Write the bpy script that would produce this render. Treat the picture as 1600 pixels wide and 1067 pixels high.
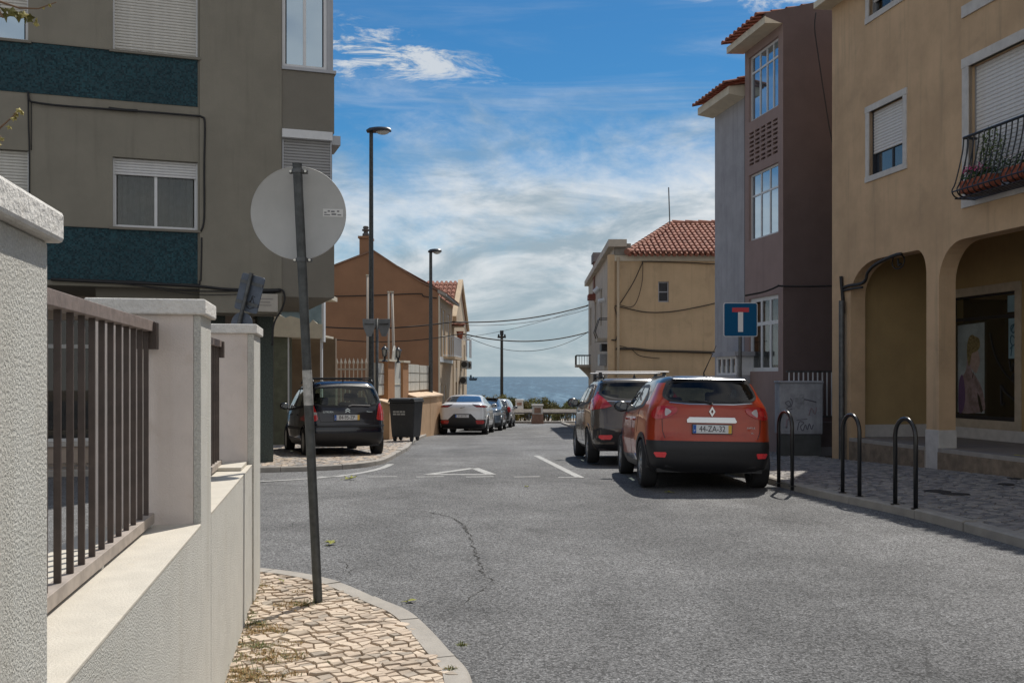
import bpy, math, random
from math import sin, cos, tan, pi, radians, sqrt, atan2
from mathutils import Vector, Matrix
from mathutils.bvhtree import BVHTree
from mathutils.geometry import delaunay_2d_cdt
import mathutils.noise as mn
R = random.Random(7)
for o in list(bpy.data.objects): bpy.data.objects.remove(o)
SC = bpy.context.scene
COL = SC.collection

# ------------------------------------------------------------------ camera, light, exposure
cam = bpy.data.objects.new('camera', bpy.data.cameras.new('camera')); COL.objects.link(cam)
cam.location = (0, 0, 1.55); cam.rotation_euler = (radians(90), 0, 0)
cam.data.lens = 35; cam.data.sensor_width = 36; cam.data.shift_y = 54.5/1600
cam.data.clip_start = .05; cam.data.clip_end = 60000
SC.camera = cam
SUN_AZ, SUN_EL = 23.0, 55.3
sund = Vector((sin(radians(SUN_AZ))*cos(radians(SUN_EL)), cos(radians(SUN_AZ))*cos(radians(SUN_EL)), sin(radians(SUN_EL))))
sl = bpy.data.lights.new('sun', 'SUN'); sl.energy = 4.0; sl.angle = radians(.53); sl.color = (1, .945, .86)
sun = bpy.data.objects.new('sun', sl); COL.objects.link(sun)
sun.rotation_euler = (-sund).to_track_quat('-Z', 'Y').to_euler(); sun.location = (20, 40, 60)
SC.view_settings.view_transform = 'Standard'; SC.view_settings.look = 'None'
SC.view_settings.gamma = 1; SC.view_settings.use_curve_mapping = False; SC.view_settings.exposure = 0.22
SC.cycles.max_bounces = 7; SC.cycles.transparent_max_bounces = 12; SC.cycles.use_denoising = True
SC.cycles.sample_clamp_indirect = 6; SC.cycles.caustics_reflective = False; SC.cycles.caustics_refractive = False

# ------------------------------------------------------------------ node helpers
class NT:
    def __init__(s, tree): s.t = tree; s.n = tree.nodes; s.l = tree.links
    def node(s, kind, **kw):
        n = s.n.new(kind)
        for k, v in kw.items():
            if k.startswith('i_'):
                key = k[2:]
                key = int(key) if key.isdigit() else key.replace('_', ' ')
                s.put(n.inputs[key], v)
            else: setattr(n, k, v)
        return n
    def put(s, inp, v):
        if isinstance(v, bpy.types.NodeSocket): s.l.new(v, inp)
        else: inp.default_value = v
    def m(s, op, a, b=0.0, c=0.0, clamp=False):
        n = s.n.new('ShaderNodeMath'); n.operation = op; n.use_clamp = clamp
        s.put(n.inputs[0], a); s.put(n.inputs[1], b); s.put(n.inputs[2], c); return n.outputs[0]
    def noise(s, vec, scale, detail=4, rough=.55, dist=0):
        n = s.node('ShaderNodeTexNoise'); s.put(n.inputs['Vector'], vec); n.inputs['Scale'].default_value = scale
        n.inputs['Detail'].default_value = detail; n.inputs['Roughness'].default_value = rough; n.inputs['Distortion'].default_value = dist
        return n.outputs[0]
    def vor(s, vec, scale, feature='F1', out=0):
        n = s.node('ShaderNodeTexVoronoi'); n.feature = feature; s.put(n.inputs['Vector'], vec); n.inputs['Scale'].default_value = scale
        return n.outputs[out]
    def ss(s, x, a, b, lo=0.0, hi=1.0):
        n = s.node('ShaderNodeMapRange'); n.interpolation_type = 'SMOOTHSTEP'
        s.put(n.inputs[0], x); n.inputs[1].default_value = a; n.inputs[2].default_value = b
        n.inputs[3].default_value = lo; n.inputs[4].default_value = hi; return n.outputs[0]
    def mix(s, f, a, b, blend='MIX'):
        n = s.n.new('ShaderNodeMix'); n.data_type = 'RGBA'; n.blend_type = blend
        s.put(n.inputs[0], f); s.put(n.inputs[6], a); s.put(n.inputs[7], b); return n.outputs[2]
    def scalev(s, vec, sc):
        n = s.node('ShaderNodeMapping'); s.put(n.inputs['Vector'], vec); n.inputs['Scale'].default_value = sc; return n.outputs[0]

def rgb(c): return (c[0], c[1], c[2], 1)
def srgb(r, g, b):
    f = lambda v: (v/255/12.92) if v/255 <= .04045 else ((v/255+.055)/1.055)**2.4
    return (f(r), f(g), f(b))

# ------------------------------------------------------------------ sky
W = bpy.data.worlds.new('World'); SC.world = W; W.use_nodes = True
t = NT(W.node_tree); t.n.clear()
sky = t.node('ShaderNodeTexSky', sky_type='NISHITA', sun_disc=False, sun_elevation=radians(SUN_EL), sun_rotation=radians(SUN_AZ))
sky.altitude = 20; sky.air_density = 1.0; sky.dust_density = .25; sky.ozone_density = 3.0
tc = t.node('ShaderNodeTexCoord')
sep = t.node('ShaderNodeSeparateXYZ'); t.l.new(tc.outputs['Generated'], sep.inputs[0])
X, Y, Z = sep.outputs
az = t.m('ARCTAN2', X, Y); el = t.m('ARCSINE', Z)
zz = t.m('ADD', t.m('MAXIMUM', Z, 0.0), .12)
cv = t.node('ShaderNodeCombineXYZ'); t.put(cv.inputs[0], t.m('DIVIDE', X, zz)); t.put(cv.inputs[1], t.m('DIVIDE', Y, zz)); cv.inputs[2].default_value = 1.3
P = cv.outputs[0]
av = t.node('ShaderNodeCombineXYZ'); t.put(av.inputs[0], az); t.put(av.inputs[1], t.m('MULTIPLY', el, 2.0)); av.inputs[2].default_value = .35
A2 = av.outputs[0]
n_big = t.noise(A2, 3.0, 9, .62, .25)          # cumulus bank
n_fine = t.noise(A2, 9.0, 8, .65, .4)
n_cir = t.noise(t.scalev(A2, (1.2, 5.5, 1)), 2.2, 8, .62, .6)
# bank of cloud low over the sea, thinning upwards
bank_h = t.ss(el, .10, .36, 1.0, 0.0)
bank = t.ss(t.m('ADD', t.m('ADD', t.m('MULTIPLY', n_big, .75), t.m('MULTIPLY', n_fine, .35)), t.m('MULTIPLY', bank_h, .52)), .74, 1.06)
cir_h = t.m('MULTIPLY', t.ss(el, .42, .22), t.ss(el, -.05, .1))
cir = t.m('MULTIPLY', t.ss(n_cir, .42, .72), t.m('ADD', t.m('MULTIPLY', cir_h, .40), .02))
def blob(a0, e0, sa, se, tilt=0.0):
    da = t.m('SUBTRACT', az, a0); de = t.m('SUBTRACT', t.m('SUBTRACT', el, e0), t.m('MULTIPLY', da, tilt))
    q = t.m('ADD', t.m('POWER', t.m('ABSOLUTE', t.m('DIVIDE', da, sa)), 2.0), t.m('POWER', t.m('ABSOLUTE', t.m('DIVIDE', de, se)), 2.0))
    return t.m('EXPONENT', t.m('MULTIPLY', q, -1.0))
n_w = t.noise(t.scalev(A2, (1, 1.9, 1)), 11, 9, .70, .7)
b1 = t.m('ADD', t.m('MULTIPLY', blob(-.135, .312, .105, .030, -.12), 1.3), t.m('MULTIPLY', blob(-.175, .27, .03, .022), .5))
b2 = t.m('MULTIPLY', blob(.26, .375, .09, .035), 1.3)
b2 = t.m('ADD', b2, t.m('MULTIPLY', blob(.02, .285, .05, .018), .35))
b3 = t.m('ADD', blob(.62, .5, .3, .1), blob(-.75, .46, .34, .12))
b4 = t.m('ADD', t.m('MULTIPLY', blob(.165, .205, .05, .02, .1), .4), t.m('MULTIPLY', blob(.2, .16, .04, .02), .35))
bl = t.m('ADD', t.m('ADD', b1, b2), t.m('ADD', b3, b4))
puff = t.ss(t.m('MULTIPLY', bl, t.m('ADD', .12, t.m('MULTIPLY', t.ss(n_w, .30, .70), 1.5))), .40, 1.25)
# unseen cumulus added behind and above the camera as neutral fill light
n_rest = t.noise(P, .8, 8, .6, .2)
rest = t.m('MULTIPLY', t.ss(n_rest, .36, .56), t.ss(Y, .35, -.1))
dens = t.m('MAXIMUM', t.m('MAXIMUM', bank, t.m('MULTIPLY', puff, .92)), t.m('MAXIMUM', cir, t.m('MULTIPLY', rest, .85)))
n_sh = t.noise(t.scalev(A2, (1, 1.5, 1)), 7.0, 8, .62, .4)
cb = t.ss(n_sh, .36, .64)
cb2 = t.m('MULTIPLY', cb, t.ss(el, -.02, .14, .55, 1.0))
ccol = t.mix(cb2, (3.6, 4.4, 4.95, 1), (7.9, 8.1, 8.2, 1))
ccol = t.mix(puff, ccol, (7.0, 7.3, 7.5, 1)); ccol = t.mix(t.ss(Y, .25, -.15), ccol, (9.0, 8.7, 8.2, 1))  # unseen clouds behind the camera made brighter and warmer, for the fill
hs = t.node('ShaderNodeHueSaturation'); t.put(hs.inputs['Color'], sky.outputs[0]); hs.inputs['Saturation'].default_value = 1.25
skyc = t.mix(1.0, hs.outputs[0], (.42, .735, .82, 1), 'MULTIPLY')
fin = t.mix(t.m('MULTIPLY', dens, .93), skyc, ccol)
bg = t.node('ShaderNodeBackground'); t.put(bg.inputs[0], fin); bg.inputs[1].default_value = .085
wo = t.node('ShaderNodeOutputWorld'); t.l.new(bg.outputs[0], wo.inputs[0])

# ------------------------------------------------------------------ materials
MATS = {}
def M(name, col, rough=.7, metal=0.0, var=.0, vs=3.0, bump=.0, bs=40.0, coat=0.0, streak=0.0, speck=0.0, sps=200.0, spec=.5,
      dirt=0.0, dirtc=(.12, .10, .08), col2=None, emit=None, rvar=.0, bd=.01, world=False):
    if name in MATS: return MATS[name]
    m = bpy.data.materials.new(name); m.use_nodes = True; MATS[name] = m
    t = NT(m.node_tree); b = t.n['Principled BSDF']
    b.inputs['Base Color'].default_value = rgb(col); b.inputs['Roughness'].default_value = rough; b.inputs['Metallic'].default_value = metal
    b.inputs['Coat Weight'].default_value = coat; b.inputs['Coat Roughness'].default_value = .04; b.inputs['Specular IOR Level'].default_value = spec
    tc = t.node('ShaderNodeNewGeometry').outputs['Position'] if world else t.node('ShaderNodeTexCoord').outputs['Object']
    c = None
    if var or streak or speck or dirt or col2:
        c = rgb(col)
        if col2: c = t.mix(t.ss(t.noise(tc, vs*.7, 6, .6, .3), .38, .62), c, rgb(col2))
        if var:
            f = t.ss(t.noise(tc, vs, 7, .62), .28, .72, 1-var, 1+var)
            cc = t.node('ShaderNodeCombineColor'); [t.put(cc.inputs[i], f) for i in range(3)]
            c = t.mix(1.0, c, cc.outputs[0], 'MULTIPLY')
        if speck:
            f = t.ss(t.noise(tc, sps, 3, .7), .3, .7, 1-speck, 1+speck)
            cc = t.node('ShaderNodeCombineColor'); [t.put(cc.inputs[i], f) for i in range(3)]
            c = t.mix(1.0, c, cc.outputs[0], 'MULTIPLY')
        if streak:
            sv = t.scalev(tc, (5.5, 5.5, .35)); f = t.ss(t.noise(sv, 1.0, 6, .65, .2), .5, .78, 0, streak)
            c = t.mix(f, c, rgb(dirtc))
        if dirt:
            f = t.ss(t.noise(tc, vs*1.7, 9, .7, .4), .52, .75, 0, dirt)
            c = t.mix(f, c, rgb(dirtc))
        t.put(b.inputs['Base Color'], c)
    if rvar:
        t.put(b.inputs['Roughness'], t.ss(t.noise(tc, vs*2, 6), .3, .7, max(0, rough-rvar), min(1, rough+rvar)))
    if bump:
        bn = t.node('ShaderNodeBump'); bn.inputs['Strength'].default_value = bump; bn.inputs['Distance'].default_value = bd
        t.put(bn.inputs['Height'], t.noise(tc, bs, 5, .6)); t.l.new(bn.outputs[0], b.inputs['Normal'])
    if emit: b.inputs['Emission Color'].default_value = rgb(emit); b.inputs['Emission Strength'].default_value = 1
    return m

def glassmat(name, tint, refl=1.0):
    m = bpy.data.materials.new(name); m.use_nodes = True; t = NT(m.node_tree); t.n.clear()
    tr = t.node('ShaderNodeBsdfTransparent'); tr.inputs[0].default_value = rgb(tint)
    gl = t.node('ShaderNodeBsdfGlossy'); gl.inputs['Roughness'].default_value = .015; gl.inputs[0].default_value = (1, 1, 1, 1)
    lw = t.node('ShaderNodeLayerWeight'); lw.inputs[0].default_value = .5
    f = t.m('MULTIPLY', t.m('ADD', t.m('MULTIPLY', t.m('POWER', lw.outputs['Facing'], 4.5), .95), .05), refl, clamp=True)
    mx = t.node('ShaderNodeMixShader'); t.put(mx.inputs[0], f); t.l.new(tr.outputs[0], mx.inputs[1]); t.l.new(gl.outputs[0], mx.inputs[2])
    o = t.node('ShaderNodeOutputMaterial'); t.l.new(mx.outputs[0], o.inputs[0]); MATS[name] = m; return m

m_glass_car = glassmat('car_glass', (.62, .74, .68))
m_glass_dark = glassmat('privacy_glass', (.26, .30, .31))
m_glass_win = glassmat('window_glass', (.62, .66, .66))
m_glass_refl = M('coated_window_glass', (.40, .50, .58), .03, .85, spec=1.0)
m_glass_blue = M('mirror_glass', (.035, .05, .07), .03, 0, spec=1.0, coat=1)
m_interior = M('dark_room', (.02, .02, .022), .9)
m_stucco_w = M('white_rough_render', (.62, .61, .56), .9, var=.05, vs=5, bump=.9, bs=150, speck=.16, sps=170, streak=.30, dirt=.3, dirtc=(.42, .38, .30), bd=.012)
m_stucco_s = M('white_smooth_render', (.68, .605, .555), .85, var=.07, vs=4, bump=.35, bs=140, dirt=.35, dirtc=(.48, .37, .28), streak=.25)
m_coping = M('wall_coping', (.56, .52, .445), .8, var=.07, vs=9, bump=.35, bs=130, dirt=.3, dirtc=(.52, .44, .33))
m_cap = M('pillar_cap_concrete', (.70, .68, .64), .85, var=.08, vs=14, bump=.8, bs=60, dirt=.35, dirtc=(.42, .36, .28))
m_rail = M('brown_painted_iron', (.062, .044, .036), .5, .1, var=.25, vs=12, bump=.12, bs=120, dirt=.4, dirtc=(.13, .10, .085))
m_rail_top = M('weathered_brown_iron', (.22, .175, .155), .6, .1, var=.22, vs=18, bump=.15, bs=90, dirt=.35, dirtc=(.12, .09, .08))
m_galv = M('galvanised_steel', (.11, .115, .118), .5, .7, var=.25, vs=9, dirt=.3, dirtc=(.05, .05, .05))
m_galv_l = M('pale_scuffed_steel', (.42, .42, .40), .55, .35, var=.3, vs=22, dirt=.5, dirtc=(.14, .14, .13))
m_disc = M('aluminium_sign_back', (.42, .42, .405), .5, .25, var=.07, vs=4, dirt=.10, dirtc=(.30, .29, .26))
m_steel = M('bright_bolt', (.6, .58, .52), .35, .9)
m_signgrey = M('dark_grey_sign_back', (.10, .12, .155), .5, .3, var=.15, vs=10)
m_apt = M('taupe_render', (.24, .222, .18), .9, var=.08, vs=1.4, bump=.35, bs=75, speck=.05, sps=120, streak=.45, dirtc=(.165, .15, .12))
m_apt2 = M('taupe_grey_render', (.195, .18, .15), .9, var=.05, vs=2, bump=.35, bs=75, speck=.05, sps=120, streak=.12, dirtc=(.2, .18, .15))
m_white = M('white_frame', (.66, .67, .68), .4, var=.04, vs=8)
m_greyframe = M('grey_aluminium', (.34, .35, .37), .4, .4, var=.06)
m_slat = M('shutter_slat', (.60, .585, .54), .55, var=.06, vs=7, dirt=.15, dirtc=(.4, .36, .3))
m_slatw = M('white_shutter_slat', (.66, .66, .66), .5, var=.05, vs=7)
m_stone = M('pale_limestone', (.55, .53, .50), .6, var=.10, vs=6, dirt=.25, dirtc=(.36, .33, .29))
m_cable = M('black_cable', (.012, .012, .013), .6)
m_curtain = M('grey_curtain', (.26, .25, .235), .9, var=.2, vs=9)
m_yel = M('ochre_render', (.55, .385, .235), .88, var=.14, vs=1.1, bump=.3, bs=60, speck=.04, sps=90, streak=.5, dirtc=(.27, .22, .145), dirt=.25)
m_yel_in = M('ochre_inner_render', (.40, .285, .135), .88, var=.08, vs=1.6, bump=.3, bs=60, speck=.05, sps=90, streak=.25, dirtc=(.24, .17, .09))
m_brown = M('dark_brown_render', (.125, .092, .088), .92, var=.09, vs=1.5, bump=.4, bs=50, speck=.1, sps=70, streak=.25, dirtc=(.10, .08, .078))
m_brown_side = M('mauve_brown_render', (.31, .225, .205), .92, var=.07, vs=2, bump=.4, bs=50, streak=.3, dirtc=(.14, .11, .11))
m_greyb = M('blue_grey_concrete', (.37, .365, .385), .92, var=.12, vs=1.5, bump=.4, bs=40, streak=.5, dirtc=(.16, .165, .18), dirt=.2)
m_beige = M('stained_beige_render', (.55, .40, .245), .9, var=.10, vs=.9, bump=.3, bs=35, streak=.4, dirtc=(.27, .2, .125), dirt=.35)
m_beige_l = M('pale_grey_facade', (.46, .41, .34), .9, var=.12, vs=1.5, streak=.5, dirtc=(.25, .21, .17))
m_house = M('terracotta_brown_render', (.325, .175, .098), .9, var=.12, vs=.8, bump=.3, bs=30, streak=.2, dirtc=(.26, .14, .08))
m_housep = M('sunlit_peach_render', (.52, .40, .27), .9, var=.1, vs=1.0, streak=.4, dirtc=(.28, .2, .14))
m_ochrew = M('ochre_low_wall', (.50, .325, .19), .9, var=.09, vs=2, streak=.3, dirtc=(.4, .26, .15))
m_tile_w = M('cream_wall_tile', (.62, .60, .53), .5, var=.08, vs=3, dirt=.2, dirtc=(.4, .38, .33))
m_cream = M('cream_paint', (.64, .58, .46), .8, var=.08, vs=4, streak=.3, dirtc=(.42, .36, .28))
m_rooftile = M('clay_roof_tile', (.23, .082, .05), .9, var=.35, vs=5, dirt=.5, dirtc=(.36, .19, .12), bump=.3, bs=30)
m_rooftile_d = M('weathered_clay_tile', (.33, .15, .105), .9, var=.35, vs=4, dirt=.7, dirtc=(.46, .34, .28), bump=.3, bs=30)
m_black = M('black_plastic', (.018, .018, .02), .5, var=.1, vs=20)
m_blackp = M('black_painted_steel', (.012, .013, .014), .28, .0, spec=.6)
m_rubber = M('tyre_rubber', (.02, .02, .021), .8)
m_rim = M('alloy_rim', (.32, .33, .34), .35, .8)
m_chrome = M('chrome', (.50, .52, .55), .14, 1.0)
m_red = M('red_lamp_lens', (.42, .012, .015), .12, coat=1)
m_reflector = M('red_reflector', (.85, .05, .06), .2, coat=1)
m_clearlens = M('pale_lamp_lens', (.5, .45, .45), .12, coat=1)
m_plate = M('plate_white', (.72, .73, .74), .4)
m_plateb = M('plate_blue', (.01, .10, .42), .4)
m_platey = M('plate_yellow', (.75, .45, .05), .4)
m_ink = M('black_ink', (.015, .015, .018), .5)
m_signblue = M('sign_blue', (.003, .085, .20), .55, spec=.15)
m_signred = M('sign_red', (.50, .012, .03), .35)
m_terra = M('terracotta_pot', (.34, .10, .055), .75, var=.15, vs=15)

def asphalt():
    m = bpy.data.materials.new('worn_asphalt'); m.use_nodes = True; t = NT(m.node_tree); b = t.n['Principled BSDF']
    tc = t.node('ShaderNodeTexCoord').outputs['Object']
    sp = t.noise(tc, 78, 4, .85); vc = t.node('ShaderNodeTexVoronoi'); vc.feature = 'F1'; vc.inputs['Scale'].default_value = 75; t.put(vc.inputs['Vector'], tc); vs_ = t.node('ShaderNodeSeparateColor'); t.l.new(vc.outputs['Color'], vs_.inputs[0]); sp2 = t.vor(tc, 95, out=0); big = t.noise(tc, .35, 6, .6, .5); mid = t.noise(tc, 2.3, 7, .65)
    wide = t.noise(tc, 32, 4, .75)
    f = t.m('MULTIPLY', t.ss(sp, .3, .72, .38, 1.75), t.ss(sp2, .05, .75, 1.25, .8))
    f = t.m('MULTIPLY', f, t.ss(wide, .28, .72, .8, 1.22)); f = t.m('MULTIPLY', f, t.ss(vs_.outputs[0], 0, 1, .55, 1.5))
    f = t.m('MULTIPLY', f, t.ss(mid, .3, .7, .90, 1.10)); f = t.m('MULTIPLY', f, t.ss(big, .3, .7, .78, 1.16))
    tr = t.noise(t.scalev(tc, (.9, .12, 1)), 1.0, 4, .5); f = t.m('MULTIPLY', f, t.ss(tr, .35, .65, .9, 1.1))
    cc = t.node('ShaderNodeCombineColor'); [t.put(cc.inputs[i], f) for i in range(3)]
    c = t.mix(1.0, (.160, .161, .163, 1), cc.outputs[0], 'MULTIPLY')
    # fine hairline crazing and darker oil spots
    ed = t.vor(t.scalev(tc, (1, 1, 1)), .9, 'DISTANCE_TO_EDGE'); wob = t.noise(tc, 7, 6, .7)
    ck = t.m('MULTIPLY', t.ss(t.m('ADD', ed, t.m('MULTIPLY', t.m('SUBTRACT', wob, .5), .05)), .0, .007, 1, 0), t.ss(t.noise(tc, .6, 3), .52, .66))
    c = t.mix(t.m('MULTIPLY', ck, .55), c, (.035, .035, .035, 1))
    oil = t.ss(t.noise(tc, .8, 6, .55, .6), .58, .72, 0, .42); c = t.mix(oil, c, (.07, .07, .07, 1))
    t.put(b.inputs['Base Color'], c); b.inputs['Roughness'].default_value = .86; b.inputs['Specular IOR Level'].default_value = .25
    bn = t.node('ShaderNodeBump'); bn.inputs['Strength'].default_value = .75; bn.inputs['Distance'].default_value = .012
    t.put(bn.inputs['Height'], t.m('ADD', sp, t.m('MULTIPLY', sp2, -.7))); t.l.new(bn.outputs[0], b.inputs['Normal'])
    return m
m_asph = asphalt()
def teal():
    m = bpy.data.materials.new('teal_glass_mosaic'); m.use_nodes = True; t = NT(m.node_tree); b = t.n['Principled BSDF']
    tc = t.node('ShaderNodeTexCoord').outputs['Object']
    v = t.node('ShaderNodeTexVoronoi'); v.feature = 'F1'; v.distance = 'CHEBYCHEV'; v.inputs['Scale'].default_value = 40; v.inputs['Randomness'].default_value = .25
    t.put(v.inputs['Vector'], tc)
    s = t.node('ShaderNodeSeparateColor'); t.l.new(v.outputs['Color'], s.inputs[0])
    c = t.mix(t.ss(s.outputs[0], 0, 1, 0, 1), (.006, .026, .035, 1), (.030, .092, .112, 1))
    c = t.mix(t.ss(t.noise(tc, 1.2, 5), .3, .7, 0, .35), c, (.011, .032, .042, 1))
    e = t.ss(v.outputs['Distance'], .38, .5); c = t.mix(t.m('MULTIPLY', e, .5), c, (.04, .06, .07, 1))
    t.put(b.inputs['Base Color'], c); b.inputs['Roughness'].default_value = .6; b.inputs['Specular IOR Level'].default_value = .15
    return m
m_teal = teal()
m_teal_d = M('dark_green_mosaic', (.045, .06, .052), .6, var=.25, vs=30, speck=.5, sps=60)
def seamat():
    m = bpy.data.materials.new('sea_water'); m.use_nodes = True; t = NT(m.node_tree); b = t.n['Principled BSDF']
    tc = t.node('ShaderNodeTexCoord').outputs['Object']
    sep = t.node('ShaderNodeSeparateXYZ'); t.put(sep.inputs[0], tc)
    # ripples kept readable at a grazing angle: coordinates measured as bearing and 1/range from the shore
    yy = t.m('MAXIMUM', sep.outputs[1], 10.0)
    cb = t.node('ShaderNodeCombineXYZ'); t.put(cb.inputs[0], t.m('MULTIPLY', sep.outputs[0], .35)); t.put(cb.inputs[1], t.m('MULTIPLY', sep.outputs[1], .055))
    r1 = t.noise(cb.outputs[0], 1.0, 6, .7); r2 = t.noise(tc, .02, 5, .6); r3 = t.noise(t.scalev(tc, (.22, .012, 1)), 1, 10, .8); r4 = t.noise(t.scalev(tc, (.06, .0022, 1)), 1, 10, .8)
    f = t.m('ADD', t.m('MULTIPLY', t.ss(r4, .38, .62), .5), t.m('MULTIPLY', t.ss(r3, .38, .62), .5))
    c = t.mix(f, (.002, .026, .055, 1), (.030, .095, .15, 1))
    c = t.mix(t.ss(r2, .3, .7, 0, .35), c, (.02, .10, .15, 1))
    gl = t.ss(t.m('MULTIPLY', r4, t.m('ADD', r3, .5)), .53, .64); c = t.mix(t.m('MULTIPLY', gl, .35), c, (.22, .34, .42, 1))  # pale sparkle glints painted into the water colour
    t.put(b.inputs['Base Color'], c); b.inputs['Roughness'].default_value = .5; b.inputs['Specular IOR Level'].default_value = .25
    bn = t.node('ShaderNodeBump'); bn.inputs['Strength'].default_value = .6; bn.inputs['Distance'].default_value = 1.0
    t.put(bn.inputs['Height'], r1); t.l.new(bn.outputs[0], b.inputs['Normal']); return m
m_sea = seamat()

# ------------------------------------------------------------------ object helpers
F = 1555.56
def gz(y): return 0.0 if y < 14.5 else -.029*(y-14.5)
def Pp(px, py, D): return Vector(((px-800)*D/F, D, 1.55+(588-py)*D/F))
def tag(o, label=None, cat=None, group=None, kind=None):
    if label: o['label'] = label
    if cat: o['category'] = cat
    if group: o['group'] = group
    if kind: o['kind'] = kind
    return o
def thing(name, label, cat, loc=(0, 0, 0), rz=0.0, group=None):
    o = bpy.data.objects.new(name, None); COL.objects.link(o); o.location = loc; o.rotation_euler = (0, 0, rz); o.empty_display_size = .2
    return tag(o, label, cat, group)
def link(name, me, parent=None):
    o = bpy.data.objects.new(name, me); COL.objects.link(o)
    if parent: o.parent = parent
    return o
class MB:
    def __init__(s): s.v = []; s.f = []; s.mi = []; s.cur = 0
    def add(s, vs, fs):
        b = len(s.v); s.v += [tuple(v) for v in vs]; s.f += [tuple(i+b for i in f) for f in fs]; s.mi += [s.cur]*len(fs); return s
    def box(s, x0, x1, y0, y1, z0, z1):
        if x0 > x1: x0, x1 = x1, x0
        if y0 > y1: y0, y1 = y1, y0
        if z0 > z1: z0, z1 = z1, z0
        return s.add([(x0, y0, z0), (x1, y0, z0), (x1, y1, z0), (x0, y1, z0), (x0, y0, z1), (x1, y0, z1), (x1, y1, z1), (x0, y1, z1)],
                     [(0, 3, 2, 1), (4, 5, 6, 7), (0, 1, 5, 4), (1, 2, 6, 5), (2, 3, 7, 6), (3, 0, 4, 7)])
    def prism(s, pts, z0, z1, axis='z'):
        n = len(pts); f = (lambda p, h: (p[0], p[1], h)) if axis == 'z' else ((lambda p, h: (p[0], h, p[1])) if axis == 'y' else (lambda p, h: (h, p[0], p[1])))
        vs = [f(p, z0) for p in pts]+[f(p, z1) for p in pts]
        return s.add(vs, [tuple(range(n-1, -1, -1)), tuple(range(n, 2*n))]+[(i, (i+1) % n, n+(i+1) % n, n+i) for i in range(n)])
    def tube(s, pts, r, n=8, cap=True):
        pts = [Vector(p) for p in pts]; rings = []; up = Vector((0, 0, 1)); prev = None
        for i, p in enumerate(pts):
            d = (pts[min(i+1, len(pts)-1)]-pts[max(i-1, 0)])
            if d.length < 1e-7: d = Vector((0, 0, 1))
            d.normalize()
            if prev is None:
                a = up if abs(d.z) < .9 else Vector((1, 0, 0)); u = a.cross(d).normalized()
            else:
                u = (prev-d*prev.dot(d)); u = u.normalized() if u.length > 1e-6 else up.cross(d).normalized()
            prev = u; w = d.cross(u); rr = r[i] if isinstance(r, (list, tuple)) else r
            rings.append([p+u*cos(2*pi*k/n)*rr+w*sin(2*pi*k/n)*rr for k in range(n)])
        vs = [v for g in rings for v in g]; fs = []
        for i in range(len(rings)-1):
            for k in range(n): fs.append((i*n+k, i*n+(k+1) % n, (i+1)*n+(k+1) % n, (i+1)*n+k))
        if cap: fs += [tuple(range(n-1, -1, -1)), tuple((len(rings)-1)*n+k for k in range(n))]
        return s.add(vs, fs)
    def lathe(s, prof, n=24, c=(0, 0, 0), axis='z'):
        vs = []; fs = []
        for r, h in prof:
            for k in range(n):
                a = 2*pi*k/n
                q = (r*cos(a), r*sin(a), h) if axis == 'z' else ((h, r*cos(a), r*sin(a)) if axis == 'x' else (r*cos(a), h, r*sin(a)))
                vs.append((q[0]+c[0], q[1]+c[1], q[2]+c[2]))
        for i in range(len(prof)-1):
            for k in range(n): fs.append((i*n+k, i*n+(k+1) % n, (i+1)*n+(k+1) % n, (i+1)*n+k))
        return s.add(vs, fs)
    def mesh(s, name, mats, smooth=False):
        me = bpy.data.meshes.new(name); me.from_pydata(s.v, [], s.f); me.validate()
        for m in (mats if isinstance(mats, (list, tuple)) else [mats]): me.materials.append(m)
        if isinstance(mats, (list, tuple)) and len(me.polygons) == len(s.mi): me.polygons.foreach_set('material_index', s.mi)
        if smooth: me.polygons.foreach_set('use_smooth', [True]*len(me.polygons))
        me.update(); return me
    def build(s, name, mats, parent=None, smooth=False, bevel=0, fix=False, seg=2, angle=None):
        me = s.mesh(name, mats, smooth)
        if fix or bevel:
            import bmesh
            bm = bmesh.new(); bm.from_mesh(me); bmesh.ops.recalc_face_normals(bm, faces=bm.faces); bm.to_mesh(me); bm.free()
        o = link(name, me, parent)
        if bevel:
            b = o.modifiers.new('bevel', 'BEVEL'); b.width = bevel; b.segments = seg; b.limit_method = 'ANGLE'; b.angle_limit = radians(40)
        if smooth and angle: 
            try: me.set_sharp_from_angle(angle=radians(angle))
            except Exception: pass
        return o
def inpoly(x, y, P):
    c = False; n = len(P); j = n-1
    for i in range(n):
        xi, yi = P[i][0], P[i][1]; xj, yj = P[j][0], P[j][1]
        if (yi > y) != (yj > y) and x < (xj-xi)*(y-yi)/(yj-yi)+xi: c = not c
        j = i
    return c
def resample(P, step, closed=True):
    out = []; n = len(P)
    for i in range(n if closed else n-1):
        a = Vector(P[i]); b = Vector(P[(i+1) % n]); k = max(1, int((b-a).length/step+.5))
        for j in range(k): out.append(tuple(a+(b-a)*(j/k)))
    if not closed: out.append(tuple(P[-1]))
    return out
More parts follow.
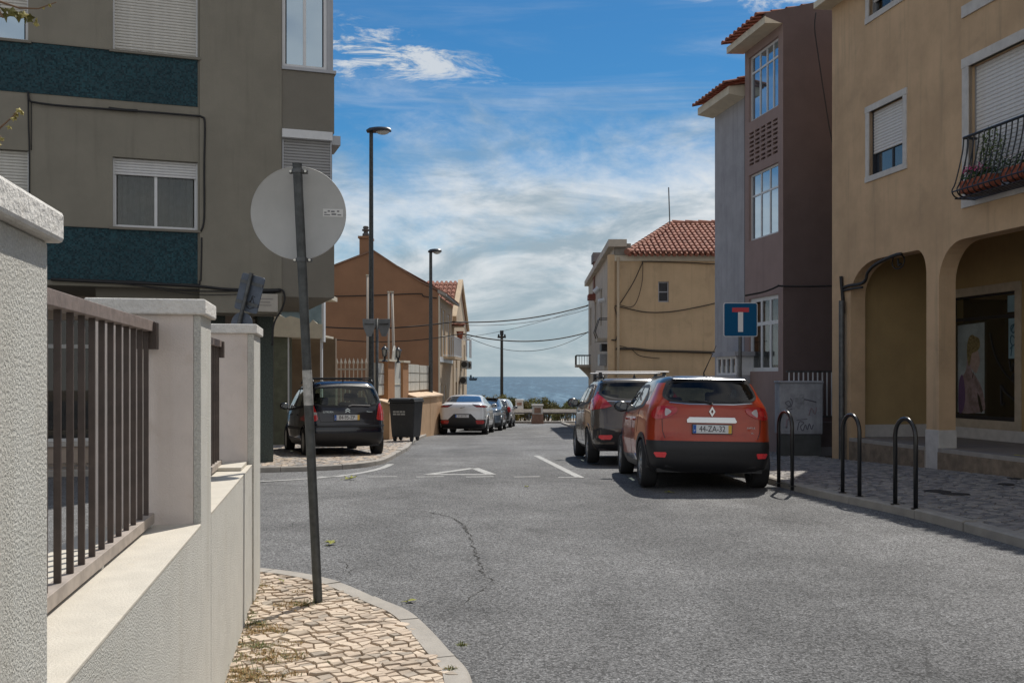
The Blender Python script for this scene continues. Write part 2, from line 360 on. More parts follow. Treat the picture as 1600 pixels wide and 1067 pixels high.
def tri(outer, holes=(), step=None):
    if step: outer = resample(outer, step); holes = [resample(h, step) for h in holes]
    vs = []; es = []
    for L in [outer]+list(holes):
        b = len(vs); vs += [Vector((p[0], p[1])) for p in L]; es += [(b+i, b+(i+1) % len(L)) for i in range(len(L))]
    if step:
        xs = [p[0] for p in outer]; ys = [p[1] for p in outer]; x = min(xs)+step*.6
        while x < max(xs):
            y = min(ys)+step*.6
            while y < max(ys):
                if inpoly(x, y, outer) and not any(inpoly(x, y, h) for h in holes):
                    if all((x-q.x)**2+(y-q.y)**2 > (step*.35)**2 for q in vs[:len(es)]): vs.append(Vector((x, y)))
                y += step
            x += step
    r = delaunay_2d_cdt(vs, es, [], 0, 1e-6); V = [(v.x, v.y) for v in r[0]]; Fs = []
    for f in r[2]:
        cx = sum(V[i][0] for i in f)/len(f); cy = sum(V[i][1] for i in f)/len(f)
        if inpoly(cx, cy, outer) and not any(inpoly(cx, cy, h) for h in holes):
            a, b, c = [V[i] for i in f[:3]]
            if (b[0]-a[0])*(c[1]-a[1])-(b[1]-a[1])*(c[0]-a[0]) < 0: f = tuple(reversed(f))
            Fs.append(tuple(f))
    return V, Fs, [outer]+list(holes)
def polywall(mb, outer, holes, y0, y1, axis='y'):
    """a wall outline in (u, z) given thickness from y0 (outer face) to y1, with openings"""
    V, Fs, loops = tri(outer, holes)
    f = (lambda p, h: (p[0], h, p[1])) if axis == 'y' else (lambda p, h: (p[0], p[1], h))
    mb.add([f(p, y0) for p in V], Fs if axis == 'y' else [tuple(reversed(q)) for q in Fs])
    mb.add([f(p, y1) for p in V], [tuple(reversed(q)) for q in Fs] if axis == 'y' else Fs)
    for L in loops:
        n = len(L); mb.add([f(p, y0) for p in L]+[f(p, y1) for p in L], [(i, (i+1) % n, n+(i+1) % n, n+i) for i in range(n)])
    return mb
def rect(u0, u1, z0, z1): return [(u0, z0), (u1, z0), (u1, z1), (u0, z1)]
def smoothp(P, n=4, closed=True):
    out = []; N = len(P)
    g = (lambda i: Vector(P[i % N])) if closed else (lambda i: Vector(P[max(0, min(N-1, i))]))
    for i in range(N if closed else N-1):
        p0, p1, p2, p3 = g(i-1), g(i), g(i+1), g(i+2)
        for k in range(n):
            s = k/n; out.append(tuple(.5*((2*p1)+(p2-p0)*s+(2*p0-5*p1+4*p2-p3)*s*s+(3*p1-p0-3*p2+p3)*s*s*s)))
    if not closed: out.append(tuple(P[-1]))
    return out
class Frame:
    """facade frame: u runs to the right along the facade seen from outside, y goes into the building"""
    def __init__(s, x, y, ang): s.x, s.y, s.a = x, y, ang; s.ux, s.uy = cos(ang), sin(ang)
    def u(s, px, d=0.0):
        k = (px-800)/F; ox = s.x-s.uy*d; oy = s.y+s.ux*d
        return (k*oy-ox)/(s.ux-k*s.uy)
    def D(s, px, d=0.0): return s.y+s.ux*d+s.uy*s.u(px, d)
    def z(s, px, py, d=0.0): return 1.55+(588-py)*s.D(px, d)/F
    def w(s, u, d=0.0): return Vector((s.x+s.ux*u-s.uy*d, s.y+s.uy*u+s.ux*d, 0))
def text(s, size, mat, parent, loc, rot, name='lettering', ext=.001, ax='CENTER', sx=1.0):
    c = bpy.data.curves.new(name, 'FONT'); c.body = s; c.size = size; c.extrude = ext; c.align_x = ax; c.align_y = 'CENTER'; c.materials.append(mat)
    q = bpy.data.objects.new(name, c); COL.objects.link(q); dg = bpy.context.evaluated_depsgraph_get(); me = bpy.data.meshes.new_from_object(q.evaluated_get(dg)); me.name = name
    bpy.data.objects.remove(q); bpy.data.curves.remove(c); me.materials.clear(); me.materials.append(mat)
    o = link(name, me, parent); o.location = loc; o.rotation_euler = rot; o.scale = (sx, 1, 1)
    return o

AD = .18514                                   # the junction's own axis leans left by 10.5 degrees
AA = atan2(1, -AD)

# ------------------------------------------------------------------ ground, road, sea
def sheet(name, x0, x1, y0, y1, dz, mat, nx=40, ny=90):
    mb = MB(); vs = []; fs = []
    for j in range(ny+1):
        for i in range(nx+1):
            x = x0+(x1-x0)*i/nx; y = y0+(y1-y0)*j/ny; vs.append((x, y, gz(y)+dz))
    for j in range(ny):
        for i in range(nx): a = j*(nx+1)+i; fs.append((a, a+1, a+nx+2, a+nx+1))
    mb.add(vs, fs); return tag(mb.build(name, mat, smooth=True), kind='structure')
sheet('ground', -260, 260, -80, 88, -.02, M('dry_earth', (.24, .2, .15), .95, var=.2, vs=.6), 8, 84)
sheet('road', -45, 45, -30, 73, 0, m_asph, 10, 103)
mb = MB(); mb.add([(-9000, 80, -12), (9000, 80, -12), (30000, 40000, -12), (-30000, 40000, -12)], [(0, 1, 2, 3)])
tag(mb.build('sea', m_sea), kind='structure')
mb = MB(); mb.prism([(86, gz(88)-.02), (88, gz(88)-.02), (95, -13), (86, -13)], -260, 260, 'x'); tag(mb.build('sea_bank', M('bank_rock', (.2, .17, .13), .95, var=.3, vs=1)), kind='structure')

m_joint = M('joint_sand', (.085, .065, .045), .95, var=.3, vs=12, bump=.5, bs=80)
m_stn = [M('limestone_sett_a', (.48, .385, .295), .72, var=.13, vs=14, bump=.5, bs=60, bd=.006, dirt=.5, dirtc=(.24, .19, .13), world=True), M('limestone_sett_b', (.37, .30, .23), .75, var=.15, vs=14, bump=.5, bs=60, bd=.006, dirt=.5, dirtc=(.24, .19, .13), world=True),
         M('limestone_sett_c', (.56, .46, .355), .68, var=.12, vs=14, bump=.5, bs=60, bd=.006, dirt=.5, dirtc=(.24, .19, .13), world=True), M('limestone_sett_d', (.33, .28, .225), .75, var=.15, vs=14, bump=.5, bs=60, bd=.006, dirt=.5, dirtc=(.24, .19, .13), world=True)]
m_stn2 = [M('grey_sett_a', (.23, .215, .205), .75, var=.15, vs=14, world=True), M('grey_sett_b', (.16, .155, .155), .78, var=.15, vs=14, world=True), M('grey_sett_c', (.30, .28, .255), .72, var=.15, vs=14, world=True)]
m_kerb = M('limestone_kerb', (.33, .305, .27), .75, var=.12, vs=5, bump=.4, bs=70, dirt=.35, dirtc=(.26, .23, .2))
def offset(poly, d):
    out = []
    for i, p in enumerate(poly):
        a = Vector(poly[max(0, i-1)]); b = Vector(poly[min(len(poly)-1, i+1)]); t_ = (b-a).normalized(); out.append((p[0]-t_.y*d, p[1]+t_.x*d))
    return out
def pavement(name, poly, top, mat=m_joint, step=1.0):
    V, Fs, loops = tri(poly, (), step); mb = MB(); mb.add([(x, y, gz(y)+top) for x, y in V], Fs)
    L = loops[0]; n = len(L); mb.add([(x, y, gz(y)+top) for x, y in L]+[(x, y, gz(y)-.05) for x, y in L], [(i, n+i, n+(i+1) % n, (i+1) % n) for i in range(n)])
    return tag(mb.build(name, mat), kind='structure')
def kerb(parent, line, width, top, seg, side=1, name='kerb_stone'):
    """kerb stones laid end to end along a line; side=+1 puts the width to the left of travel"""
    P = resample(line, .12, False); cum = 0; start = 0; i = 0; k = 0
    while i < len(P)-1:
        L = 0; j = i; tgt = seg*R.uniform(.75, 1.25)
        while j < len(P)-1 and L < tgt: L += (Vector(P[j+1])-Vector(P[j])).length; j += 1
        sub = [Vector(p) for p in P[i:j+1]]
        d0 = (sub[1]-sub[0]).normalized(); d1 = (sub[-1]-sub[-2]).normalized(); sub[0] = sub[0]+d0*.006; sub[-1] = sub[-1]-d1*.006
        sub = [tuple(p) for p in sub]; inn = offset(sub, width*side); h = top+R.uniform(-.007, .007); jit = R.uniform(-.008, .008); n = len(sub); mb = MB()
        ch = .018
        out2 = offset(sub, ch*side)
        vs = [(x+jit, y, gz(y)-.06) for x, y in sub]+[(x+jit, y, gz(y)+h-ch) for x, y in sub]+[(x+jit, y, gz(y)+h) for x, y in out2]+[(x+jit, y, gz(y)+h) for x, y in inn]+[(x+jit, y, gz(y)-.06) for x, y in inn]
        fs = []
        for r_ in range(4):
            for q in range(n-1):
                f = (r_*n+q, r_*n+q+1, (r_+1)*n+q+1, (r_+1)*n+q); fs.append(f)
        fs += [(0, n, 2*n, 3*n, 4*n), (n-1, 5*n-1, 4*n-1, 3*n-1, 2*n-1)]
        mb.add(vs, fs); mb.build(name, m_kerb, parent, fix=True); i = j; k += 1
def setts(parent, region, top, pitch, ang, mats, near, lim=300, ymax=99, keep=None, joint=.10, hj=.005, shape=(1, 1)):
    """hand-cut paving stones on a skewed lattice; the nearest are objects, the rest one joined part"""
    ca, sa = cos(ang), sin(ang); xs = [p[0] for p in region]; ys = [p[1] for p in region]; cells = []
    cx, cy = sum(xs)/len(xs), sum(ys)/len(ys); Rr = max(max(xs)-min(xs), max(ys)-min(ys)); N = int(Rr/pitch/min(shape))+2
    def node(i, j):
        r_ = random.Random(i*7919+j*104729); a = (i+r_.uniform(-.34, .34))*pitch*shape[0]; b = (j+r_.uniform(-.34, .34))*pitch*shape[1]
        return Vector((cx+a*ca-b*sa, cy+a*sa+b*ca))
    for i in range(-N, N):
        for j in range(-N, N):
            a = i*pitch*shape[0]; b = j*pitch*shape[1]; x = cx+(a+pitch/2)*ca-(b+pitch/2)*sa; y = cy+(a+pitch/2)*sa+(b+pitch/2)*ca
            if y > ymax or not inpoly(x, y, region): continue
            if keep and not keep(x, y): continue
            q = [node(i, j), node(i+1, j), node(i+1, j+1), node(i, j+1)]; cells.append((x*x+y*y, (q[0]+q[1]+q[2]+q[3])/4, q))
    cells.sort(key=lambda c: c[0])
    def geo(mb, c, q, base, h):
        vs = []
        tx, ty = R.uniform(-.06, .06), R.uniform(-.06, .06)
        for k, (s_, hh) in enumerate([(1-joint, -.03), (1-joint, -.006), (1-joint-.10, 0)]):
            for p in q: d = (p-c)*s_; vs.append((base[0]+d.x, base[1]+d.y, base[2]+h+hh+(d.x*tx+d.y*ty if k else 0)))
        mb.add(vs, [(0, 1, 5, 4), (1, 2, 6, 5), (2, 3, 7, 6), (3, 0, 4, 7), (4, 5, 9, 8), (5, 6, 10, 9), (6, 7, 11, 10), (7, 4, 8, 11), (8, 9, 10, 11)])
    near_c = [c for c in cells if near(c[1].x, c[1].y)][:lim]; ids = set(id(c) for c in near_c)
    for c in near_c:
        mb = MB(); geo(mb, c[1], c[2], (0, 0, 0), 0); o = mb.build('paving_stone', R.choice(mats), parent)
        o.location = (c[1].x, c[1].y, gz(c[1].y)+top+R.uniform(-hj, hj))
    mb = MB()
    for c in cells:
        if id(c) in ids: continue
        mb.cur = R.randrange(len(mats)); geo(mb, c[1], c[2], (c[1].x, c[1].y, gz(c[1].y)+top), R.uniform(-hj, hj))
    if mb.f: tag(mb.build('paving_stones', mats, parent), kind='stuff')

# near left corner pavement
kl_near = smoothp([(-.05, -.5), (-.09, 3.0), (-.18, 4.71), (-.343, 5.34), (-.585, 6.06), (-.83, 6.46), (-1.28, 7.11), (-1.915, 7.54), (-3.2, 7.95), (-6, 8.6), (-12, 9.6)], 6, False)
wx = lambda y: -.486-AD*y
kin = offset(kl_near, .14)
poly = [(p[0], p[1]) for p in kin]+[(-12, 7.0), (wx(6.9)-.5, 7.2), (wx(3), 3), (wx(-.5), -.5)]
pv = pavement('pavement', poly, .078, step=.6)
kerb(pv, kl_near, .135, .11, .62, 1)
poly2 = [(p[0], p[1]) for p in offset(kl_near, .105)]+[(-12, 7.0), (wx(6.9)-.5, 7.2), (wx(3), 3), (wx(-.5), -.5)]
setts(pv, poly2, .103, .072, radians(35), m_stn+[m_stn[0], m_stn[2], m_stn[0], m_stn[1], m_stn[2]], lambda x, y: y > 4.5 and x > -2.3, 300, 8.5, keep=lambda x, y: y > 3.2 and x > -4, hj=.0065, joint=.09, shape=(1, .75))

# right pavement with arcade
yel = lambda y: 9.88-AD*y
kr = smoothp([(5.2, 1), (4.95, 5), (4.62, 8.9), (4.37, 10.95), (3.98, 12.6), (3.80, 13.6), (3.66, 15), (3.40, 19), (3.15, 25), (3.0, 40), (3.0, 61)], 6, False)
krin = offset(kr, -.15)
polyr = [(p[0], p[1]) for p in krin]+[(14, 61), (14, 1)]
pvr = pavement('pavement', polyr, .075, step=1.5)
kerb(pvr, kr, .145, .105, 1.0, -1)
regr = [(p[0], p[1]) for p in krin if p[1] < 30]+[(4.6, 26), (yel(22), 22), (yel(16), 16), (yel(8), 8), (yel(4), 4)]
setts(pvr, regr, .10, .115, radians(35), m_stn2, lambda x, y: y > 6.5 and x/y < .53, 300, 25, keep=lambda x, y: y > 5.0, hj=.004, joint=.13, shape=(1, .8))

# far left pavement around the dark car
klf = smoothp([(-16, 13.2), (-10, 14.9), (-6.5, 15.95), (-4.24, 16.7), (-3.34, 17.2), (-2.72, 18.0), (-2.48, 19.6), (-2.55, 22.5), (-2.62, 25.1), (-2.98, 31.5), (-3.12, 45), (-2.4, 61)], 6, False)
klin = offset(klf, .14)
polyl = [(p[0], p[1]) for p in klin]+[(-16, 61)]
pvl = pavement('pavement', polyl, .075, step=1.5)
kerb(pvl, klf, .135, .10, 1.1, 1)
setts(pvl, [(p[0], p[1]) for p in klin if p[1] < 36 and p[0] > -9]+[(-4.5, 36), (-8.5, 24), (-8.5, 16)], .10, .125, radians(40), m_stn[:2]+m_stn2[:1]+m_stn2[2:], lambda x, y: False, 0, 36, joint=.12, shape=(1, .8))

# road paint
m_paint = M('worn_road_paint', (.37, .37, .36), .8, var=.2, vs=9, dirt=.9, dirtc=(.20, .20, .195), speck=.4, sps=120)
road = bpy.data.objects['road']
def paint(name, pts, label=None):
    V, Fs, L = tri(pts, (), .5); mb = MB(); mb.add([(x, y, gz(y)+.005) for x, y in V], Fs); o = mb.build(name, m_paint, road)
    if label: o['label'] = label
def gp(px, py):   # pixel on the road to ground point
    k = (py-588)/F; D = 1.55/k
    if D > 14.5: D = (1.55-.029*14.5)/(k-.029)
    return ((px-800)/F*D, D)
def pline(a, b, w, name='painted_line'):
    a, b = Vector(a), Vector(b); d = (b-a).normalized(); n = Vector((-d.y, d.x))*w/2; paint(name, [tuple(a-n), tuple(b-n), tuple(b+n), tuple(a+n)])
pline(gp(838, 712), gp(907, 746.5), .13, 'parking_line'); pline(gp(872, 746), gp(906, 746), .12, 'parking_line')
for a, b in ((497, 552), (575, 620), (650, 694), (728, 771), (803, 844)): pline(gp(a, 745.2), gp(b, 744.6), .13, 'dashed_line')
tr_ = [gp(668, 741.5), gp(768, 741.5), gp(741, 731.3)]
for i in range(3): pline(tr_[i], tr_[(i+1) % 3], .16 if i else .2, 'yield_triangle')
el_ = smoothp([gp(405, 753), gp(460, 750), gp(530, 744.5), gp(575, 738), gp(603, 731), gp(616, 725)], 5, False)
el2 = offset(el_, .13); paint('edge_line', list(el_)+list(reversed(el2)))
# broken tarmac seam
m_crack = M('open_crack', (.045, .043, .04), .95)
def crack(pts, w, amp=.03, seed=1):
    r_ = random.Random(seed); P = resample([gp(*p) for p in pts], .05, False); a = []; b = []
    for i, p in enumerate(P):
        ww = w*r_.uniform(.15, 1.0)*(1 if 2 < i < len(P)-3 else .3); ox, oy = r_.uniform(-amp, amp), r_.uniform(-amp, amp)*.7
        a.append((p[0]+ox-ww/2, p[1]+oy, gz(p[1])+.0045)); b.append((p[0]+ox+ww/2, p[1]+oy, gz(p[1])+.0045))
    n = len(P); MB().add(a+b, [(i, n+i, n+i+1, i+1) for i in range(n-1)]).build('asphalt_crack', m_crack, road)
crack([(660, 798), (700, 806), (722, 818), (735, 838), (741, 858), (748, 878), (754, 898), (768, 906), (770, 912)], .016, .022)
crack([(768, 912), (752, 922), (732, 936), (720, 945)], .011, .016, 2)
crack([(735, 838), (728, 828), (716, 815), (705, 809)], .012, .02, 3)
crack([(520, 797), (580, 796), (640, 797), (700, 806), (760, 806), (850, 800), (960, 794), (1060, 792), (1180, 795)], .016, .022, 4)
crack([(545, 902), (548, 893), (540, 880), (525, 874), (508, 872)], .008, .015, 5)
crack([(430, 828), (455, 822), (462, 813)], .009, .015, 6)
crack([(930, 745), (1000, 760), (1100, 780), (1230, 785)], .009, .02, 8)
# ------------------------------------------------------------------ boundary wall with railings (near left)
WF = Frame(-.486, 0, AA); PH = .078
wu = lambda y: y/sin(AA)
wall = thing('boundary_wall', 'white rough-rendered garden wall with brown iron railings between its capped pillars', 'wall', (WF.x, WF.y, 0), AA)
TW = .985
segs = [(-2.5, wu(1.73)-.42, None), (wu(1.73), wu(3.82), 1), (wu(4.15), wu(6.28), 2), (wu(6.99), wu(6.99), None)]
def pillar(u0, u1, z1, proud=0.0, capo=.022, dep=.40):
    MB().box(u0, u1, -proud, dep, 0, z1-.055).build('pillar', [m_stucco_w], wall, bevel=.006)
    p = MB().box(u0-capo, u1+capo, -proud-capo, dep+capo, z1-.055, z1).build('pillar_cap', m_cap, wall, bevel=.008)
def pillar2(u0, u1, z1, proud=0.0):
    # the street face is coarse render, the faces between the railings are smooth
    MB().box(u0, u1, -proud, .028, 0, z1-.06).build('pillar', m_stucco_w, wall, bevel=.004)
    MB().box(u0+.001, u1-.001, .0285, .40, 0, z1-.06).build('pillar_inner_face', m_stucco_s, wall)
    MB().box(u0-.020, u1+.020, -proud-.019, .42, z1-.06, z1).build('pillar_cap', m_cap, wall, bevel=.007)
pillar(wu(1.73)-.45, wu(1.73), 1.838)
pillar2(wu(3.82), wu(4.15), 1.845)
pillar2(wu(6.40), wu(6.99), 1.885, .012)
for a, b in ((wu(1.73)+.001, wu(3.82)-.001), (wu(4.15)+.001, wu(6.40)-.001)):
    MB().box(a, b, 0.0, .40, 0, TW-.012).build('wall_base', m_stucco_w, wall)
    MB().box(a, b, -.001, .402, TW-.012, TW).build('coping', m_coping, wall, bevel=.003)
MB().box(-2.5, wu(1.73)-.451, 0, .40, 0, TW).build('wall_base', m_stucco_w, wall)
# upper step of the wall beside the last pillar
MB().box(wu(5.95), wu(6.40)-.002, .03, .398, TW+.001, TW+.022).build('wall_step', m_coping, wall, bevel=.003)
FD = .185
def railing(a, b, n, z0=1.035, z1=1.757, post=True):
    r = MB()
    r.box(a, b, FD-.022, FD+.028, z1-.040, z1); o = r.build('top_rail', m_rail_top, wall, bevel=.002)
    r = MB(); r.box(a, b, FD-.02, FD+.02, z0-.038, z0); r.build('bottom_rail', M('sunlit_pale_rail', (.36, .31, .27), .6, .1, var=.2, vs=15), wall, bevel=.002)  # bottom rail coloured paler, the sun on its top put into the colour
    bar = MB().box(-.005, .005, -.0085, .0085, z0-.001, z1-.039).mesh('bar', m_rail)
    for i in range(n):
        o = link('bar', bar, wall); o.location = (a+(b-a)*(i+.5)/n, FD, 0)
    for x in (a+.35, (a+b)/2+.2, b-.02): MB().box(x-.012, x+.012, FD-.014, FD+.014, TW-.004, z0-.037).build('rail_foot', m_cap, wall)
    MB().box(b-.05, b+.006, FD-.034, FD+.036, z1-.105, z1-.006).build('rail_bracket', m_rail, wall)
railing(wu(1.73), wu(3.79), 17)
railing(wu(4.15), wu(6.20), 17, z1=1.77)

# leaning round sign, seen from the back
sgp = Pp(497, 938, 6.4); top_ = Pp(464.5, 257, 6.32)
sg = thing('round_traffic_sign', 'back of a big round white sign on a leaning grey pole at the corner', 'sign', (sgp.x, sgp.y, 0))
dv = Vector((top_.x-sgp.x, top_.y-sgp.y, top_.z-.09))
base = Vector((0, 0, .09)); at = lambda k: base+dv*k
m_pole_d = M('dark_weathered_pole', (.075, .08, .08), .55, .5, var=.3, vs=14, dirt=.4, dirtc=(.13, .13, .125))
MB().tube([at(0), at(1)], .0295, 20).build('pole', m_pole_d, sg, smooth=True, angle=40)
sr = MB().tube([at(.455), at(.535)], .0305, 20).build('scuffed_sleeve', m_galv_l, sg, smooth=True, angle=40)
cpt = Pp(465, 332, 6.42)-sgp; cpt.z += sgp.z; cx_, cy_, cz_ = cpt.x, .052, cpt.z
RD = .302
d = MB(); d.lathe([(0, -.001), (RD-.012, -.001), (RD, -.006), (RD+.002, .0), (RD, .010), (RD-.01, .012), (0, .012)], 96, (0, 0, 0), 'y'); disc = d.build('sign_disc', m_disc, sg, smooth=True, angle=40, fix=True)
disc.location = (cx_, cy_, cz_); disc.rotation_euler = (radians(-1), 0, radians(8)); disc.scale = (1, 1, 1)
st = MB().box(.155, .285, -.0035, -.002, -.02, .032).build('sticker', M('white_sticker', (.62, .62, .6), .5), disc)
for i, (a, b, c_, e) in enumerate(((.163, .178, .004, .012), (.185, .20, .012, .022), (.207, .23, .01, .02), (.163, .2, -.010, -.004), (.21, .24, -.008, .002), (.245, .26, .012, .022), (.248, .272, -.01, -.003))):
    MB().box(a, b, -.0045, -.0036, c_, e).build('sticker_print', M('grey_print', (.16, .16, .17), .6), disc)
for k in (.985, .785):
    q = at(k); cl = MB(); cl.box(q.x-.058, q.x+.058, q.y+.018, q.y+.046, q.z-.011, q.z+.011)
    cl.tube([(q.x, q.y, q.z-.014), (q.x, q.y, q.z+.014)], .034, 16); c = cl.build('clamp', m_galv, sg, bevel=.002)
    for s in (-.047, .047): MB().tube([(q.x+s, q.y+.046, q.z), (q.x+s, q.y+.004, q.z)], .0085, 6).build('bolt', m_steel, c)
MB().tube([at(1), at(1)+Vector((0, 0, .006))], .031, 14).build('pole_cap', m_pole_d, sg)

# ------------------------------------------------------------------ generic window
def window(root, u0, u1, z0, z1, y=.12, frame=m_white, fw=.05, vs=(.5,), hs=(), shutter=0.0, slatm=m_slat, glass=None, curtain=False,
           sill=None, surround=None, sw=.14, room=True, name='window', label=None, ft=.05, slat_h=.05, box=0.0, proud=.02):
    glass = glass or m_glass_win
    mb = MB(); mb.box(u0, u0+fw, y, y+ft, z0, z1).box(u1-fw, u1, y, y+ft, z0, z1).box(u0+fw, u1-fw, y, y+ft, z0, z0+fw).box(u0+fw, u1-fw, y, y+ft, z1-fw, z1)
    W_ = u1-u0-2*fw; H_ = z1-z0-2*fw; m2 = fw*.45
    for v in vs: mb.box(u0+fw+W_*v-m2, u0+fw+W_*v+m2, y+.002, y+ft-.002, z0+fw, z1-fw)
    xs = [0]+list(vs)+[1]
    for h in hs:
        for i in range(len(xs)-1):
            mb.box(u0+fw+W_*xs[i]+(m2 if i else 0), u0+fw+W_*xs[i+1]-(m2 if i < len(xs)-2 else 0), y+.002, y+ft-.002, z0+fw+H_*h-m2, z0+fw+H_*h+m2)
    w = mb.build(name, frame, root)
    if label: w['label'] = label
    ys = [0]+list(hs)+[1]
    for i in range(len(xs)-1):
        for j in range(len(ys)-1):
            MB().box(u0+fw+W_*xs[i]+m2*.9, u0+fw+W_*xs[i+1]-m2*.9, y+ft*.4, y+ft*.6, z0+fw+H_*ys[j]+m2*.9*(j > 0), z0+fw+H_*ys[j+1]-m2*.9*(j < len(ys)-2)).build('pane', glass, w)
    if shutter > 0:
        hs_ = (z1-z0)*shutter; n = max(1, int(round(hs_/slat_h))); sh = hs_/n
        me = MB().prism([(-.004, -sh*.5+.002), (-.016, -sh*.28), (-.017, sh*.22), (-.004, sh*.5-.001), (.008, sh*.5-.001), (.008, -sh*.5+.002)], u0+.012, u1-.012, 'x').mesh('slat', slatm)
        # prism axis x uses (y, z) pairs
        for i in range(n):
            o = link('slat', me, w); o.location = (0, y-.012, z1-(i+.5)*sh)
        MB().box(u0-.0, u0+.026, y-.04, y-.002, z0, z1).build('shutter_guide', frame, w); MB().box(u1-.026, u1, y-.04, y-.002, z0, z1).build('shutter_guide', frame, w)
    if curtain:
        n = 64; vv = []; ff = []
        for i in range(n+1):
            u = u0+fw+W_*i/n; dy = .05*sin(i*.8)+.035*sin(i*2.1+1); vv += [(u, y+.16+dy, z0), (u+.02*sin(i*.5), y+.15+dy*.6, z1)]
        for i in range(n):
            if i in (31, 32): continue
            ff.append((2*i, 2*i+2, 2*i+3, 2*i+1))
        MB().add(vv, ff).build('curtain', m_curtain, w, smooth=True)
    if room:
        r = MB(); e = .55; r.box(u0-.02, u1+.02, y+e, y+e+.02, z0-.02, z1+.02).box(u0-.02, u0, y+ft, y+e, z0, z1).box(u1, u1+.02, y+ft, y+e, z0, z1).box(u0, u1, y+ft, y+e, z1, z1+.02).box(u0, u1, y+ft, y+e, z0-.02, z0)
        r.build('room_behind', m_interior, w)
    if sill: MB().box(u0-.05, u1+.05, -.05, y, z0-.045, z0-.003).build('sill', sill, w, bevel=.004)
    if surround:
        s = MB(); s.box(u0-sw, u0, -proud, .06, z0, z1).box(u1, u1+sw, -proud, .06, z0, z1).box(u0-sw-.01, u1+sw+.01, -proud-.006, .06, z1, z1+sw).box(u0-sw-.01, u1+sw+.01, -proud-.008, .06, z0-sw*.9, z0)
        s.build('window_surround', surround, w, bevel=.004)
    return w

# ------------------------------------------------------------------ apartment block (left)
CF = Frame(-5.147, 16.4, radians(19.03))
apt = thing('apartment_block', 'taupe apartment block with teal mosaic bands and roller shutters filling the left side', 'building', (CF.x, CF.y, 0), CF.a)
cu, cz = CF.u, CF.z
uL = -12.0; u312 = 0.0; u440 = cu(440); u522 = cu(522)
top = 11.6
H2 = []                                              # openings
w1 = (cu(176), cu(309), cz(240, 357), cz(240, 249))
w0 = (w1[0], w1[1], cz(240, 84), cz(240, -22))
wl1 = (w1[0]-3.05, cu(45), cz(20, 357-16), cz(20, 234))
wl0 = (w1[0]-3.05, cu(44), cz(20, 62), cz(20, -45))
holes = [rect(*q) for q in (w1, w0, wl1, wl0)]
zb = cz(330, 452)                                     # underside of the upper floors
polyw = MB(); polywall(polyw, rect(uL, u312-.002, zb+.0, top), holes, 0.0, .28); polyw.build('wall', m_apt, apt)
MB().box(u312, u440-.002, -.035, .28, cz(420, 490), top).build('corner_pier', m_apt, apt)
# teal mosaic bands set proud of the render
tb = lambda a, b: MB().box(uL, u312-.03, -.012, .0, a, b).build('mosaic_band', m_teal, apt)
zt1, zb1 = cz(312, 363.5), cz(312, 444); zt2, zb2 = cz(312, 93), cz(312, 168)
tb(zb1, zt1); tb(zb2, zt2); tb(zb2+2.86, zt2+2.86)
for a in (zt1, zt2): MB().box(uL, u312-.03, -.03, -.0121, a, a+.012).build('drip_edge', m_apt2, apt)
for q, sh, cur, gm in ((w1, .24, True, None), (w0, 1.0, False, None), (wl1, 1.0, False, None), (wl0, .62, False, m_glass_refl)):
    window(apt, q[0], q[1], q[2], q[3], .11, m_white, .05, (.5,), (), sh, m_slat if sh > .5 else m_slatw, glass=gm, curtain=cur, room=True, sill=m_apt2, slat_h=.048)
# bay with glazed balcony
bz = [(cz(480, 464.5), cz(480, 330)), (cz(480, 204), cz(480, 117))]
zs0, zs1 = cz(480, 219), cz(480, 206)
MB().box(u440, u522, -.02, 4.0, cz(480, 464.5), cz(480, 352)).build('bay_wall', m_apt2, apt)
MB().box(u440, u522, -.02, .25, zs1+.002, cz(480, 113)).build('bay_parapet', m_apt2, apt)
MB().box(u440, u522+.03, -.05, .30, cz(480, 113)+.001, cz(480, 108)).build('bay_sill', m_greyframe, apt)
MB().box(u440+.001, u522-.04, -.10, .3, zs0, zs1).build('balcony_slab', m_white, apt, bevel=.004)
MB().box(u522-.039, u522+.12, .05, .8, zs0-.04, zs1-.02).build('slab_end', m_greyframe, apt, bevel=.004)
window(apt, u440+.01, u522-.04, cz(480, 352)+.002, zs0-.002, .04, m_greyframe, .06, (.5,), (), 1.0, M('grey_shutter_slat', (.34, .34, .34), .5, var=.05), slat_h=.05)
wb = window(apt, u440+.01, u522-.12, cz(480, 108)+.002, cz(480, 108)+1.75, .02, m_white, .055, (.5,), (), 0, glass=m_glass_refl, room=False)
MB().box(u522-.119, u522-.065, .0, .10, cz(480, 108)+.002, cz(480, 108)+1.75).build('bay_post', m_greyframe, apt)
MB().box(u522-.064, u522-.01, .04, .14, cz(480, 108)+.002, cz(480, 108)+1.75).build('bay_post', m_greyframe, apt)
MB().box(u522-.052, u522-.02, .10, .16, cz(480, 352), zs0-.04).build('bay_post', m_greyframe, apt)
MB().box(u440+.01, u522-.066, .22, .24, cz(480, 108)+.002, cz(480, 108)+1.75).build('bay_backing', m_interior, apt)
MB().box(u440, u522, -.02, .25, cz(480, 108)+1.76, top).build('bay_wall', m_apt2, apt)
MB().box(u522-.25, u522-.03, .26, 7.5, cz(480, 352)+.01, top).build('side_wall', m_apt2, apt)
MB().box(uL, u440, .29, 7.5, zb+.002, zb+.22).build('floor_slab', m_apt2, apt)
MB().box(uL, u522-.3, 7.3, 7.5, 0, top).build('rear_wall', m_apt2, apt)
MB().box(uL, u522, .29, 7.5, top, top+.2).build('roof', m_apt2, apt)
MB().box(uL, uL+.2, .29, 7.2, 0, top).build('side_wall', m_apt2, apt)
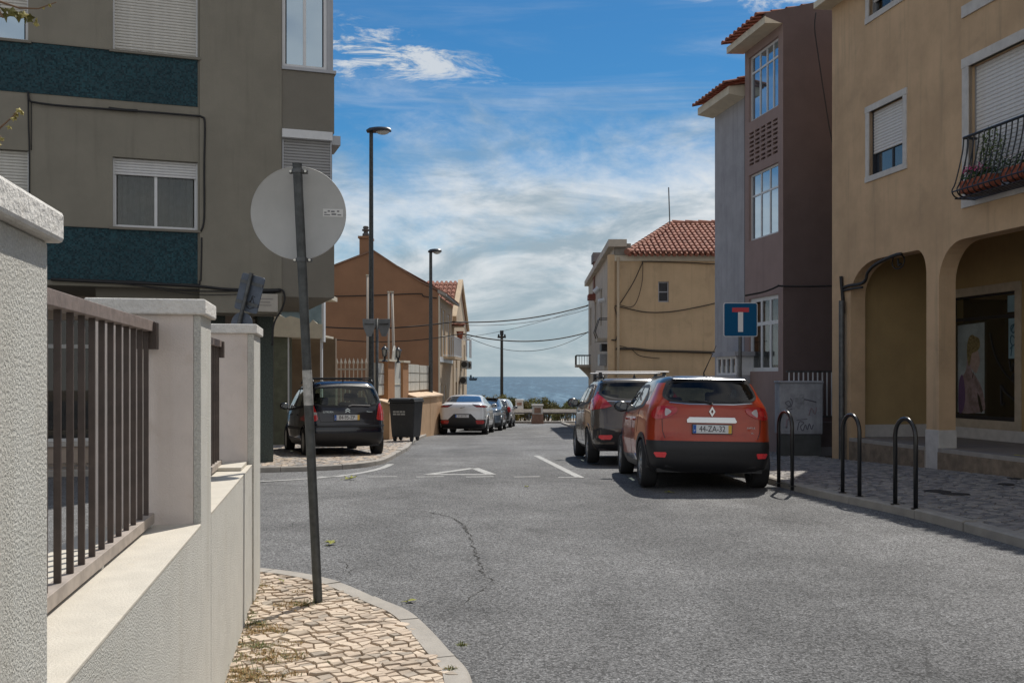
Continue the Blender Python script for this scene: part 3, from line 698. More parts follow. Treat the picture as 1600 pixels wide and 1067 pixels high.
# ground floor: set-back wall with a wide window, columns
gzl = -.03
gw = (uL+.3, cu(145, 2.2), CF.z(110, 690, 2.2), CF.z(110, 500, 2.2)); d_ = 2.2
mbw = MB(); polywall(mbw, rect(uL+.2, cu(395, 2.2), gzl-.1, zb), [rect(gw[0], gw[1], gw[2], gw[3])], d_, d_+.2)
mbw.build('ground_floor_wall', M('pinkish_ground_render', (.44, .36, .30), .9, var=.08, vs=2), apt)
gwf = MB()
gwf.box(gw[0], gw[1], d_+.05, d_+.09, gw[2], gw[2]+.06).box(gw[1]-.05, gw[1], d_+.05, d_+.09, gw[2]+.06, gw[3]).box(gw[0], gw[1]-.05, d_+.05, d_+.09, CF.z(110, 544, 2.2), CF.z(110, 538, 2.2))
w_ = gwf.build('window', m_white, apt); MB().box(gw[0], gw[1]-.05, d_+.066, d_+.074, gw[2]+.06, gw[3]).build('pane', m_glass_dark, w_)
MB().box(gw[0], gw[1]+.05, d_-.06, d_+.04, gw[2]-.08, gw[2]-.002).build('sill', m_stone, w_); MB().box(gw[0], gw[1], d_+.6, d_+.62, gw[2], gw[3]).build('room_behind', m_interior, w_)
for (pa, pb, dd) in ((402, 427, 1.3), (330, 352, 1.3)):
    MB().box(cu(pa, dd), cu(pb, dd), dd, dd+.45, gzl-.15, zb+.001).build('column', m_teal_d, apt)
MB().box(cu(396, 2.0), cu(427, 2.0), 1.8, 2.0, cz(415, 490), zb).build('lintel', m_apt2, apt)
MB().box(u312-1.6, u440-.01, .281, .5, cz(420, 490)-.02, zb+.001).build('lintel', m_apt2, apt)
# junction box with faint print, cables
jb = MB().box(cu(398), cu(433), -.13, -.036, cz(415, 488), cz(415, 460)).build('junction_box', M('cream_junction_box', (.42, .39, .34), .7, var=.1, dirt=.3), apt, bevel=.01)
for (a, b, c, d2) in ((404, 425, 467, 469), (406, 421, 472, 474), (404, 423, 477, 478.5)):
    MB().box(cu(a), cu(b), -.1335, -.131, cz(415, d2), cz(415, c)).build('faded_print', M('faded_print', (.27, .25, .23), .7), jb)
def fcable(root, fr, pts, r=.009, off=-.02, sm=5, name='cable', wob=.0):
    P3 = []
    for i, p in enumerate(smoothp(pts, sm, False)):
        u = fr.u(p[0]); P3.append((u, off, fr.z(p[0], p[1])))
    return MB().tube(P3, r, 6).build(name, m_cable, root, smooth=True)
for pts, r, off in (([(44, 145), (47, 158), (58, 162), (100, 167), (170, 172), (240, 177), (300, 182), (315, 184), (320, 195), (319, 260), (319, 340), (314, 362)], .017, -.045),
                    ([(170, 170), (195, 173), (215, 174)], .022, -.03),
                    ([(44, 145), (45, 200), (46, 235), (46, 310)], .012, -.012), ([(49, 160), (49, 235)], .007, -.012),
                    ([(80, 437), (160, 441), (240, 444), (312, 448), (350, 452), (400, 454), (438, 456)], .024, -.05),
                    ([(180, 443), (250, 450), (300, 455), (380, 455), (438, 452)], .010, -.06), ([(200, 444), (300, 460), (380, 460), (430, 458)], .007, -.065),
                    ([(80, 436), (200, 440), (300, 446), (312, 440), (314, 430), (315, 372)], .015, -.04),
                    ([(395, 452), (420, 453), (438, 453), (443, 458), (444, 470), (439, 485), (430, 500), (426, 515), (425, 540)], .016, -.06),
                    ([(395, 455), (415, 455), (436, 454)], .034, -.055)):
    fcable(apt, CF, pts, r, off)

# dark signposts behind the wall, seen from the back
s2 = thing('parking_sign_post', 'tilted pair of dark grey sign backs, one square and one round, behind the white wall', 'sign', (Pp(378, 735, 12.6).x, 12.6, 0))
q0 = Vector((0, 0, .05)); a_ = Pp(374, 500, 12.6); b_ = Pp(393, 429, 12.6); ox = s2.location.x
dirv = Vector((b_.x-a_.x, 0, b_.z-a_.z)).normalized(); low = Vector((a_.x-ox, 0, a_.z))-dirv*2.1; low.z = max(low.z, .06)
MB().tube([(low.x, 0, .04), (b_.x-ox, 0, b_.z+.02)], .026, 12).build('pole', m_galv, s2, smooth=True, angle=40)
def rrect(w, h, r, n=5):
    out = []
    for sx, sy, a0 in ((1, -1, -90), (1, 1, 0), (-1, 1, 90), (-1, -1, 180)):
        for k in range(n+1):
            a = radians(a0+90*k/n); out.append((sx*(w-r)+cos(a)*r, sy*(h-r)+sin(a)*r))
    return out
tilt = atan2(dirv.x, dirv.z)
pl = MB().prism(rrect(.165, .235, .03), .03, .045, 'y').build('square_plate', m_signgrey, s2, bevel=.003); c_ = Pp(388, 458, 12.6); pl.location = (c_.x-ox, 0, c_.z); pl.rotation_euler = (0, tilt, radians(-14))
for k in range(2):
    g_ = MB().box(-.16, .16, .015, .03, -.02, .02).build('bracket', m_galv, pl); g_.location = (0, 0, .13-.26*k)
for q in ([(.02, -.12), (.06, -.05), (.10, -.12)], [(.04, -.15), (.05, -.02), (.09, -.03)], [(.0, -.17), (.05, -.19), (.11, -.16)]):
    MB().tube([(x, .0285, z) for x, z in q], .006, 5).build('scribble', m_ink, pl)
dk = MB(); dk.lathe([(0, .03), (.15, .03), (.15, .045), (0, .045)], 40, (0, 0, 0), 'y'); dk = dk.build('round_plate', m_signgrey, s2, bevel=.003); c_ = Pp(375.5, 506, 12.6); dk.location = (c_.x-ox, 0, c_.z); dk.rotation_euler = (0, tilt, radians(-14))

# ------------------------------------------------------------------ annex beyond the apartment block
ax = 26.0
xa = lambda px, D=26.0: (px-800)/F*D
za = lambda py, D=26.0: 1.55+(588-py)/F*D
an = thing('cream_annex', 'low cream annex with ragged canopy edge and bluish glazing behind the dark parked car', 'building', (xa(503), 26, 0))
lx = lambda px: xa(px)-xa(503)
g0 = gz(26)
MB().box(lx(395), lx(504), 0, 1.6, za(526), za(524)+.02).build('canopy_floor', m_cream, an)
ed = [(lx(395), za(526)+.02), (lx(504.5), za(529)), (lx(504.5), za(507)), (lx(497), za(506)), (lx(490), za(500)), (lx(484), za(507)), (lx(480), za(502)), (lx(466), za(497)), (lx(455), za(494)), (lx(447), za(497)), (lx(436), za(491)), (lx(420), za(493)), (lx(395), za(492))]
MB().prism(ed, -.1, 0, 'y').build('canopy_front', m_cream, an)
MB().box(lx(395), lx(502), .3, .32, za(510), za(462)).build('glazing', M('frosted_blue_glazing', (.30, .40, .45), .25, var=.15, vs=3), an)
MB().box(lx(436), lx(470), .25, .29, za(486), za(470)).build('shelf_panel', m_cream, an); MB().tube([(lx(449), .2, za(474)), (lx(455), .2, za(482))], .04, 6).build('bracket', m_ink, an)
MB().box(lx(503), lx(506.5), -.05, .2, za(534), za(462)).build('white_post', m_white, an)
MB().box(lx(423), lx(449.5), -.0, .5, g0, za(527)).build('column', M('mossy_green_column', (.14, .15, .11), .9, var=.2, vs=4), an)
MB().box(lx(449.6), lx(451.3), -.01, .06, g0, za(527)).build('column_trim', m_white, an)
MB().box(lx(390), lx(504), 1.9, 2.1, g0, za(524)).build('wall', M('umber_wall', (.20, .145, .095), .9, var=.1), an)
MB().box(lx(500.5), lx(503.5), -.02, .1, g0, za(529)).build('downpipe', m_white, an)
MB().box(lx(340), lx(504), .4, 2.2, za(462), za(455)).build('roof', m_cream, an)
# ------------------------------------------------------------------ yellow corner building with arcade (right)
YA = atan2(-1, AD)
YF = Frame(9.88-AD*19.5, 19.5, YA)
yb = thing('ochre_arcade_building', 'ochre rendered building with rounded street arcade and flowered iron balcony on the right', 'building', (YF.x, YF.y, 0), YF.a)
yu, yz = YF.u, YF.z
uE = 14.5; yt = 8.75
def arch(u0, u1, zbase, ztop, r, n=8, asym=None):
    p = [(u0, zbase)]
    r0, r1 = (r if isinstance(r, tuple) else (r, r))
    for k in range(n+1):
        a = pi-(pi/2)*k/n; p.append((u0+r0[0]+cos(a)*r0[0], ztop-r0[1]+sin(a)*r0[1]))
    for k in range(n+1):
        a = pi/2-(pi/2)*k/n; p.append((u1-r1[0]+cos(a)*r1[0], ztop-r1[1]+sin(a)*r1[1]))
    p.append((u1, zbase)); return p
a1 = (yu(1329), yu(1447.5)); a2u0 = yu(1467); 
ztA = yz(1432, 391)
zf = yz(1467, 700)                                    # arcade floor
arch1 = arch(a1[0], a1[1], -.4, ztA, ((.95, .62), (.28, .42)))
arch2 = arch(a2u0, a2u0+4.3, -.4, ztA+.02, ((.62, .62), (.62, .62)))
sw_ = (yu(1358.5), yu(1411.5), yz(1385, 266), yz(1385, 163))
bw = (yu(1514), yu(1514)+1.95, yz(1514, 310), yz(1514, 104))
uw = (sw_[0], sw_[1], sw_[2]+2.9, sw_[3]+2.9)
ubw = (bw[0], bw[1], bw[2]+2.9, bw[3]+2.7)
# holes snap to sane values
holes = [arch1, arch2, rect(*sw_), rect(*bw)]
outer = [(0, -.45), (uE, -.45), (uE, yt), (0, yt)]
holes2 = [[(max(p[0], .05), max(p[1], -.40)) for p in h] for h in holes]
uph = [rect(uw[0], uw[1], uw[2], min(uw[3], yt-.15))] if uw[2] < yt-.4 else []
mb = MB(); polywall(mb, outer, holes2+uph, 0.0, .30); mb.build('facade_wall', m_yel, yb, fix=True)
window(yb, *sw_, .10, M('dark_grey_window_frame', (.03, .035, .045), .5), .045, (.55,), (), .66, m_slatw, glass=m_glass_blue, surround=m_stone, sw=.115, slat_h=.055)
window(yb, *bw, .14, m_greyframe, .05, (.5,), (), 1.0, m_slatw, surround=m_stone, sw=.15, slat_h=.062, label='tall balcony window with its white shutter fully lowered')
if uph: window(yb, uw[0], uw[1], uw[2], min(uw[3], yt-.15), .10, m_greyframe, .045, (.5,), (), .5, m_slatw, surround=m_stone, sw=.115)
# upper balcony plate edge just in frame
MB().box(bw[0]-.15, bw[1]+.15, -.03, .02, yz(1500, 30)-.02, yz(1500, 30)+.16).build('upper_window_surround', m_stone, yb)
ubz = yz(1500, 30)+.28
# plinth on the column and walls, arcade floor, ceiling, back wall
MB().box(a1[1]-.012, a2u0+.012, -.014, .312, -.4, yz(1467, 672)).build('column_plinth', m_stone, yb, bevel=.004)
fl = MB().box(.1, uE, .02, 2.3, zf-.35, zf); fl.build('arcade_floor', M('arcade_paving', (.22, .20, .19), .7, var=.15, vs=4), yb)
MB().box(a1[0]+.002, a1[1]-.014, -.03, .019, zf-.5, zf+.004).build('step_edge', m_kerb, yb, bevel=.005)
MB().box(a2u0+.014, uE, -.03, .019, zf-.5, zf+.004).build('step_edge', m_kerb, yb, bevel=.005)
dirt_edge = M('stained_step_riser', (.22, .17, .12), .9, var=.3, vs=6, streak=.5)
MB().box(a1[0]+.002, a1[1]-.014, -.036, -.0305, zf-.5, zf-.06).build('step_riser', dirt_edge, yb); MB().box(a2u0+.014, uE, -.036, -.0305, zf-.5, zf-.06).build('step_riser', dirt_edge, yb)
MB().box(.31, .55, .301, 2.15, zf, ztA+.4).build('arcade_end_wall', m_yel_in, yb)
MB().box(.551, .575, .31, 2.149, zf+.001, yz(1400, 663, 1)).build('plinth', m_stone, yb)
bd = 2.15
sgw = (YF.u(1487, bd), YF.u(1587, bd), YF.z(1587, 659, bd), YF.z(1587, 454, bd))
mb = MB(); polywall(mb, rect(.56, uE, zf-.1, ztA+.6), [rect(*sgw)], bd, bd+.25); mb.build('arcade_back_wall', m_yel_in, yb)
MB().box(.576, uE, bd-.03, bd-.001, zf, sgw[2]-.16).build('plinth', m_stone, yb)
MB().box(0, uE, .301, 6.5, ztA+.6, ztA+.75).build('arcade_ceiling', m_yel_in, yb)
MB().box(0, .3, .301, 6.5, -.4, yt).build('side_wall', m_yel, yb)
MB().box(.301, uE, 6.2, 6.5, -.4, yt).build('rear_wall', m_yel, yb)
MB().box(-.1, uE+.3, -.34, 6.5, yt, yt+.12).build('roof_slab', m_cream, yb)
# shop window with poster
sh = MB(); fw = .05
sh.box(sgw[0], sgw[0]+fw, bd+.02, bd+.07, sgw[2], sgw[3]).box(sgw[1]-fw, sgw[1], bd+.02, bd+.07, sgw[2], sgw[3]).box(sgw[0]+fw, sgw[1]-fw, bd+.02, bd+.07, sgw[2], sgw[2]+.07).box(sgw[0]+fw, sgw[1]-fw, bd+.02, bd+.07, sgw[3]-.04, sgw[3])
tz = YF.z(1587, 492, bd); sh.box(sgw[0]+fw, sgw[1]-fw, bd+.02, bd+.07, tz-.03, tz+.03)
shop = sh.build('shop_window', m_black, yb)
MB().box(sgw[0]+fw, sgw[1]-fw, bd+.04, bd+.048, sgw[2]+.07, sgw[3]-.04).build('pane', glassmat('shop_glass', (.82, .84, .84)), shop)
s = MB(); e = .16; s.box(sgw[0]-e, sgw[0], bd-.025, bd+.02, sgw[2], sgw[3]).box(sgw[1], sgw[1]+e, bd-.025, bd+.02, sgw[2], sgw[3]).box(sgw[0]-e, sgw[1]+e, bd-.03, bd+.02, sgw[3], sgw[3]+e).box(sgw[0]-e, sgw[1]+e, bd-.03, bd+.02, sgw[2]-e, sgw[2])
s.build('window_surround', M('tan_stone', (.44, .37, .28), .7, var=.12, vs=5), shop, bevel=.004)
MB().box(sgw[0]-.1, sgw[1]+.1, bd+1.2, bd+1.22, sgw[2]-.1, sgw[3]).build('room_behind', m_interior, shop)
MB().box(sgw[0]-.1, sgw[0]-.08, bd+.25, bd+1.2, sgw[2]-.1, sgw[3]).box(sgw[1]+.08, sgw[1]+.1, bd+.25, bd+1.2, sgw[2]-.1, sgw[3]).build('room_side', m_interior, shop)
# poster of a person seen in profile (flat print in a black frame)
pu = lambda px: YF.u(px, bd+.12); pz = lambda py: YF.z(1520, py, bd+.12)
po = MB().box(pu(1493), pu(1541.5), bd+.12, bd+.15, pz(652), pz(503)).build('poster_frame', m_black, shop)
def pr(px, py): return (YF.u(px, bd+.115), YF.z(1520, py, bd+.115))
def flat(name, pts, mat, y, parent, sm=4):
    P_ = [pr(*p) for p in pts]; P_ = smoothp(P_, sm) if sm else P_
    V, Fs, L = tri(P_); MB().add([(a, y, b) for a, b in V], Fs).build(name, mat, parent)
flat('poster_print', [(1496, 507), (1538, 505), (1538, 645), (1496, 645)], M('poster_ground', (.72, .78, .82), .5, var=.25, vs=2), bd+.1185, po, 0)
flat('poster_print', [(1512, 556), (1519, 563), (1518, 578), (1526, 590), (1534, 606), (1538, 625), (1538, 640), (1522, 645), (1500, 644), (1499, 615), (1502, 592), (1509, 578)], M('poster_skin', (.62, .42, .44), .5, var=.4, vs=7), bd+.1165, po)
flat('poster_print', [(1498, 600), (1503, 585), (1507, 600), (1508, 625), (1504, 643), (1498, 643)], M('poster_violet', (.28, .14, .36), .5), bd+.1155, po)
flat('poster_print', [(1514, 550), (1518, 545), (1527, 546), (1530, 556), (1531, 566), (1529, 574), (1525, 583), (1519, 577), (1515, 565)], M('poster_face', (.88, .60, .54), .5, var=.15, vs=8), bd+.1150, po)
flat('poster_print', [(1511, 556), (1511, 540), (1514, 527), (1519, 523), (1524, 526), (1530, 530), (1531, 542), (1526, 549), (1519, 552), (1517, 560), (1514, 572)], M('poster_hair', (.42, .30, .14), .5, var=.6, vs=25), bd+.1140, po)
flat('poster_print', [(1519, 588), (1522, 578), (1520, 592)], m_ink, bd+.1135, po, 0)
flat('poster_print', [(1527, 613), (1531, 620), (1536, 640), (1533, 645), (1529, 630)], m_ink, bd+.1130, po, 0)
# hand-written lettering and scrolls on the glass
gp_ = M('pale_glass_film', (.20, .31, .36), .4, var=.15, vs=4); ink2 = M('script_blue', (.03, .09, .12), .5)
def scr(pts, r, mat, y=bd+.034):
    MB().tube([(YF.u(a, bd), y, YF.z(a, b, bd)) for a, b in smoothp(pts, 5, False)], r, 5).build('window_lettering', mat, shop, smooth=True)
MB().box(YF.u(1573, bd), YF.u(1585.5, bd), bd+.0355, bd+.0385, YF.z(1580, 560, bd), YF.z(1580, 497, bd)).build('glass_film', gp_, shop)
MB().box(YF.u(1571.5, bd), YF.u(1585.5, bd), bd+.0355, bd+.0385, YF.z(1580, 487, bd), YF.z(1580, 461, bd)).build('glass_film', gp_, shop)
scr([(1577, 556), (1578, 546), (1579, 540), (1576, 545)], .012, ink2); scr([(1583, 528), (1578, 524), (1576, 533), (1580, 540), (1584, 536)], .012, ink2)
scr([(1577, 517), (1582, 508), (1585, 512), (1581, 520), (1577, 515), (1578, 509), (1583, 506)], .012, ink2)
scr([(1544, 520), (1551, 552), (1565, 580), (1580, 596), (1585, 597)], .011, m_ink); scr([(1562, 603), (1570, 615), (1582, 625), (1585, 626)], .02, m_ink); scr([(1561, 600), (1562, 632), (1566, 629)], .012, m_ink)
scr([(1574, 563), (1577, 580), (1581, 566), (1584, 585)], .012, m_ink); scr([(1577, 590), (1581, 583), (1580, 597), (1585, 590)], .012, m_ink)
# yellow hazard stripe on the arcade step
for i in range(7):
    MB().box(yu(1560)+i*.16, yu(1560)+i*.16+.10, .25, .29, zf+.001, zf+.004).build('hazard_mark', M('hazard_yellow', (.55, .50, .03), .6), yb)
# wrought iron balcony with belly bars
b0, b1 = YF.u(1506, -.22), bw[1]+.30
zt_ = yz(1506, 216, -.22); zl_ = yz(1510, 308, -.30)
ip = [(-.02, zt_), (-.10, zt_-.02), (-.16, zt_-.28), (-.36, zl_+.20), (-.42, zl_+.10), (-.38, zl_+.02), (-.25, zl_-.02), (0, zl_-.01)]
ip = [(-.22, zt_), (-.25, zt_-.25), (-.36, zl_+.25), (-.42, zl_+.12), (-.37, zl_+.03), (-.25, zl_)]
balc = MB()
balc.tube([(b0, .0, zt_), (b0, -.22, zt_), (b1, -.22, zt_), (b1, 0, zt_)], .022, 8)
bal = balc.build('balcony_railing', m_blackp, yb)
n = 17
me = MB().tube([(0, a, b) for a, b in smoothp(ip, 4, False)], .0115, 6).mesh('baluster', m_blackp, True)
for i in range(n+1):
    o = link('baluster', me, bal); o.location = (b0+(b1-b0)*i/n, 0, 0)
for fy in (.3, .7):
    for uu in (b0, b1):
        MB().tube([(uu, a*fy, b) for a, b in smoothp([(-.22, zt_), (-.25, zt_-.25), (-.36, zl_+.25), (-.42, zl_+.12), (-.37, zl_+.03), (-.25, zl_)], 3, False)], .0115, 6).build('baluster', m_blackp, bal, smooth=True)
fl_ = MB()
for k in range(5): fl_.tube([(b0, -.05-.075*k, zl_), (b1, -.05-.075*k, zl_)], .010, 6)
fl_.tube([(b0, -.42, zl_+.1), (b1, -.42, zl_+.1)], .012, 6).tube([(b0, 0, zl_), (b0, -.37, zl_)], .012, 6).tube([(b1, 0, zl_), (b1, -.37, zl_)], .012, 6)
fl_.build('balcony_floor_bars', m_blackp, bal)
# top corner balcony bottom
bal2 = MB().box(b0, b1, -.38, -.0, ubz+.24, ubz+.28).build('upper_balcony_floor', m_blackp, yb)
for i in range(n+1):
    o = link('baluster', me, bal2); o.location = (b0+(b1-b0)*i/n, 0, (ubz+.26)-zl_)
# flower boxes and flowers: things of their own
m_leafd = M('geranium_leaf', (.035, .075, .022), .7, var=.4, vs=30); m_pink = M('pink_petals', (.60, .08, .25), .6); m_wht = M('white_petals', (.62, .58, .60), .6)
def foliage(rng, n, box, s0, s1, mb=None, bias=None):
    mb = mb or MB()
    for _ in range(n):
        c = Vector([rng.uniform(box[2*k], box[2*k+1]) for k in range(3)]); s = rng.uniform(s0, s1)
        a = Vector((rng.gauss(0, 1), rng.gauss(0, 1), rng.gauss(0, 1))).normalized(); b = a.orthogonal().normalized(); c2 = a.cross(b)
        mb.add([c-b*s, c-b*s*.2+c2*s*.5, c+b*s, c-b*s*.2-c2*s*.5], [(0, 1, 2, 3)])
    return mb
fb = [(b0+.06, .72, 'terracotta balcony trough of pink geraniums behind the left belly bars', m_pink), (b0+1.02, .80, 'terracotta balcony trough with white blooms at the right of the railing', m_wht)]
for u_, wd, lab, pm in fb:
    pos = YF.w(u_, 0); f = thing('flower_trough', lab, 'planter', (pos.x, pos.y, 0), YF.a, 'troughs in the balcony')
    pot = MB(); 
    for k in range(4):
        x0 = k*wd/4; pot.prism([(-.33, zl_+.06), (-.15, zl_+.06), (-.11, zl_+.24), (-.36, zl_+.24)], x0+.012, x0+wd/4-.012, 'x')
    pot.build('trough', m_terra, f, bevel=.012)
    rr = random.Random(int(u_*100)); foliage(rr, 420, (0, wd, -.36, -.08, zl_+.22, zl_+.40), .015, .035).build('leaves', m_leafd, f)
    foliage(rr, 130, (.05, wd*.75, -.38, -.15, zl_+.33, zl_+.44), .012, .024).build('flowers', pm, f)['kind'] = 'stuff'
    if pm is m_wht: pass
pos = YF.w(b0+.42, 0); f = thing('balcony_shrub', 'tall leafy balcony plant with tiny white flowers against the lowered shutter', 'plant', (pos.x, pos.y, 0), YF.a)
rr = random.Random(5); lf = MB(); st_ = MB(); fw_ = MB()
for k in range(16):
    x = rr.uniform(0, .5); h = rr.uniform(.35, .78); st_.tube([(x, -.2, zl_+.2), (x+rr.uniform(-.06, .06), -.22, zl_+.2+h)], .004, 4)
    foliage(rr, 26, (x-.06, x+.07, -.3, -.14, zl_+.2+h*.4, zl_+.22+h), .013, .03, lf); foliage(rr, 9, (x-.06, x+.07, -.3, -.14, zl_+.2+h*.5, zl_+.2+h), .01, .02, fw_)
st_.build('stems', m_leafd, f); lf.build('leaves', M('light_leaf', (.09, .13, .03), .7, var=.3, vs=30), f); tag(fw_.build('flowers', m_wht, f), kind='stuff')
# cables and lamp under the arch, downpipe
fcable(yb, YF, [(1318, 450), (1330, 446), (1345, 444), (1354, 438), (1358, 425), (1372, 412), (1400, 399), (1410, 397)], .03, -.02)
fcable(yb, YF, [(1320, 454), (1335, 451), (1350, 449)], .022, -.03); fcable(yb, YF, [(1317, 432), (1318, 446), (1320, 470), (1321, 490)], .035, -.04)
fcable(yb, YF, [(1388, 402), (1386, 412), (1392, 420), (1402, 416), (1405, 404), (1400, 398)], .012, .1); fcable(yb, YF, [(1395, 404), (1396, 414), (1400, 412)], .02, .1)
MB().tube([(yu(1322), -.09, -.1), (yu(1322), -.09, yz(1322, 470))], .055, 14).build('downpipe', m_galv, yb, smooth=True, angle=40)
# roof tiles over the eave
def tile_rows(root, name_mat, x0, x1, yA, zA, yB, zB, pitch=.22, rows=None, trim=None, stuff=True, r=.075):
    """rows of half-round clay tiles running from the eave (yA, zA) up to (yB, zB); trim(x, t) -> keep"""
    mb = MB(); L = sqrt((yB-yA)**2+(zB-zA)**2); rows = rows or max(1, int(L/.36)); nx = int((x1-x0)/pitch); d = Vector((0, (yB-yA)/L, (zB-zA)/L)); nn = Vector((0, -d.z, d.y)); rg = random.Random(nx*31+rows)
    for i in range(nx):
        x = x0+(i+.5)*(x1-x0)/nx
        for j in range(rows):
            t0 = j*L/rows; t1 = (j+1)*L/rows+.05
            if trim and not trim(x, (t0+t1)/2/L): continue
            rr_ = r*rg.uniform(.94, 1.06); jx = rg.uniform(-.006, .006); vs = []; n_ = 6
            for tt, s_, lift in ((t0, 1.08, .035), (t1, .9, .008)):
                for k in range(n_+1):
                    a = pi*k/n_; q = Vector((x+jx+cos(a)*rr_*s_, yA, zA))+d*tt+nn*(sin(a)*rr_*s_*.85+lift); vs.append(q)
            b = n_+1; fs = [(k, k+1, b+k+1, b+k) for k in range(n_)]+[tuple(range(n_, -1, -1))]
            mb.add(vs, fs)
            if tt: pass
    o = mb.build('roof_tiles', name_mat, root); o['kind'] = 'stuff'; return o
tile_rows(yb, m_rooftile_d, -.15, uE+.3, -.34, yt+.16, 1.8, yt+1.15, trim=None)
MB().prism([(-.33, yt+.121), (6.4, yt+.121), (3.2, yt+1.7)], -.05, uE+.2, 'x').build('roof', m_rooftile_d, yb)

# ------------------------------------------------------------------ brown stair-tower building
yB = 21.6
BF = Frame(9.88-AD*yB, yB, YA)                       # u=0 is the street corner nearest to us; u negative goes away
bu = lambda px: -abs(BF.u(px))
bb = thing('dark_brown_building', 'dark brown rendered block with glazed stair bay and pierced vent grille', 'building', (BF.x, BF.y, 0), BF.a)
zr = BF.z(1222, 38); gb = gz(22)
u2 = BF.u(1164)
wz = lambda px, py: BF.z(px, py)
ua, ub = BF.u(1170), BF.u(1216)
w_up = (ua, ub, wz(1216, 165), wz(1216, 58)+.02); w_mid = (ua, ub, wz(1216, 363), wz(1216, 253)); w_lo = (ua, ub, wz(1217, 580), wz(1217, 459)); gr = (ua, ub, wz(1216, 240), wz(1216, 181))
grill = []
nr, nc = 4, 5
for r_ in range(nr):
    zc0 = gr[2]+(gr[3]-gr[2])*(r_+.14)/nr; zc1 = gr[2]+(gr[3]-gr[2])*(r_+.86)/nr; zm = (zc0+zc1)/2
    off = 0 if r_ % 2 else .5
    for c_ in range(nc):
        p0 = gr[0]+(gr[1]-gr[0])*(c_+.10)/nc; p1 = gr[0]+(gr[1]-gr[0])*(c_+.9)/nc
        grill += [rect(p0, p1, zc0, zm-.018), rect(p0, p1, zm+.018, zc1)]
mb = MB(); polywall(mb, rect(u2, 0, gb-.3, zr), [rect(*q) for q in (w_up, w_mid, w_lo)]+grill, 0, .22); mb.build('stair_bay_wall', m_brown_side, bb, fix=True)
MB().box(gr[0]-.05, gr[1]+.05, .3, .32, gr[2]-.05, gr[3]+.05).build('vent_shaft', m_interior, bb)
window(bb, *w_up, .06, m_white, .05, (.3, .55, .78), (.76,), glass=m_glass_refl, label='tall stair window with a row of small top lights')
window(bb, *w_mid, .06, m_white, .045, (.34, .66), (.68,), glass=m_glass_refl)
window(bb, *w_lo, .05, m_white, .09, (.36, .70), (.66,), glass=m_glass_win, curtain=True, label='ground floor window with white frame and a hanging curtain')
# gable wall facing us, with its roof slope
gab = [(.001, gb-.3), (9, gb-.3), (9, zr+2.75), (.2, zr+.36), (-.40, zr+.20), (-.40, zr+.12), (-.03, zr-.0), (.001, zr-.0)]
mb = MB(); polywall(mb, [(p[0], p[1]) for p in gab], [], 0, .22)
ob = mb.build('gable_wall', m_brown, bb, fix=True); ob.rotation_euler = (0, 0, pi/2)
ob.location = (.001, 0, 0)
MB().box(u2, u2+.2, .221, 8.8, gb, zr).build('side_wall', m_brown_side, bb)
MB().box(u2, 0, 8.6, 8.8, gb, zr).build('rear_wall', m_brown_side, bb)
# overhanging eave with cream soffit
eo = .42
sf = MB().prism([(-eo, zr-.02), (.02, zr-.0), (.02, zr+.2), (-eo, zr+.13)], u2-.1, -.002, 'x'); sf.build('soffit', m_cream, bb)
tile_rows(bb, m_rooftile, u2-.1, -.02, -eo-.14, zr+.14, 3.0, zr+.98)
MB().prism([(-eo+.05, zr+.135), (8.9, zr+2.4), (8.9, zr+.2), (0.1, zr+.21)], u2, -.01, 'x').build('roof', m_rooftile, bb)
# grey part further down the street
dG = .10; zg = BF.z(1160, 155, dG); uG = BF.u(1117, dG)
gyb = thing('blue_grey_house', 'plain blue-grey concrete house wall with tiled eave beyond the brown stair tower', 'building', (BF.x, BF.y, 0), BF.a)
MB().box(uG, u2-.003, dG, 8.5, gb-.3, zg).build('wall', m_greyb, gyb)
MB().box(u2-.15, u2-.005, dG-.05, dG-.002, gb-.3, zg).build('corner_strip', M('dark_mauve_strip', (.12, .10, .10), .9), gyb)
MB().prism([(dG-.42, zg+.06), (dG, zg-.0), (dG, zg+.3), (dG-.42, zg+.24)], uG-.12, u2-.2, 'x').build('soffit', m_cream, gyb)
tile_rows(gyb, m_rooftile, uG-.15, u2-.05, dG-.56, zg+.24, 3.2, zg+1.35)
MB().prism([(dG-.4, zg+.245), (8.5, zg+2.8), (8.5, zg+.31), (0.1, zg+.31)], uG, u2-.1, 'x').build('roof', m_rooftile, gyb)
bx = (BF.u(1119, -.35), BF.u(1150, -.35))
lb = MB().box(bx[0], bx[1], -.35, dG-.001, gb-.1, BF.z(1135, 586, -.35)); lb.build('porch_base', m_greyb, gyb)
MB().box(bx[0]-.1, bx[1]+.1, -.42, dG-.001, BF.z(1135, 557, -.35), BF.z(1135, 550, -.35)).build('porch_roof', m_greyb, gyb)
pw = MB(); z0, z1 = BF.z(1135, 586, -.35)+.001, BF.z(1135, 557, -.35)-.001
for k in range(5):
    u = bx[0]+(bx[1]-bx[0]-.08)*k/4; pw.box(u, u+.08, -.34, -.28, z0, z1)
pw.box(bx[0]+.0, bx[1], -.335, -.285, z1-.06, z1).box(bx[0]+.0, bx[1], -.335, -.285, z0, z0+.05)
pwo = pw.build('porch_window', m_white, gyb); MB().box(bx[0], bx[1], -.31, -.30, z0+.05, z1-.06).build('pane', m_glass_blue, pwo)
# camera-facing side of the porch window
MB().box(bx[1]-.03, bx[1], -.28, dG-.002, z0, z1).build('porch_side', m_white, gyb)
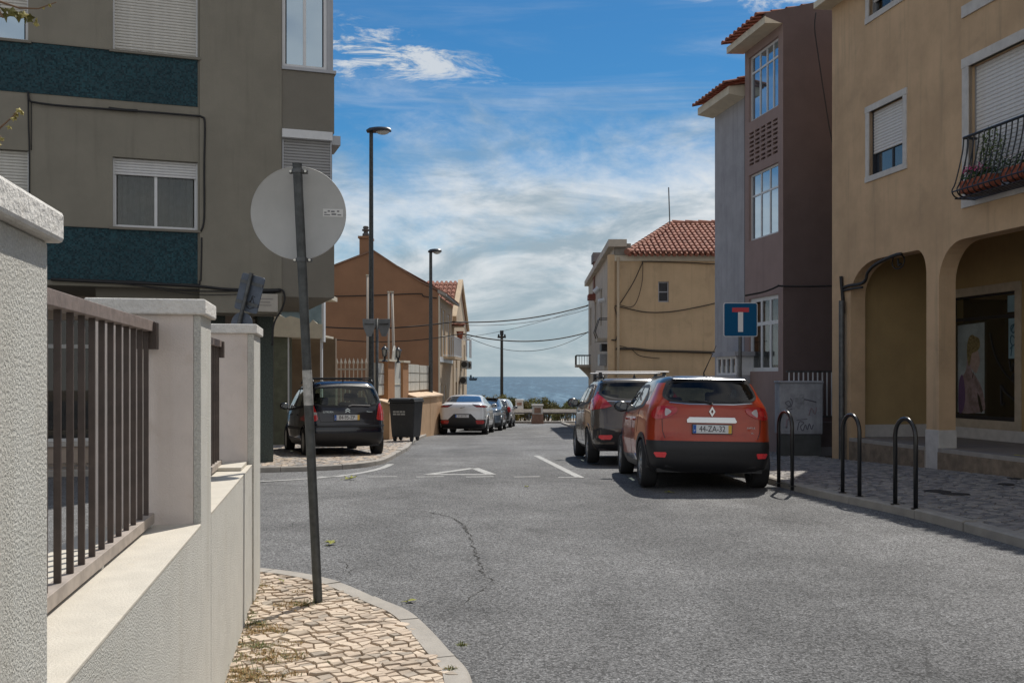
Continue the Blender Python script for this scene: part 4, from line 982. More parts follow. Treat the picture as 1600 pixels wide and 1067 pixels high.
# steel fence and low wall between the two buildings
f0 = BF.w(0.9, .05); fn = thing('steel_bar_fence', 'grey steel bar fence on a low brown wall beside the utility cabinet', 'fence', (f0.x, f0.y, 0), YA+pi/2)
zt0, zb0 = 1.55+(588-579)/F*20.8, 1.55+(588-652)/F*20.8
MB().box(-.36, 3.2, 0, .22, gb-.2, zb0-.10).build('low_wall', M('mauve_low_wall', (.17, .14, .14), .9, var=.15, vs=3, dirt=.3), fn)
MB().box(-.36, 3.2, -.012, -.001, gb-.2, zb0-.62).build('plinth', m_greyb, fn)
MB().box(-.36, 3.2, .08, .12, zt0-.035, zt0).build('top_rail', m_galv, fn); MB().box(-.36, 3.2, .08, .12, zb0, zb0+.03).build('bottom_rail', m_galv, fn)
me = MB().box(-.010, .010, .088, .112, zb0+.03, zt0-.035).mesh('bar', M('light_steel_bar', (.62, .63, .64), .5, .1))
for i in range(33): o = link('bar', me, fn); o.location = (-.30+i*.107, 0, 0)
# cable over the dark gable
def gcable(root, D, pts, r=.012, name='cable'):
    P_ = [Pp(a, b, D) for a, b in smoothp(pts, 5, False)]; P_ = [root.matrix_basis.inverted() @ p for p in P_]
    return MB().tube(P_, r, 6).build(name, m_cable, root, smooth=True)
gcable(bb, 21.45, [(1215, 446), (1222, 447), (1260, 447.5), (1300, 447), (1318, 448)], .022)
gcable(bb, 21.45, [(1164, 462), (1190, 457), (1205, 452), (1216, 447)], .022)
gcable(bb, 21.5, [(1275, 20), (1273, 45), (1279, 90), (1288, 150), (1300, 220), (1316, 275)], .014)

# ------------------------------------------------------------------ beige house with hipped tile roof
DB = 38.0; gB = gz(38)-.1
X_ = lambda px, D=DB: (px-800)/F*D
Z_ = lambda py, D=DB: 1.55+(588-py)/F*D
bh = thing('beige_corner_house', 'stained beige house with hipped red tile roof and cable-strung blank wall', 'building', (X_(960), DB, 0))
x0 = X_(960); fx = lambda px: X_(px)-x0
ze = Z_(399); WX = 9.5
swn = (fx(1028.5), fx(1045), Z_(472), Z_(440))
mb = MB(); polywall(mb, rect(0, WX, gB-.3, ze), [rect(*swn)], 0, .25); mb.build('side_wall', m_beige, bh)
window(bh, *swn, .08, m_greyframe, .045, (), (.5,), glass=m_glass_dark)
MB().box(-.05, WX, -.05, -.001, Z_(408), ze+.02).build('cornice', m_cream, bh)
ang = radians(-90-1.1)
BS = 17.0
sd = MB()
stf = Frame(x0, DB, radians(-91.06))
# street facade in its own little frame: u=0 at the near corner, negative further away
hl = []
def su(px): return stf.u(px)
mb = MB(); polywall(mb, rect(-BS, -.252, gB-.6, ze+.35), [rect(-3.6, -2.4, Z_(505, 40), Z_(440, 40)), rect(-7.6, -6.5, Z_(505, 43), Z_(445, 43)), rect(-11.5, -10.4, 3.2, 5.2), rect(-15.4, -14.4, 3.2, 5.2), rect(-5.6, -4.5, gB, 1.6), rect(-9.6, -8.4, -.3, 1.5)], 0, .25)
so = mb.build('street_facade', m_beige_l, bh, fix=True); so.rotation_euler = (0, 0, stf.a)
sroot = so
for (a, b, c, d) in ((-3.6, -2.4, Z_(505, 40), Z_(440, 40)), (-7.6, -6.5, Z_(505, 43), Z_(445, 43)), (-11.5, -10.4, 3.2, 5.2), (-15.4, -14.4, 3.2, 5.2), (-5.6, -4.5, gB, 1.6), (-9.6, -8.4, -.3, 1.5)):
    w = MB().box(a, b, .1, .14, c, d).build('window', m_white, so); 
    for k in range(2):
        for j in range(3):
            MB().box(a+.08+(b-a-.08)*k/2, a+(b-a-.08)*(k+1)/2, .085, .099, c+.08+(d-c-.08)*j/3, c+(d-c-.08)*(j+1)/3).build('pane', m_glass_blue, w)
MB().box(-.25, .0, -.06, .25, gB-.3, ze+.02).build('corner_pilaster', m_beige, bh)
MB().box(.02, .62, -.09, .5, ze-.0, Z_(381)).build('parapet_block', M('weathered_coping', (.24, .22, .19), .95, var=.25, vs=3), bh)
MB().box(-BS, -.1, -.22, .1, ze+.35, ze+.62).build('parapet_cornice', m_beige_l, so)
MB().box(-.1, .25, -.24, .45, ze+.30, ze+.58).build('parapet_cornice', m_beige_l, so)
# chimney-like stack further along
MB().box(-12.4, -11.2, -.05, .9, ze-.6, Z_(412, 50)).build('stack', M('brick_brown_render', (.22, .12, .09), .95, var=.2), so)
MB().box(-12.5, -11.1, -.12, 1.0, Z_(412, 50), Z_(398, 50)).build('stack_cap', M('grey_capping', (.17, .165, .17), .9, var=.2), so)
# hanging signs, balcony, brackets on the street side
m_fer = m_blackp
MB().box(-2.6, -1.6, -.55, -.0, Z_(531, 39.5)-.05, Z_(528, 39.5)).build('balcony_slab', m_beige_l, so)
rl = MB(); 
for a in (-2.6, -1.6): rl.tube([(a, -.0, Z_(497, 39.5)), (a, -.45, Z_(497, 39.5)), (a, -.62, Z_(518, 39.5)), (a, -.53, Z_(528, 39.5))], .02, 6)
rl.tube([(-2.6, -.45, Z_(497, 39.5)), (-1.6, -.45, Z_(497, 39.5))], .02, 6); rl.build('balcony_rail', m_fer, so)
MB().box(-3.1, -2.0, -.35, -.0, Z_(548, 40), Z_(537, 40)).build('bracket_shelf', m_black, so)
MB().box(-5.0, -3.8, -.3, -.01, Z_(571, 42), Z_(553, 42)).build('meter_cabinet', m_greyframe, so)
MB().tube([(-8, -.25, Z_(457, 46)), (-8, -.05, Z_(450, 46))], .12, 8).build('lamp', m_white, so); MB().tube([(-4.4, -.32, Z_(470, 42)), (-4.4, -.05, Z_(468, 42))], .10, 8).build('lamp', m_white, so)
bl_ = MB(); zB0 = Z_(582, 53); zB1 = Z_(555, 53)
bl_.box(-16.4, -14.9, -.78, 0, zB0+.28, zB0+.42).build('balcony_slab', m_beige_l, so)
br = MB(); 
for k in range(11): br.tube([(-16.4+k*.15, -.76, zB0+.42), (-16.4+k*.15, -.76, zB1)], .015, 5)
for k in range(6): br.tube([(-14.92, -.05-.14*k, zB0+.42), (-14.92, -.05-.14*k, zB1)], .015, 5)
br.tube([(-16.4, 0, zB1), (-16.4, -.76, zB1), (-14.9, -.76, zB1), (-14.9, 0, zB1)], .022, 5); br.build('balcony_rail', m_fer, so)
MB().prism([(-.6, zB0+.28), (0, zB0+.28), (0, zB0-.35), (-.2, zB0-.1)], -15.9, -15.4, 'x').build('balcony_bracket', m_beige_l, so)
MB().box(-12.0, -10.9, -.35, 0, Z_(470, 50), Z_(462, 50)).build('awning', M('rust_awning', (.22, .07, .05), .8), so)
# drainpipe on the corner
MB().tube([(fx(965.5), -.1, Z_(402)), (fx(965.5), -.1, gB)], .055, 10).build('downpipe', M('beige_pipe', (.48, .38, .26), .6), bh, smooth=True)
# hip roof
rx = fx(1076); zrg = Z_(349, 41.5); ey = -.32; ex = .55
rs = 3.9
hip = MB(); hv = [(ex-.1, ey, ze+.03), (WX+.3, ey, ze+.03), (WX+.3, rs, zrg), (rx, rs, zrg), (ex-.1, 9.5, ze+.03), (WX+.3, 9.5, ze+.03)]
hip.add(hv, [(0, 1, 2, 3), (0, 3, 4), (4, 3, 2, 5), (0, 4, 5, 1)]); hip.build('roof', m_rooftile_d, bh)
tile_rows(bh, m_rooftile_d, ex-.2, WX+.3, ey-.05, ze+.05, rs, zrg+.02, pitch=.20, rows=11, r=.078, trim=lambda x, t: x > (ex-.1)+(rx-ex)*t-.02)
hp = MB(); 
for k in range(15):
    a = Vector((ex-.1, ey, ze+.06)).lerp(Vector((rx, rs, zrg+.05)), k/15); b = Vector((ex-.1, ey, ze+.06)).lerp(Vector((rx, rs, zrg+.05)), (k+1.12)/15)
    hp.tube([a+Vector((0, 0, .03)), b], [.13, .105], 8)
for k in range(12):
    a = rx+k*.55; hp.tube([(a, rs, zrg+.08), (a+.58, rs, zrg+.055)], [.13, .11], 8)
hp.build('ridge_tiles', m_rooftile_d, bh)
ul = MB()
for k in range(44): ul.tube([(ex+k*.21, ey-.1, ze-.03), (ex+k*.21, ey+.3, ze+.06)], .07, 6)
ul.build('eave_tiles', m_rooftile, bh)
MB().tube([(fx(1066), 3, Z_(351, 41)), (fx(1064), 3, Z_(293, 41))], .025, 5).build('aerial', m_galv, bh)
for pts, r in (([(960, 478), (975, 481), (1010, 488), (1050, 487), (1090, 480), (1117, 474)], .022),
               ([(966, 478), (978, 460), (990, 440), (1003, 412), (1006, 409), (1050, 410), (1080, 411), (1117, 413)], .020),
               ([(1004, 410), (1003, 440), (995, 470), (985, 480), (966, 476)], .014), ([(960, 480), (964, 500), (964, 560)], .02),
               ([(962, 545), (990, 545), (1020, 548), (1060, 549), (1117, 551)], .05), ([(966, 540), (985, 545), (1000, 556), (1030, 560)], .015),
               ([(955, 531), (962, 531), (964, 525)], .03)):
    P_ = [(fx(a), -.08, Z_(b)) for a, b in smoothp(pts, 5, False)]; MB().tube(P_, r, 5).build('cable', M('dusty_cable', (.07, .055, .04), .8), bh, smooth=True)
# ------------------------------------------------------------------ brown gabled house (left, mid distance)
DH = 44.0
hX = lambda px, D=DH: (px-800)/F*D
hZ = lambda py, D=DH: 1.55+(588-py)/F*D
gH = gz(44)
hs1 = thing('brown_gabled_house', 'terracotta brown house with a blank gable wall and pot-topped chimney', 'building', (hX(685), DH, 0))
h0 = hX(685); hx = lambda px, D=DH: hX(px, D)-h0
gp_pts = [(hx(470), gH-.3), (0, gH-.3), (0, hZ(457)), (hx(655), hZ(440)), (hx(583), hZ(392.5)), (hx(470), hZ(436))]
mb = MB(); polywall(mb, gp_pts, [], 0, .25); mb.build('gable_wall', m_house, hs1, fix=True)
vg = MB()
cop = [(hx(470), hZ(436)+.0), (hx(583), hZ(392.5)+.001), (hx(655), hZ(440)), (.25, hZ(459))]
for i in range(3):
    a, b = cop[i], cop[i+1]; vg.prism([(a[0], a[1]), (b[0], b[1]), (b[0], b[1]+.07), (a[0], a[1]+.07)], -.06, .3, 'y')
vg.build('gable_coping', M('brown_coping', (.25, .15, .10), .9, var=.15), hs1)
# chimney
ch = MB().box(hx(561), hx(577.5), .1, 1.0, hZ(398), hZ(372)).build('chimney', m_house, hs1)
MB().box(hx(559), hx(579.5), .03, 1.07, hZ(372)+.001, hZ(368.5)).build('chimney_band', m_house, ch)
MB().lathe([(0, hZ(368)), (.16, hZ(368)), (.15, hZ(363)), (.10, hZ(362)), (.10, hZ(359)), (.17, hZ(358.5)), (.17, hZ(356)), (.09, hZ(355.5)), (.14, hZ(353.5)), (.10, hZ(351)), (0, hZ(350.5))], 14, (hx(569), .5, 0)).build('chimney_pot', M('sooty_pot', (.10, .09, .085), .9), ch, smooth=True)
# street facade running away from us
sF = Frame(h0, DH, radians(90-2.0)); SL = 6.6
slot = [(.5, 1.5, hZ(560, 44.5), hZ(480, 44.5)), (2.0, 3.0, hZ(560, 46), hZ(484, 46)), (.8, 1.7, gH+.1, hZ(600, 45)), (2.6, 3.4, gH+.1, hZ(602, 47)), (4.2, 5.3, hZ(562, 49), hZ(492, 49))]
mb = MB(); polywall(mb, rect(.251, SL, gH-.5, hZ(462)), [rect(*q) for q in slot], 0, .22)
sf1 = mb.build('street_facade', m_housep, hs1, fix=True); sf1.rotation_euler = (0, 0, sF.a)
for q in slot:
    w = MB().box(q[0], q[0]+.09, .06, .11, q[2], q[3]).box(q[1]-.09, q[1], .06, .11, q[2], q[3]).box(q[0]+.09, q[1]-.09, .06, .11, q[3]-.09, q[3]).box(q[0]+.09, q[1]-.09, .06, .11, q[2], q[2]+.09).build('window', m_white, sf1)
    MB().box(q[0]+.09, q[1]-.09, .075, .085, q[2]+.09, q[3]-.09).build('pane', m_glass_blue, w)
MB().box(-.0, .12, -.06, .25, gH-.3, hZ(462)).build('corner_strip', m_cream, sf1)
MB().box(.1, SL, -.03, -.001, hZ(566, 46), hZ(558, 46)).build('string_course', m_white, sf1)
MB().prism([(-.35, hZ(463)), (.02, hZ(458)), (.02, hZ(452)), (-.35, hZ(459))], -.1, SL+.2, 'x').build('eave', M('grey_soffit', (.36, .33, .29), .85), sf1)
rf = MB().prism([(-.38, hZ(459)), (-.38, hZ(458)), (2.85, hZ(394)), (6.0, hZ(440)), (6.0, hZ(441)), (2.85, hZ(395))], .3, SL, 'x').build('roof', m_rooftile, sf1)
# balcony with white rails, heat pump
bx_ = MB(); z0 = hZ(558, 47); z1 = hZ(527, 47)
bq = [(2.0, 0), (2.0, -.5), (6.0, -.5), (6.0, 0)]
for zz_ in (z0+.05, z1): bx_.tube([(a, b, zz_) for a, b in bq], .025, 5)
for k in range(29): u = 2.0+k*4.0/28; bx_.tube([(u, -.5, z0), (u, -.5, z1)], .014, 4)
for k in range(5): bx_.tube([(2.0, -.11*k, z0), (2.0, -.11*k, z1)], .014, 4)
bx_.build('balcony_rail', m_white, sf1); MB().box(1.95, 6.05, -.54, -.001, z0-.10, z0).build('balcony_slab', m_housep, sf1)
MB().lathe([(0, .0), (.12, 0), (.17, .35), (.20, .38), (0, .38)], 12, (5.2, -.5, z1+.0)).build('balcony_pot', m_terra, sf1)
P_ = [Vector((hx(a), -.05, hZ(b))) for a, b in smoothp([(470, 463), (530, 463), (600, 461), (655, 459), (662, 463), (683, 466)], 4, False)]
MB().tube(P_, .022, 5).build('cable', m_cable, hs1)

# second house with pale gable and red roof (perpendicular ridge)
D2 = 51.0
hs2 = thing('pale_gable_house', 'peach house with steep red tile roof and gable end turned to the street', 'building', (hX(709, 51), D2, 0), radians(90-1.2))
L2 = 10.0; g2 = gz(54)
zE, zA_ = hZ(498, 51), hZ(446, 56)
slot = [(1.2, 2.3, g2+.1, g2+2.4), (6.0, 7.0, g2+.1, g2+2.4), (1.3, 2.3, 2.0, 3.4), (4.5, 5.4, 1.9, 3.7), (7.4, 8.3, 2.0, 3.4)]
mb = MB(); polywall(mb, [(0, g2-.5), (L2, g2-.5), (L2, hZ(516, 61)), (L2*.45, zA_), (0, zE)], [rect(*q) for q in slot], 0, .25); mb.build('gable_wall', m_housep, hs2, fix=True)
for q in slot:
    w = MB().box(q[0], q[1], .10, .14, q[2], q[3]).build('window', m_white, hs2); MB().box(q[0]+.1, q[1]-.1, .085, .099, q[2]+.1, q[3]-.1).build('pane', m_glass_blue, w)
MB().box(0, .2, .26, 6, g2-.5, zE).build('front_wall', m_housep, hs2)
# roof slope that faces us: built in local axes (x away from us, y to the left)
rl2 = MB(); rl2.prism([(-.25, zE-.12), (-.25, zE-.02), (L2*.45, zA_+.12), (L2+.2, hZ(516, 61)), (L2+.2, hZ(516, 61)-.1), (L2*.45, zA_)], -.05, 7, 'y'); rl2.build('roof', m_rooftile, hs2)
def tile_rows_x(root, mat, y0, y1, xA, zA, xB, zB, pitch=.25, r=.09, rows=9):
    mb = MB(); L = sqrt((xB-xA)**2+(zB-zA)**2); d = Vector(((xB-xA)/L, 0, (zB-zA)/L)); nn = Vector((-d.z, 0, d.x)); nx = int((y1-y0)/pitch); rg = random.Random(4)
    for i in range(nx):
        y = y0+(i+.5)*pitch
        for j in range(rows):
            vs = []; q_ = rg.uniform(.93, 1.07)
            for tt, s_, lift in ((j*L/rows, 1.08, .04), ((j+1)*L/rows+.05, .88, .008)):
                for k in range(7):
                    a = pi*k/6; vs.append(Vector((xA, y+cos(a)*r*s_*q_, zA))+d*tt+nn*(sin(a)*r*s_*.85+lift))
            mb.add(vs, [(k, 7+k, 8+k, k+1) for k in range(6)]+[tuple(range(7))])
    o = mb.build('roof_tiles', mat, root); o['kind'] = 'stuff'
tile_rows_x(hs2, m_rooftile, .15, 7, -.3, zE-.01, L2*.45, zA_+.13)
vg = MB(); vg.prism([(-.3, zE-.15), (-.3, zE+.12), (L2*.45, zA_+.28), (L2+.2, hZ(514, 61)), (L2+.2, hZ(518, 61)), (L2*.45, zA_+.02)], -.16, .1, 'y'); vg.build('verge', m_housep, hs2)
MB().box(-.7, .3, -.55, -.0, hZ(510, 50), hZ(504, 50)).build('porch_ledge', m_cream, hs2)
MB().prism([(-.9, hZ(506, 50)), (-.0, hZ(501, 50)), (-.0, hZ(504, 50)), (-.9, hZ(509, 50))], -.6, 0.02, 'y').build('porch_canopy', m_rooftile, hs2)
for (xx, a, b) in ((4.5, 563, 576), (7.6, 563, 576), (3.4, 588, 600)):
    ac = MB().box(xx, xx+.85, -.40, -.06, hZ(b, 56), hZ(a, 56)).build('air_conditioner', M('ac_casing', (.36, .36, .35), .6), hs2, bevel=.01)
    MB().lathe([(0, -.42), (.2, -.42), (.22, -.405), (0, -.405)], 16, (xx+.3, 0, (hZ(a, 56)+hZ(b, 56))/2), 'y').build('fan_grille', m_black, ac)
    MB().lathe([(0, 0), (.17, 0), (.17, .012), (0, .012)], 16, (xx-.02, -.23, (hZ(a, 56)+hZ(b, 56))/2), 'x').build('fan_grille', m_black, ac)
sc2 = MB()
for (xa_, xb_) in ((2.6, 3.4), (5.6, 7.2)):
    for k in range(7): sc2.tube([(xa_+(xb_-xa_)*k/6, -.45, hZ(558, 55)), (xa_+(xb_-xa_)*k/6, -.45, hZ(528, 55))], .02, 4)
    sc2.tube([(xa_, 0, hZ(528, 55)), (xa_, -.45, hZ(528, 55)), (xb_, -.45, hZ(528, 55)), (xb_, 0, hZ(528, 55))], .03, 4)
sc2.build('balcony_screen', m_white, hs2)

# ------------------------------------------------------------------ front garden wall of the brown house
gwX = lambda px, D: (px-800)/F*D
def G(px, py, D): return Vector(((px-800)/F*D, D, 1.55+(588-py)/F*D))
gw_ = thing('garden_boundary_wall', 'ochre stepped garden wall with cream tiled panels and brown gate pillars', 'wall', (0, 0, 0))
# plan: pixel column -> distance along a straight line
Pa = Vector((gwX(585, 29.5), 29.5)); Pb = Vector((gwX(676, 39.5), 39.5))
gd = (Pb-Pa).normalized(); gang = atan2(gd.y, gd.x); gL = (Pb-Pa).length
GF = Frame(Pa.x, Pa.y, gang)
gw_.location = (Pa.x, Pa.y, 0); gw_.rotation_euler = (0, 0, gang)
def gu(px): return GF.u(px)
def gzv(px, py): return GF.z(px, py)
# low ochre bases with sloped tops, stepping down the street
def low(pa, pb, ptop, pbot, back=.0):
    a, b = gu(pa), gu(pb); zt_ = gzv((pa+pb)/2, ptop); gr_ = gz(GF.D(pa))-.1
    MB().prism([(-.38, gr_), (.0, gr_), (.0, zt_+.13), (-.38, zt_)], a, b, 'x').build('low_wall', m_ochrew, gw_)
    MB().prism([(-.43, zt_-.0), (.0, zt_+.135), (.0, zt_+.18), (-.43, zt_+.05)], a-.02, b+.02, 'x').build('sloped_coping', M('sunlit_coping', (.58, .43, .30), .85, var=.1, vs=3), gw_)
low(589, 602.5, 632, 680); low(632, 656, 621, 672); low(656.5, 676, 619, 670)
def post(pa, pb, pt, mat=m_house, name='gate_pillar', y=(-.05, .25)):
    a, b = gu(pa), gu(pb); return MB().box(a, b, y[0], y[1], gz(30)-.5, gzv(pa, pt)).build(name, mat, gw_)
for pa, pb, pt in ((600.5, 611, 564.5), (624, 633, 566.5)):
    p = post(pa, pb, pt, M('brown_pillar', (.40, .20, .09), .9, var=.08), 'gate_pillar', (-.12, .1)); c_ = MB().box(gu(pa)-.05, gu(pb)+.05, -.17, .15, gzv(pa, pt)+.001, gzv(pa, pt)+.07).build('pillar_cap', m_cream, gw_)
def panel(pa, pb, ptop, pbot, nx, nz):
    a, b = gu(pa), gu(pb); z0, z1 = gzv((pa+pb)/2, pbot), gzv((pa+pb)/2, ptop)
    MB().box(a, b, .02, .1, z0, z1).build('panel_backing', M('tile_grout', (.40, .38, .33), .9), gw_)
    me = MB().box(.02, (b-a)/nx-.02, -.005, .019, .02, (z1-z0)/nz-.02).mesh('wall_tile', m_tile_w)
    for i in range(nx):
        for j in range(nz): o = link('wall_tile', me, gw_); o.location = (a+(b-a)*i/nx, 0, z0+(z1-z0)*j/nz)
panel(589, 600, 567, 618, 1, 3); panel(634, 655, 569, 611, 3, 3); panel(656, 673, 571, 609, 3, 3)
# swooping white gate and white masts behind it
gt = thing('white_swoop_gate', 'white garden gate with tall swooping top between two brown pillars', 'gate', (Pa.x, Pa.y, 0), gang)
a, b = gu(611.5), gu(623.5); zb_ = gz(31)-.05
pts = [(a, zb_), (b, zb_), (b, gzv(623, 572)), (a+(b-a)*.75, gzv(620, 560)), (a+(b-a)*.45, gzv(616, 548)), (a+(b-a)*.25, gzv(613, 540)), (a+(b-a)*.1, gzv(612, 548)), (a, gzv(612, 560))]
V, Fs, L_ = tri(pts); g = MB(); polywall(g, pts, [], -.06, -.01); g.build('gate_leaf', m_tile_w, gt, fix=True)
MB().box(a, b, -.075, -.061, gzv(617, 601), gzv(617, 600)).build('gate_rail', m_cream, gt); MB().box(a, b, -.075, -.061, gzv(617, 632), gzv(617, 631)).build('gate_rail', m_cream, gt)
def mast(label, pts, r, mat, D, name='mast', cat='pole'):
    q = [G(px, py, D) for px, py in pts]; q[0].z = gz(D)+.05; o = thing(name, label, cat, (q[0].x, q[0].y, 0)); o_ = MB().tube([Vector((p.x-q[0].x, 0, p.z)) for p in q], r, 8).build('shaft', mat, o, smooth=True)
    MB().tube([Vector((q[-1].x-q[0].x, 0, q[-1].z)), Vector((q[-1].x-q[0].x, 0, q[-1].z+.04))], r*1.5, 8).build('mast_cap', m_cream, o); return o
m_mast = M('off_white_mast', (.45, .40, .34), .7)  # one off-white colour for the masts and the spear fence rails
mast('thin white mast left of the tall lamp post', [(574, 660), (574, 431)], .032, m_mast, 31.5)
mast('thin leaning white mast right beside the other, slightly shorter one', [(619, 600), (612.5, 457)], .042, m_mast, 33.5)
mast('thin upright white mast between the round lanterns', [(607.5, 600), (607, 457)], .03, m_mast, 34.5)
# lanterns on the pillars
for (px, D, y0_, lab) in ((601, 30.5, 565, 'black and glass coach lantern on the left gate pillar'), (622, 32.3, 567, 'black and glass coach lantern on the right gate pillar')):
    c_ = G(px, y0_, D); s = D/F; ln = thing('coach_lantern', lab, 'lantern', (c_.x, c_.y+.0, c_.z), group='coach lanterns on the gate pillars')
    MB().tube([(0, 0, 0), (0, 0, 8*s)], .035, 8).lathe([(0, 0), (.10, 0), (.06, .05), (0, .05)], 10).build('stem', m_blackp, ln)
    fr_ = MB()
    for k in range(4):
        a_ = pi/4+k*pi/2; fr_.tube([(cos(a_)*3*s, sin(a_)*3*s, 8*s), (cos(a_)*5.2*s, sin(a_)*5.2*s, 19*s)], .016, 4)
    fr_.build('cage', m_blackp, ln)
    MB().lathe([(2.7*s, 8*s), (4.8*s, 19*s)], 4).build('lantern_glass', M('lantern_glass', (.5, .5, .46), .2), ln)
    MB().lathe([(6.2*s, 19*s), (3.5*s, 22*s), (1.2*s, 24*s), (.6*s, 26*s), (0, 27*s)], 10).lathe([(0, 8*s), (3.4*s, 8*s), (3.4*s, 8.6*s), (0, 8.6*s)], 10).build('lantern_roof', m_blackp, ln)
# spear fence across, cream gate post
sfD = 31.0
sp_ = thing('white_spear_fence', 'white spear-topped iron fence with a cream post behind the dark parked car', 'fence', (gwX(515, sfD), sfD, 0))
xs0 = gwX(515, sfD); me = MB()
bh_ = 1.55+(588-578)/F*sfD; zlow = gz(31)+.25
me.tube([(0, 0, zlow), (0, 0, bh_+.2)], .018, 5).lathe([(.02, bh_+.17), (.05, bh_+.22), (0, bh_+.38)], 5); me = me.mesh('spear', M('cream_iron', (.60, .54, .45), .6))
for i in range(10):
    o = link('spear', me, sp_); o.location = (gwX(520+6.5*i, sfD)-xs0, 0, 0)
MB().box(0, gwX(580, sfD)-xs0, -.02, .02, bh_+.0, bh_+.05).build('rail', m_mast, sp_); MB().box(0, gwX(580, sfD)-xs0, -.02, .02, zlow+.1, zlow+.14).build('rail', m_mast, sp_)
MB().box(gwX(505, sfD)-xs0, -.04, -.2, .2, gz(31), 1.55+(588-566)/F*sfD).build('cream_post', M('stained_cream_post', (.62, .50, .36), .85, var=.25, vs=4), sp_)
MB().box(0, gwX(580, sfD)-xs0, -.1, .1, gz(31), zlow).build('low_wall', m_ochrew, sp_)
# meter box and pipe near the bin
MB().tube([(gu(606), -.62, gz(31)), (gu(606), -.62, gzv(606, 628))], .035, 6).build('white_pipe', m_cream, gw_); MB().box(gu(602), gu(605.5), -.64, -.56, gzv(603, 654), gzv(603, 630)).build('meter_box', m_cream, gw_)

# ------------------------------------------------------------------ lamp posts
def lamp(label, px, D, ytop, hx0, hx1, heady, r0, r1, group='street lamps along the left pavement'):
    x = (px-800)/F*D; g = gz(D)+.08; s = D/F; zt_ = 1.55+(588-ytop)*s; l = thing('street_lamp', label, 'street lamp', (x, D, g), group=group)
    H_ = zt_-g
    MB().tube([(0, 0, 0), (0, 0, H_*.2), (0, 0, H_*.21), (0, 0, H_)], [r0, r0, r0*.86, r1], 14).build('post', m_pole_d, l, smooth=True, angle=40)
    MB().lathe([(0, 0), (r0*1.9, 0), (r0*1.9, .03), (r0*1.05, .05), (0, .05)], 14).build('base_plate', m_galv, l)
    MB().box(-r0-.004, -r0*.4, -.05, .05, .6, 1.1).build('hatch', m_galv, l)
    w = (hx1-hx0)*s; x0_ = (hx0-px)*s; hh = 7*s*1.3
    # head: shell tapering from the pole end outwards, slightly tilted up, bowl underneath
    sec = []
    for k in range(9):
        t_ = k/8; ww = .11+.06*sin(pi*min(1, t_*1.1)); top_z = .10+.035*sin(pi*t_); sec.append((x0_+w*t_, ww*(1 if t_ < .9 else .8), top_z*(1 if 0 < k < 8 else .6)))
    vs = []; fs = []
    for (xx, ww, tz_) in sec:
        for k in range(7):
            a = pi*k/6; vs.append((xx, cos(a)*ww, H_-.01+sin(a)*tz_+.02*(xx-x0_)/w))
    for i in range(8):
        for k in range(6): fs.append((i*7+k, i*7+k+1, (i+1)*7+k+1, (i+1)*7+k))
        fs.append((i*7+6, i*7, (i+1)*7, (i+1)*7+6))
    fs += [tuple(range(7)), tuple(range(8*7+6, 8*7-1, -1))]
    MB().add(vs, fs).build('lamp_head', m_blackp, l, smooth=True, angle=50, fix=True)
    b = MB()
    for i in range(7):
        pass
    vs = []; n_ = 10
    for j in range(4):
        for k in range(n_): a = 2*pi*k/n_; q = cos(j*pi/8); vs.append((x0_+w*.66+cos(a)*w*.30*q, sin(a)*.12*q, H_-.0-sin(j*pi/8)*.10+.015))
    fs = [(j*n_+k, j*n_+(k+1) % n_, (j+1)*n_+(k+1) % n_, (j+1)*n_+k) for j in range(3) for k in range(n_)]+[tuple(range(3*n_, 4*n_))]
    b.add(vs, fs).build('lamp_bowl', M('lamp_bowl', (.55, .56, .55), .25), l, smooth=True, fix=True)
    return l
lampA = lamp('tall dark street lamp rising above the brown gabled house', 580, 27, 206, 573, 611, 200, .085, .052)
lampB = lamp('shorter street lamp in front of the brown house corner', 673, 38.6, 394, 669, 690, 390, .095, .06)
# signs clamped to the tall lamp, seen from behind
s = 27/F
tsg = thing('lamp_post_signs', 'two small grey sign backs clamped either side of the tall lamp post', 'sign', (lampA.location.x, 27, 0))
def zq(py): return 1.55+(588-py)*s
MB().tube([(10*s, -.12, gz(27)+.08), (10*s, -.12, zq(498))], .04, 10).build('side_post', m_galv, tsg, smooth=True)
m_sb = M('faded_sign_back', (.22, .235, .25), .5, .3, var=.12, vs=8)
for (xa_, xb_, rz_) in ((-12, 8.5, .15), (11, 32, -.25)):
    w = (xb_-xa_)*s/2; cx = (xa_+xb_)/2*s
    pts = smoothp([(-w, zq(499)), (w, zq(499)), (w*.95, zq(510)), (w*.35, zq(526)), (-w*.35, zq(526)), (-w*.95, zq(510))], 1)
    o = MB().prism(pts, -.02, 0, 'y').build('sign_plate', m_sb, tsg, bevel=.004); o.location = (cx, -.17, 0); o.rotation_euler = (0, 0, rz_)
    MB().box(-w*.7, w*.7, -.04, -.021, zq(508), zq(506)).build('bracket', m_galv, o)

# ------------------------------------------------------------------ wheelie bin
bD = 28.5; s = bD/F; bn_ = thing('wheeled_rubbish_bin', 'big dark grey wheeled rubbish bin against the ochre garden wall', 'bin', ((633-800)*s, bD+.3, gz(bD)+.09), radians(-14))
m_bin = M('charcoal_bin_plastic', (.028, .03, .033), .5, var=.15, vs=5, dirt=.25, dirtc=(.09, .09, .08))
bw_ = 46*s/2*.92; Hb = 1.12
vs = []
for (f_, z) in ((.84, .12), (.88, .3), (1.0, Hb)):
    vs += [(-bw_*f_, -.36*f_, z), (bw_*f_, -.36*f_, z), (bw_*f_, .36*f_, z), (-bw_*f_, .36*f_, z)]
MB().add(vs, [(0, 3, 2, 1)]+[(j*4+k, j*4+(k+1) % 4, j*4+4+(k+1) % 4, j*4+4+k) for j in range(2) for k in range(4)]+[(8, 9, 10, 11)]).build('bin_body', m_bin, bn_, bevel=.02)
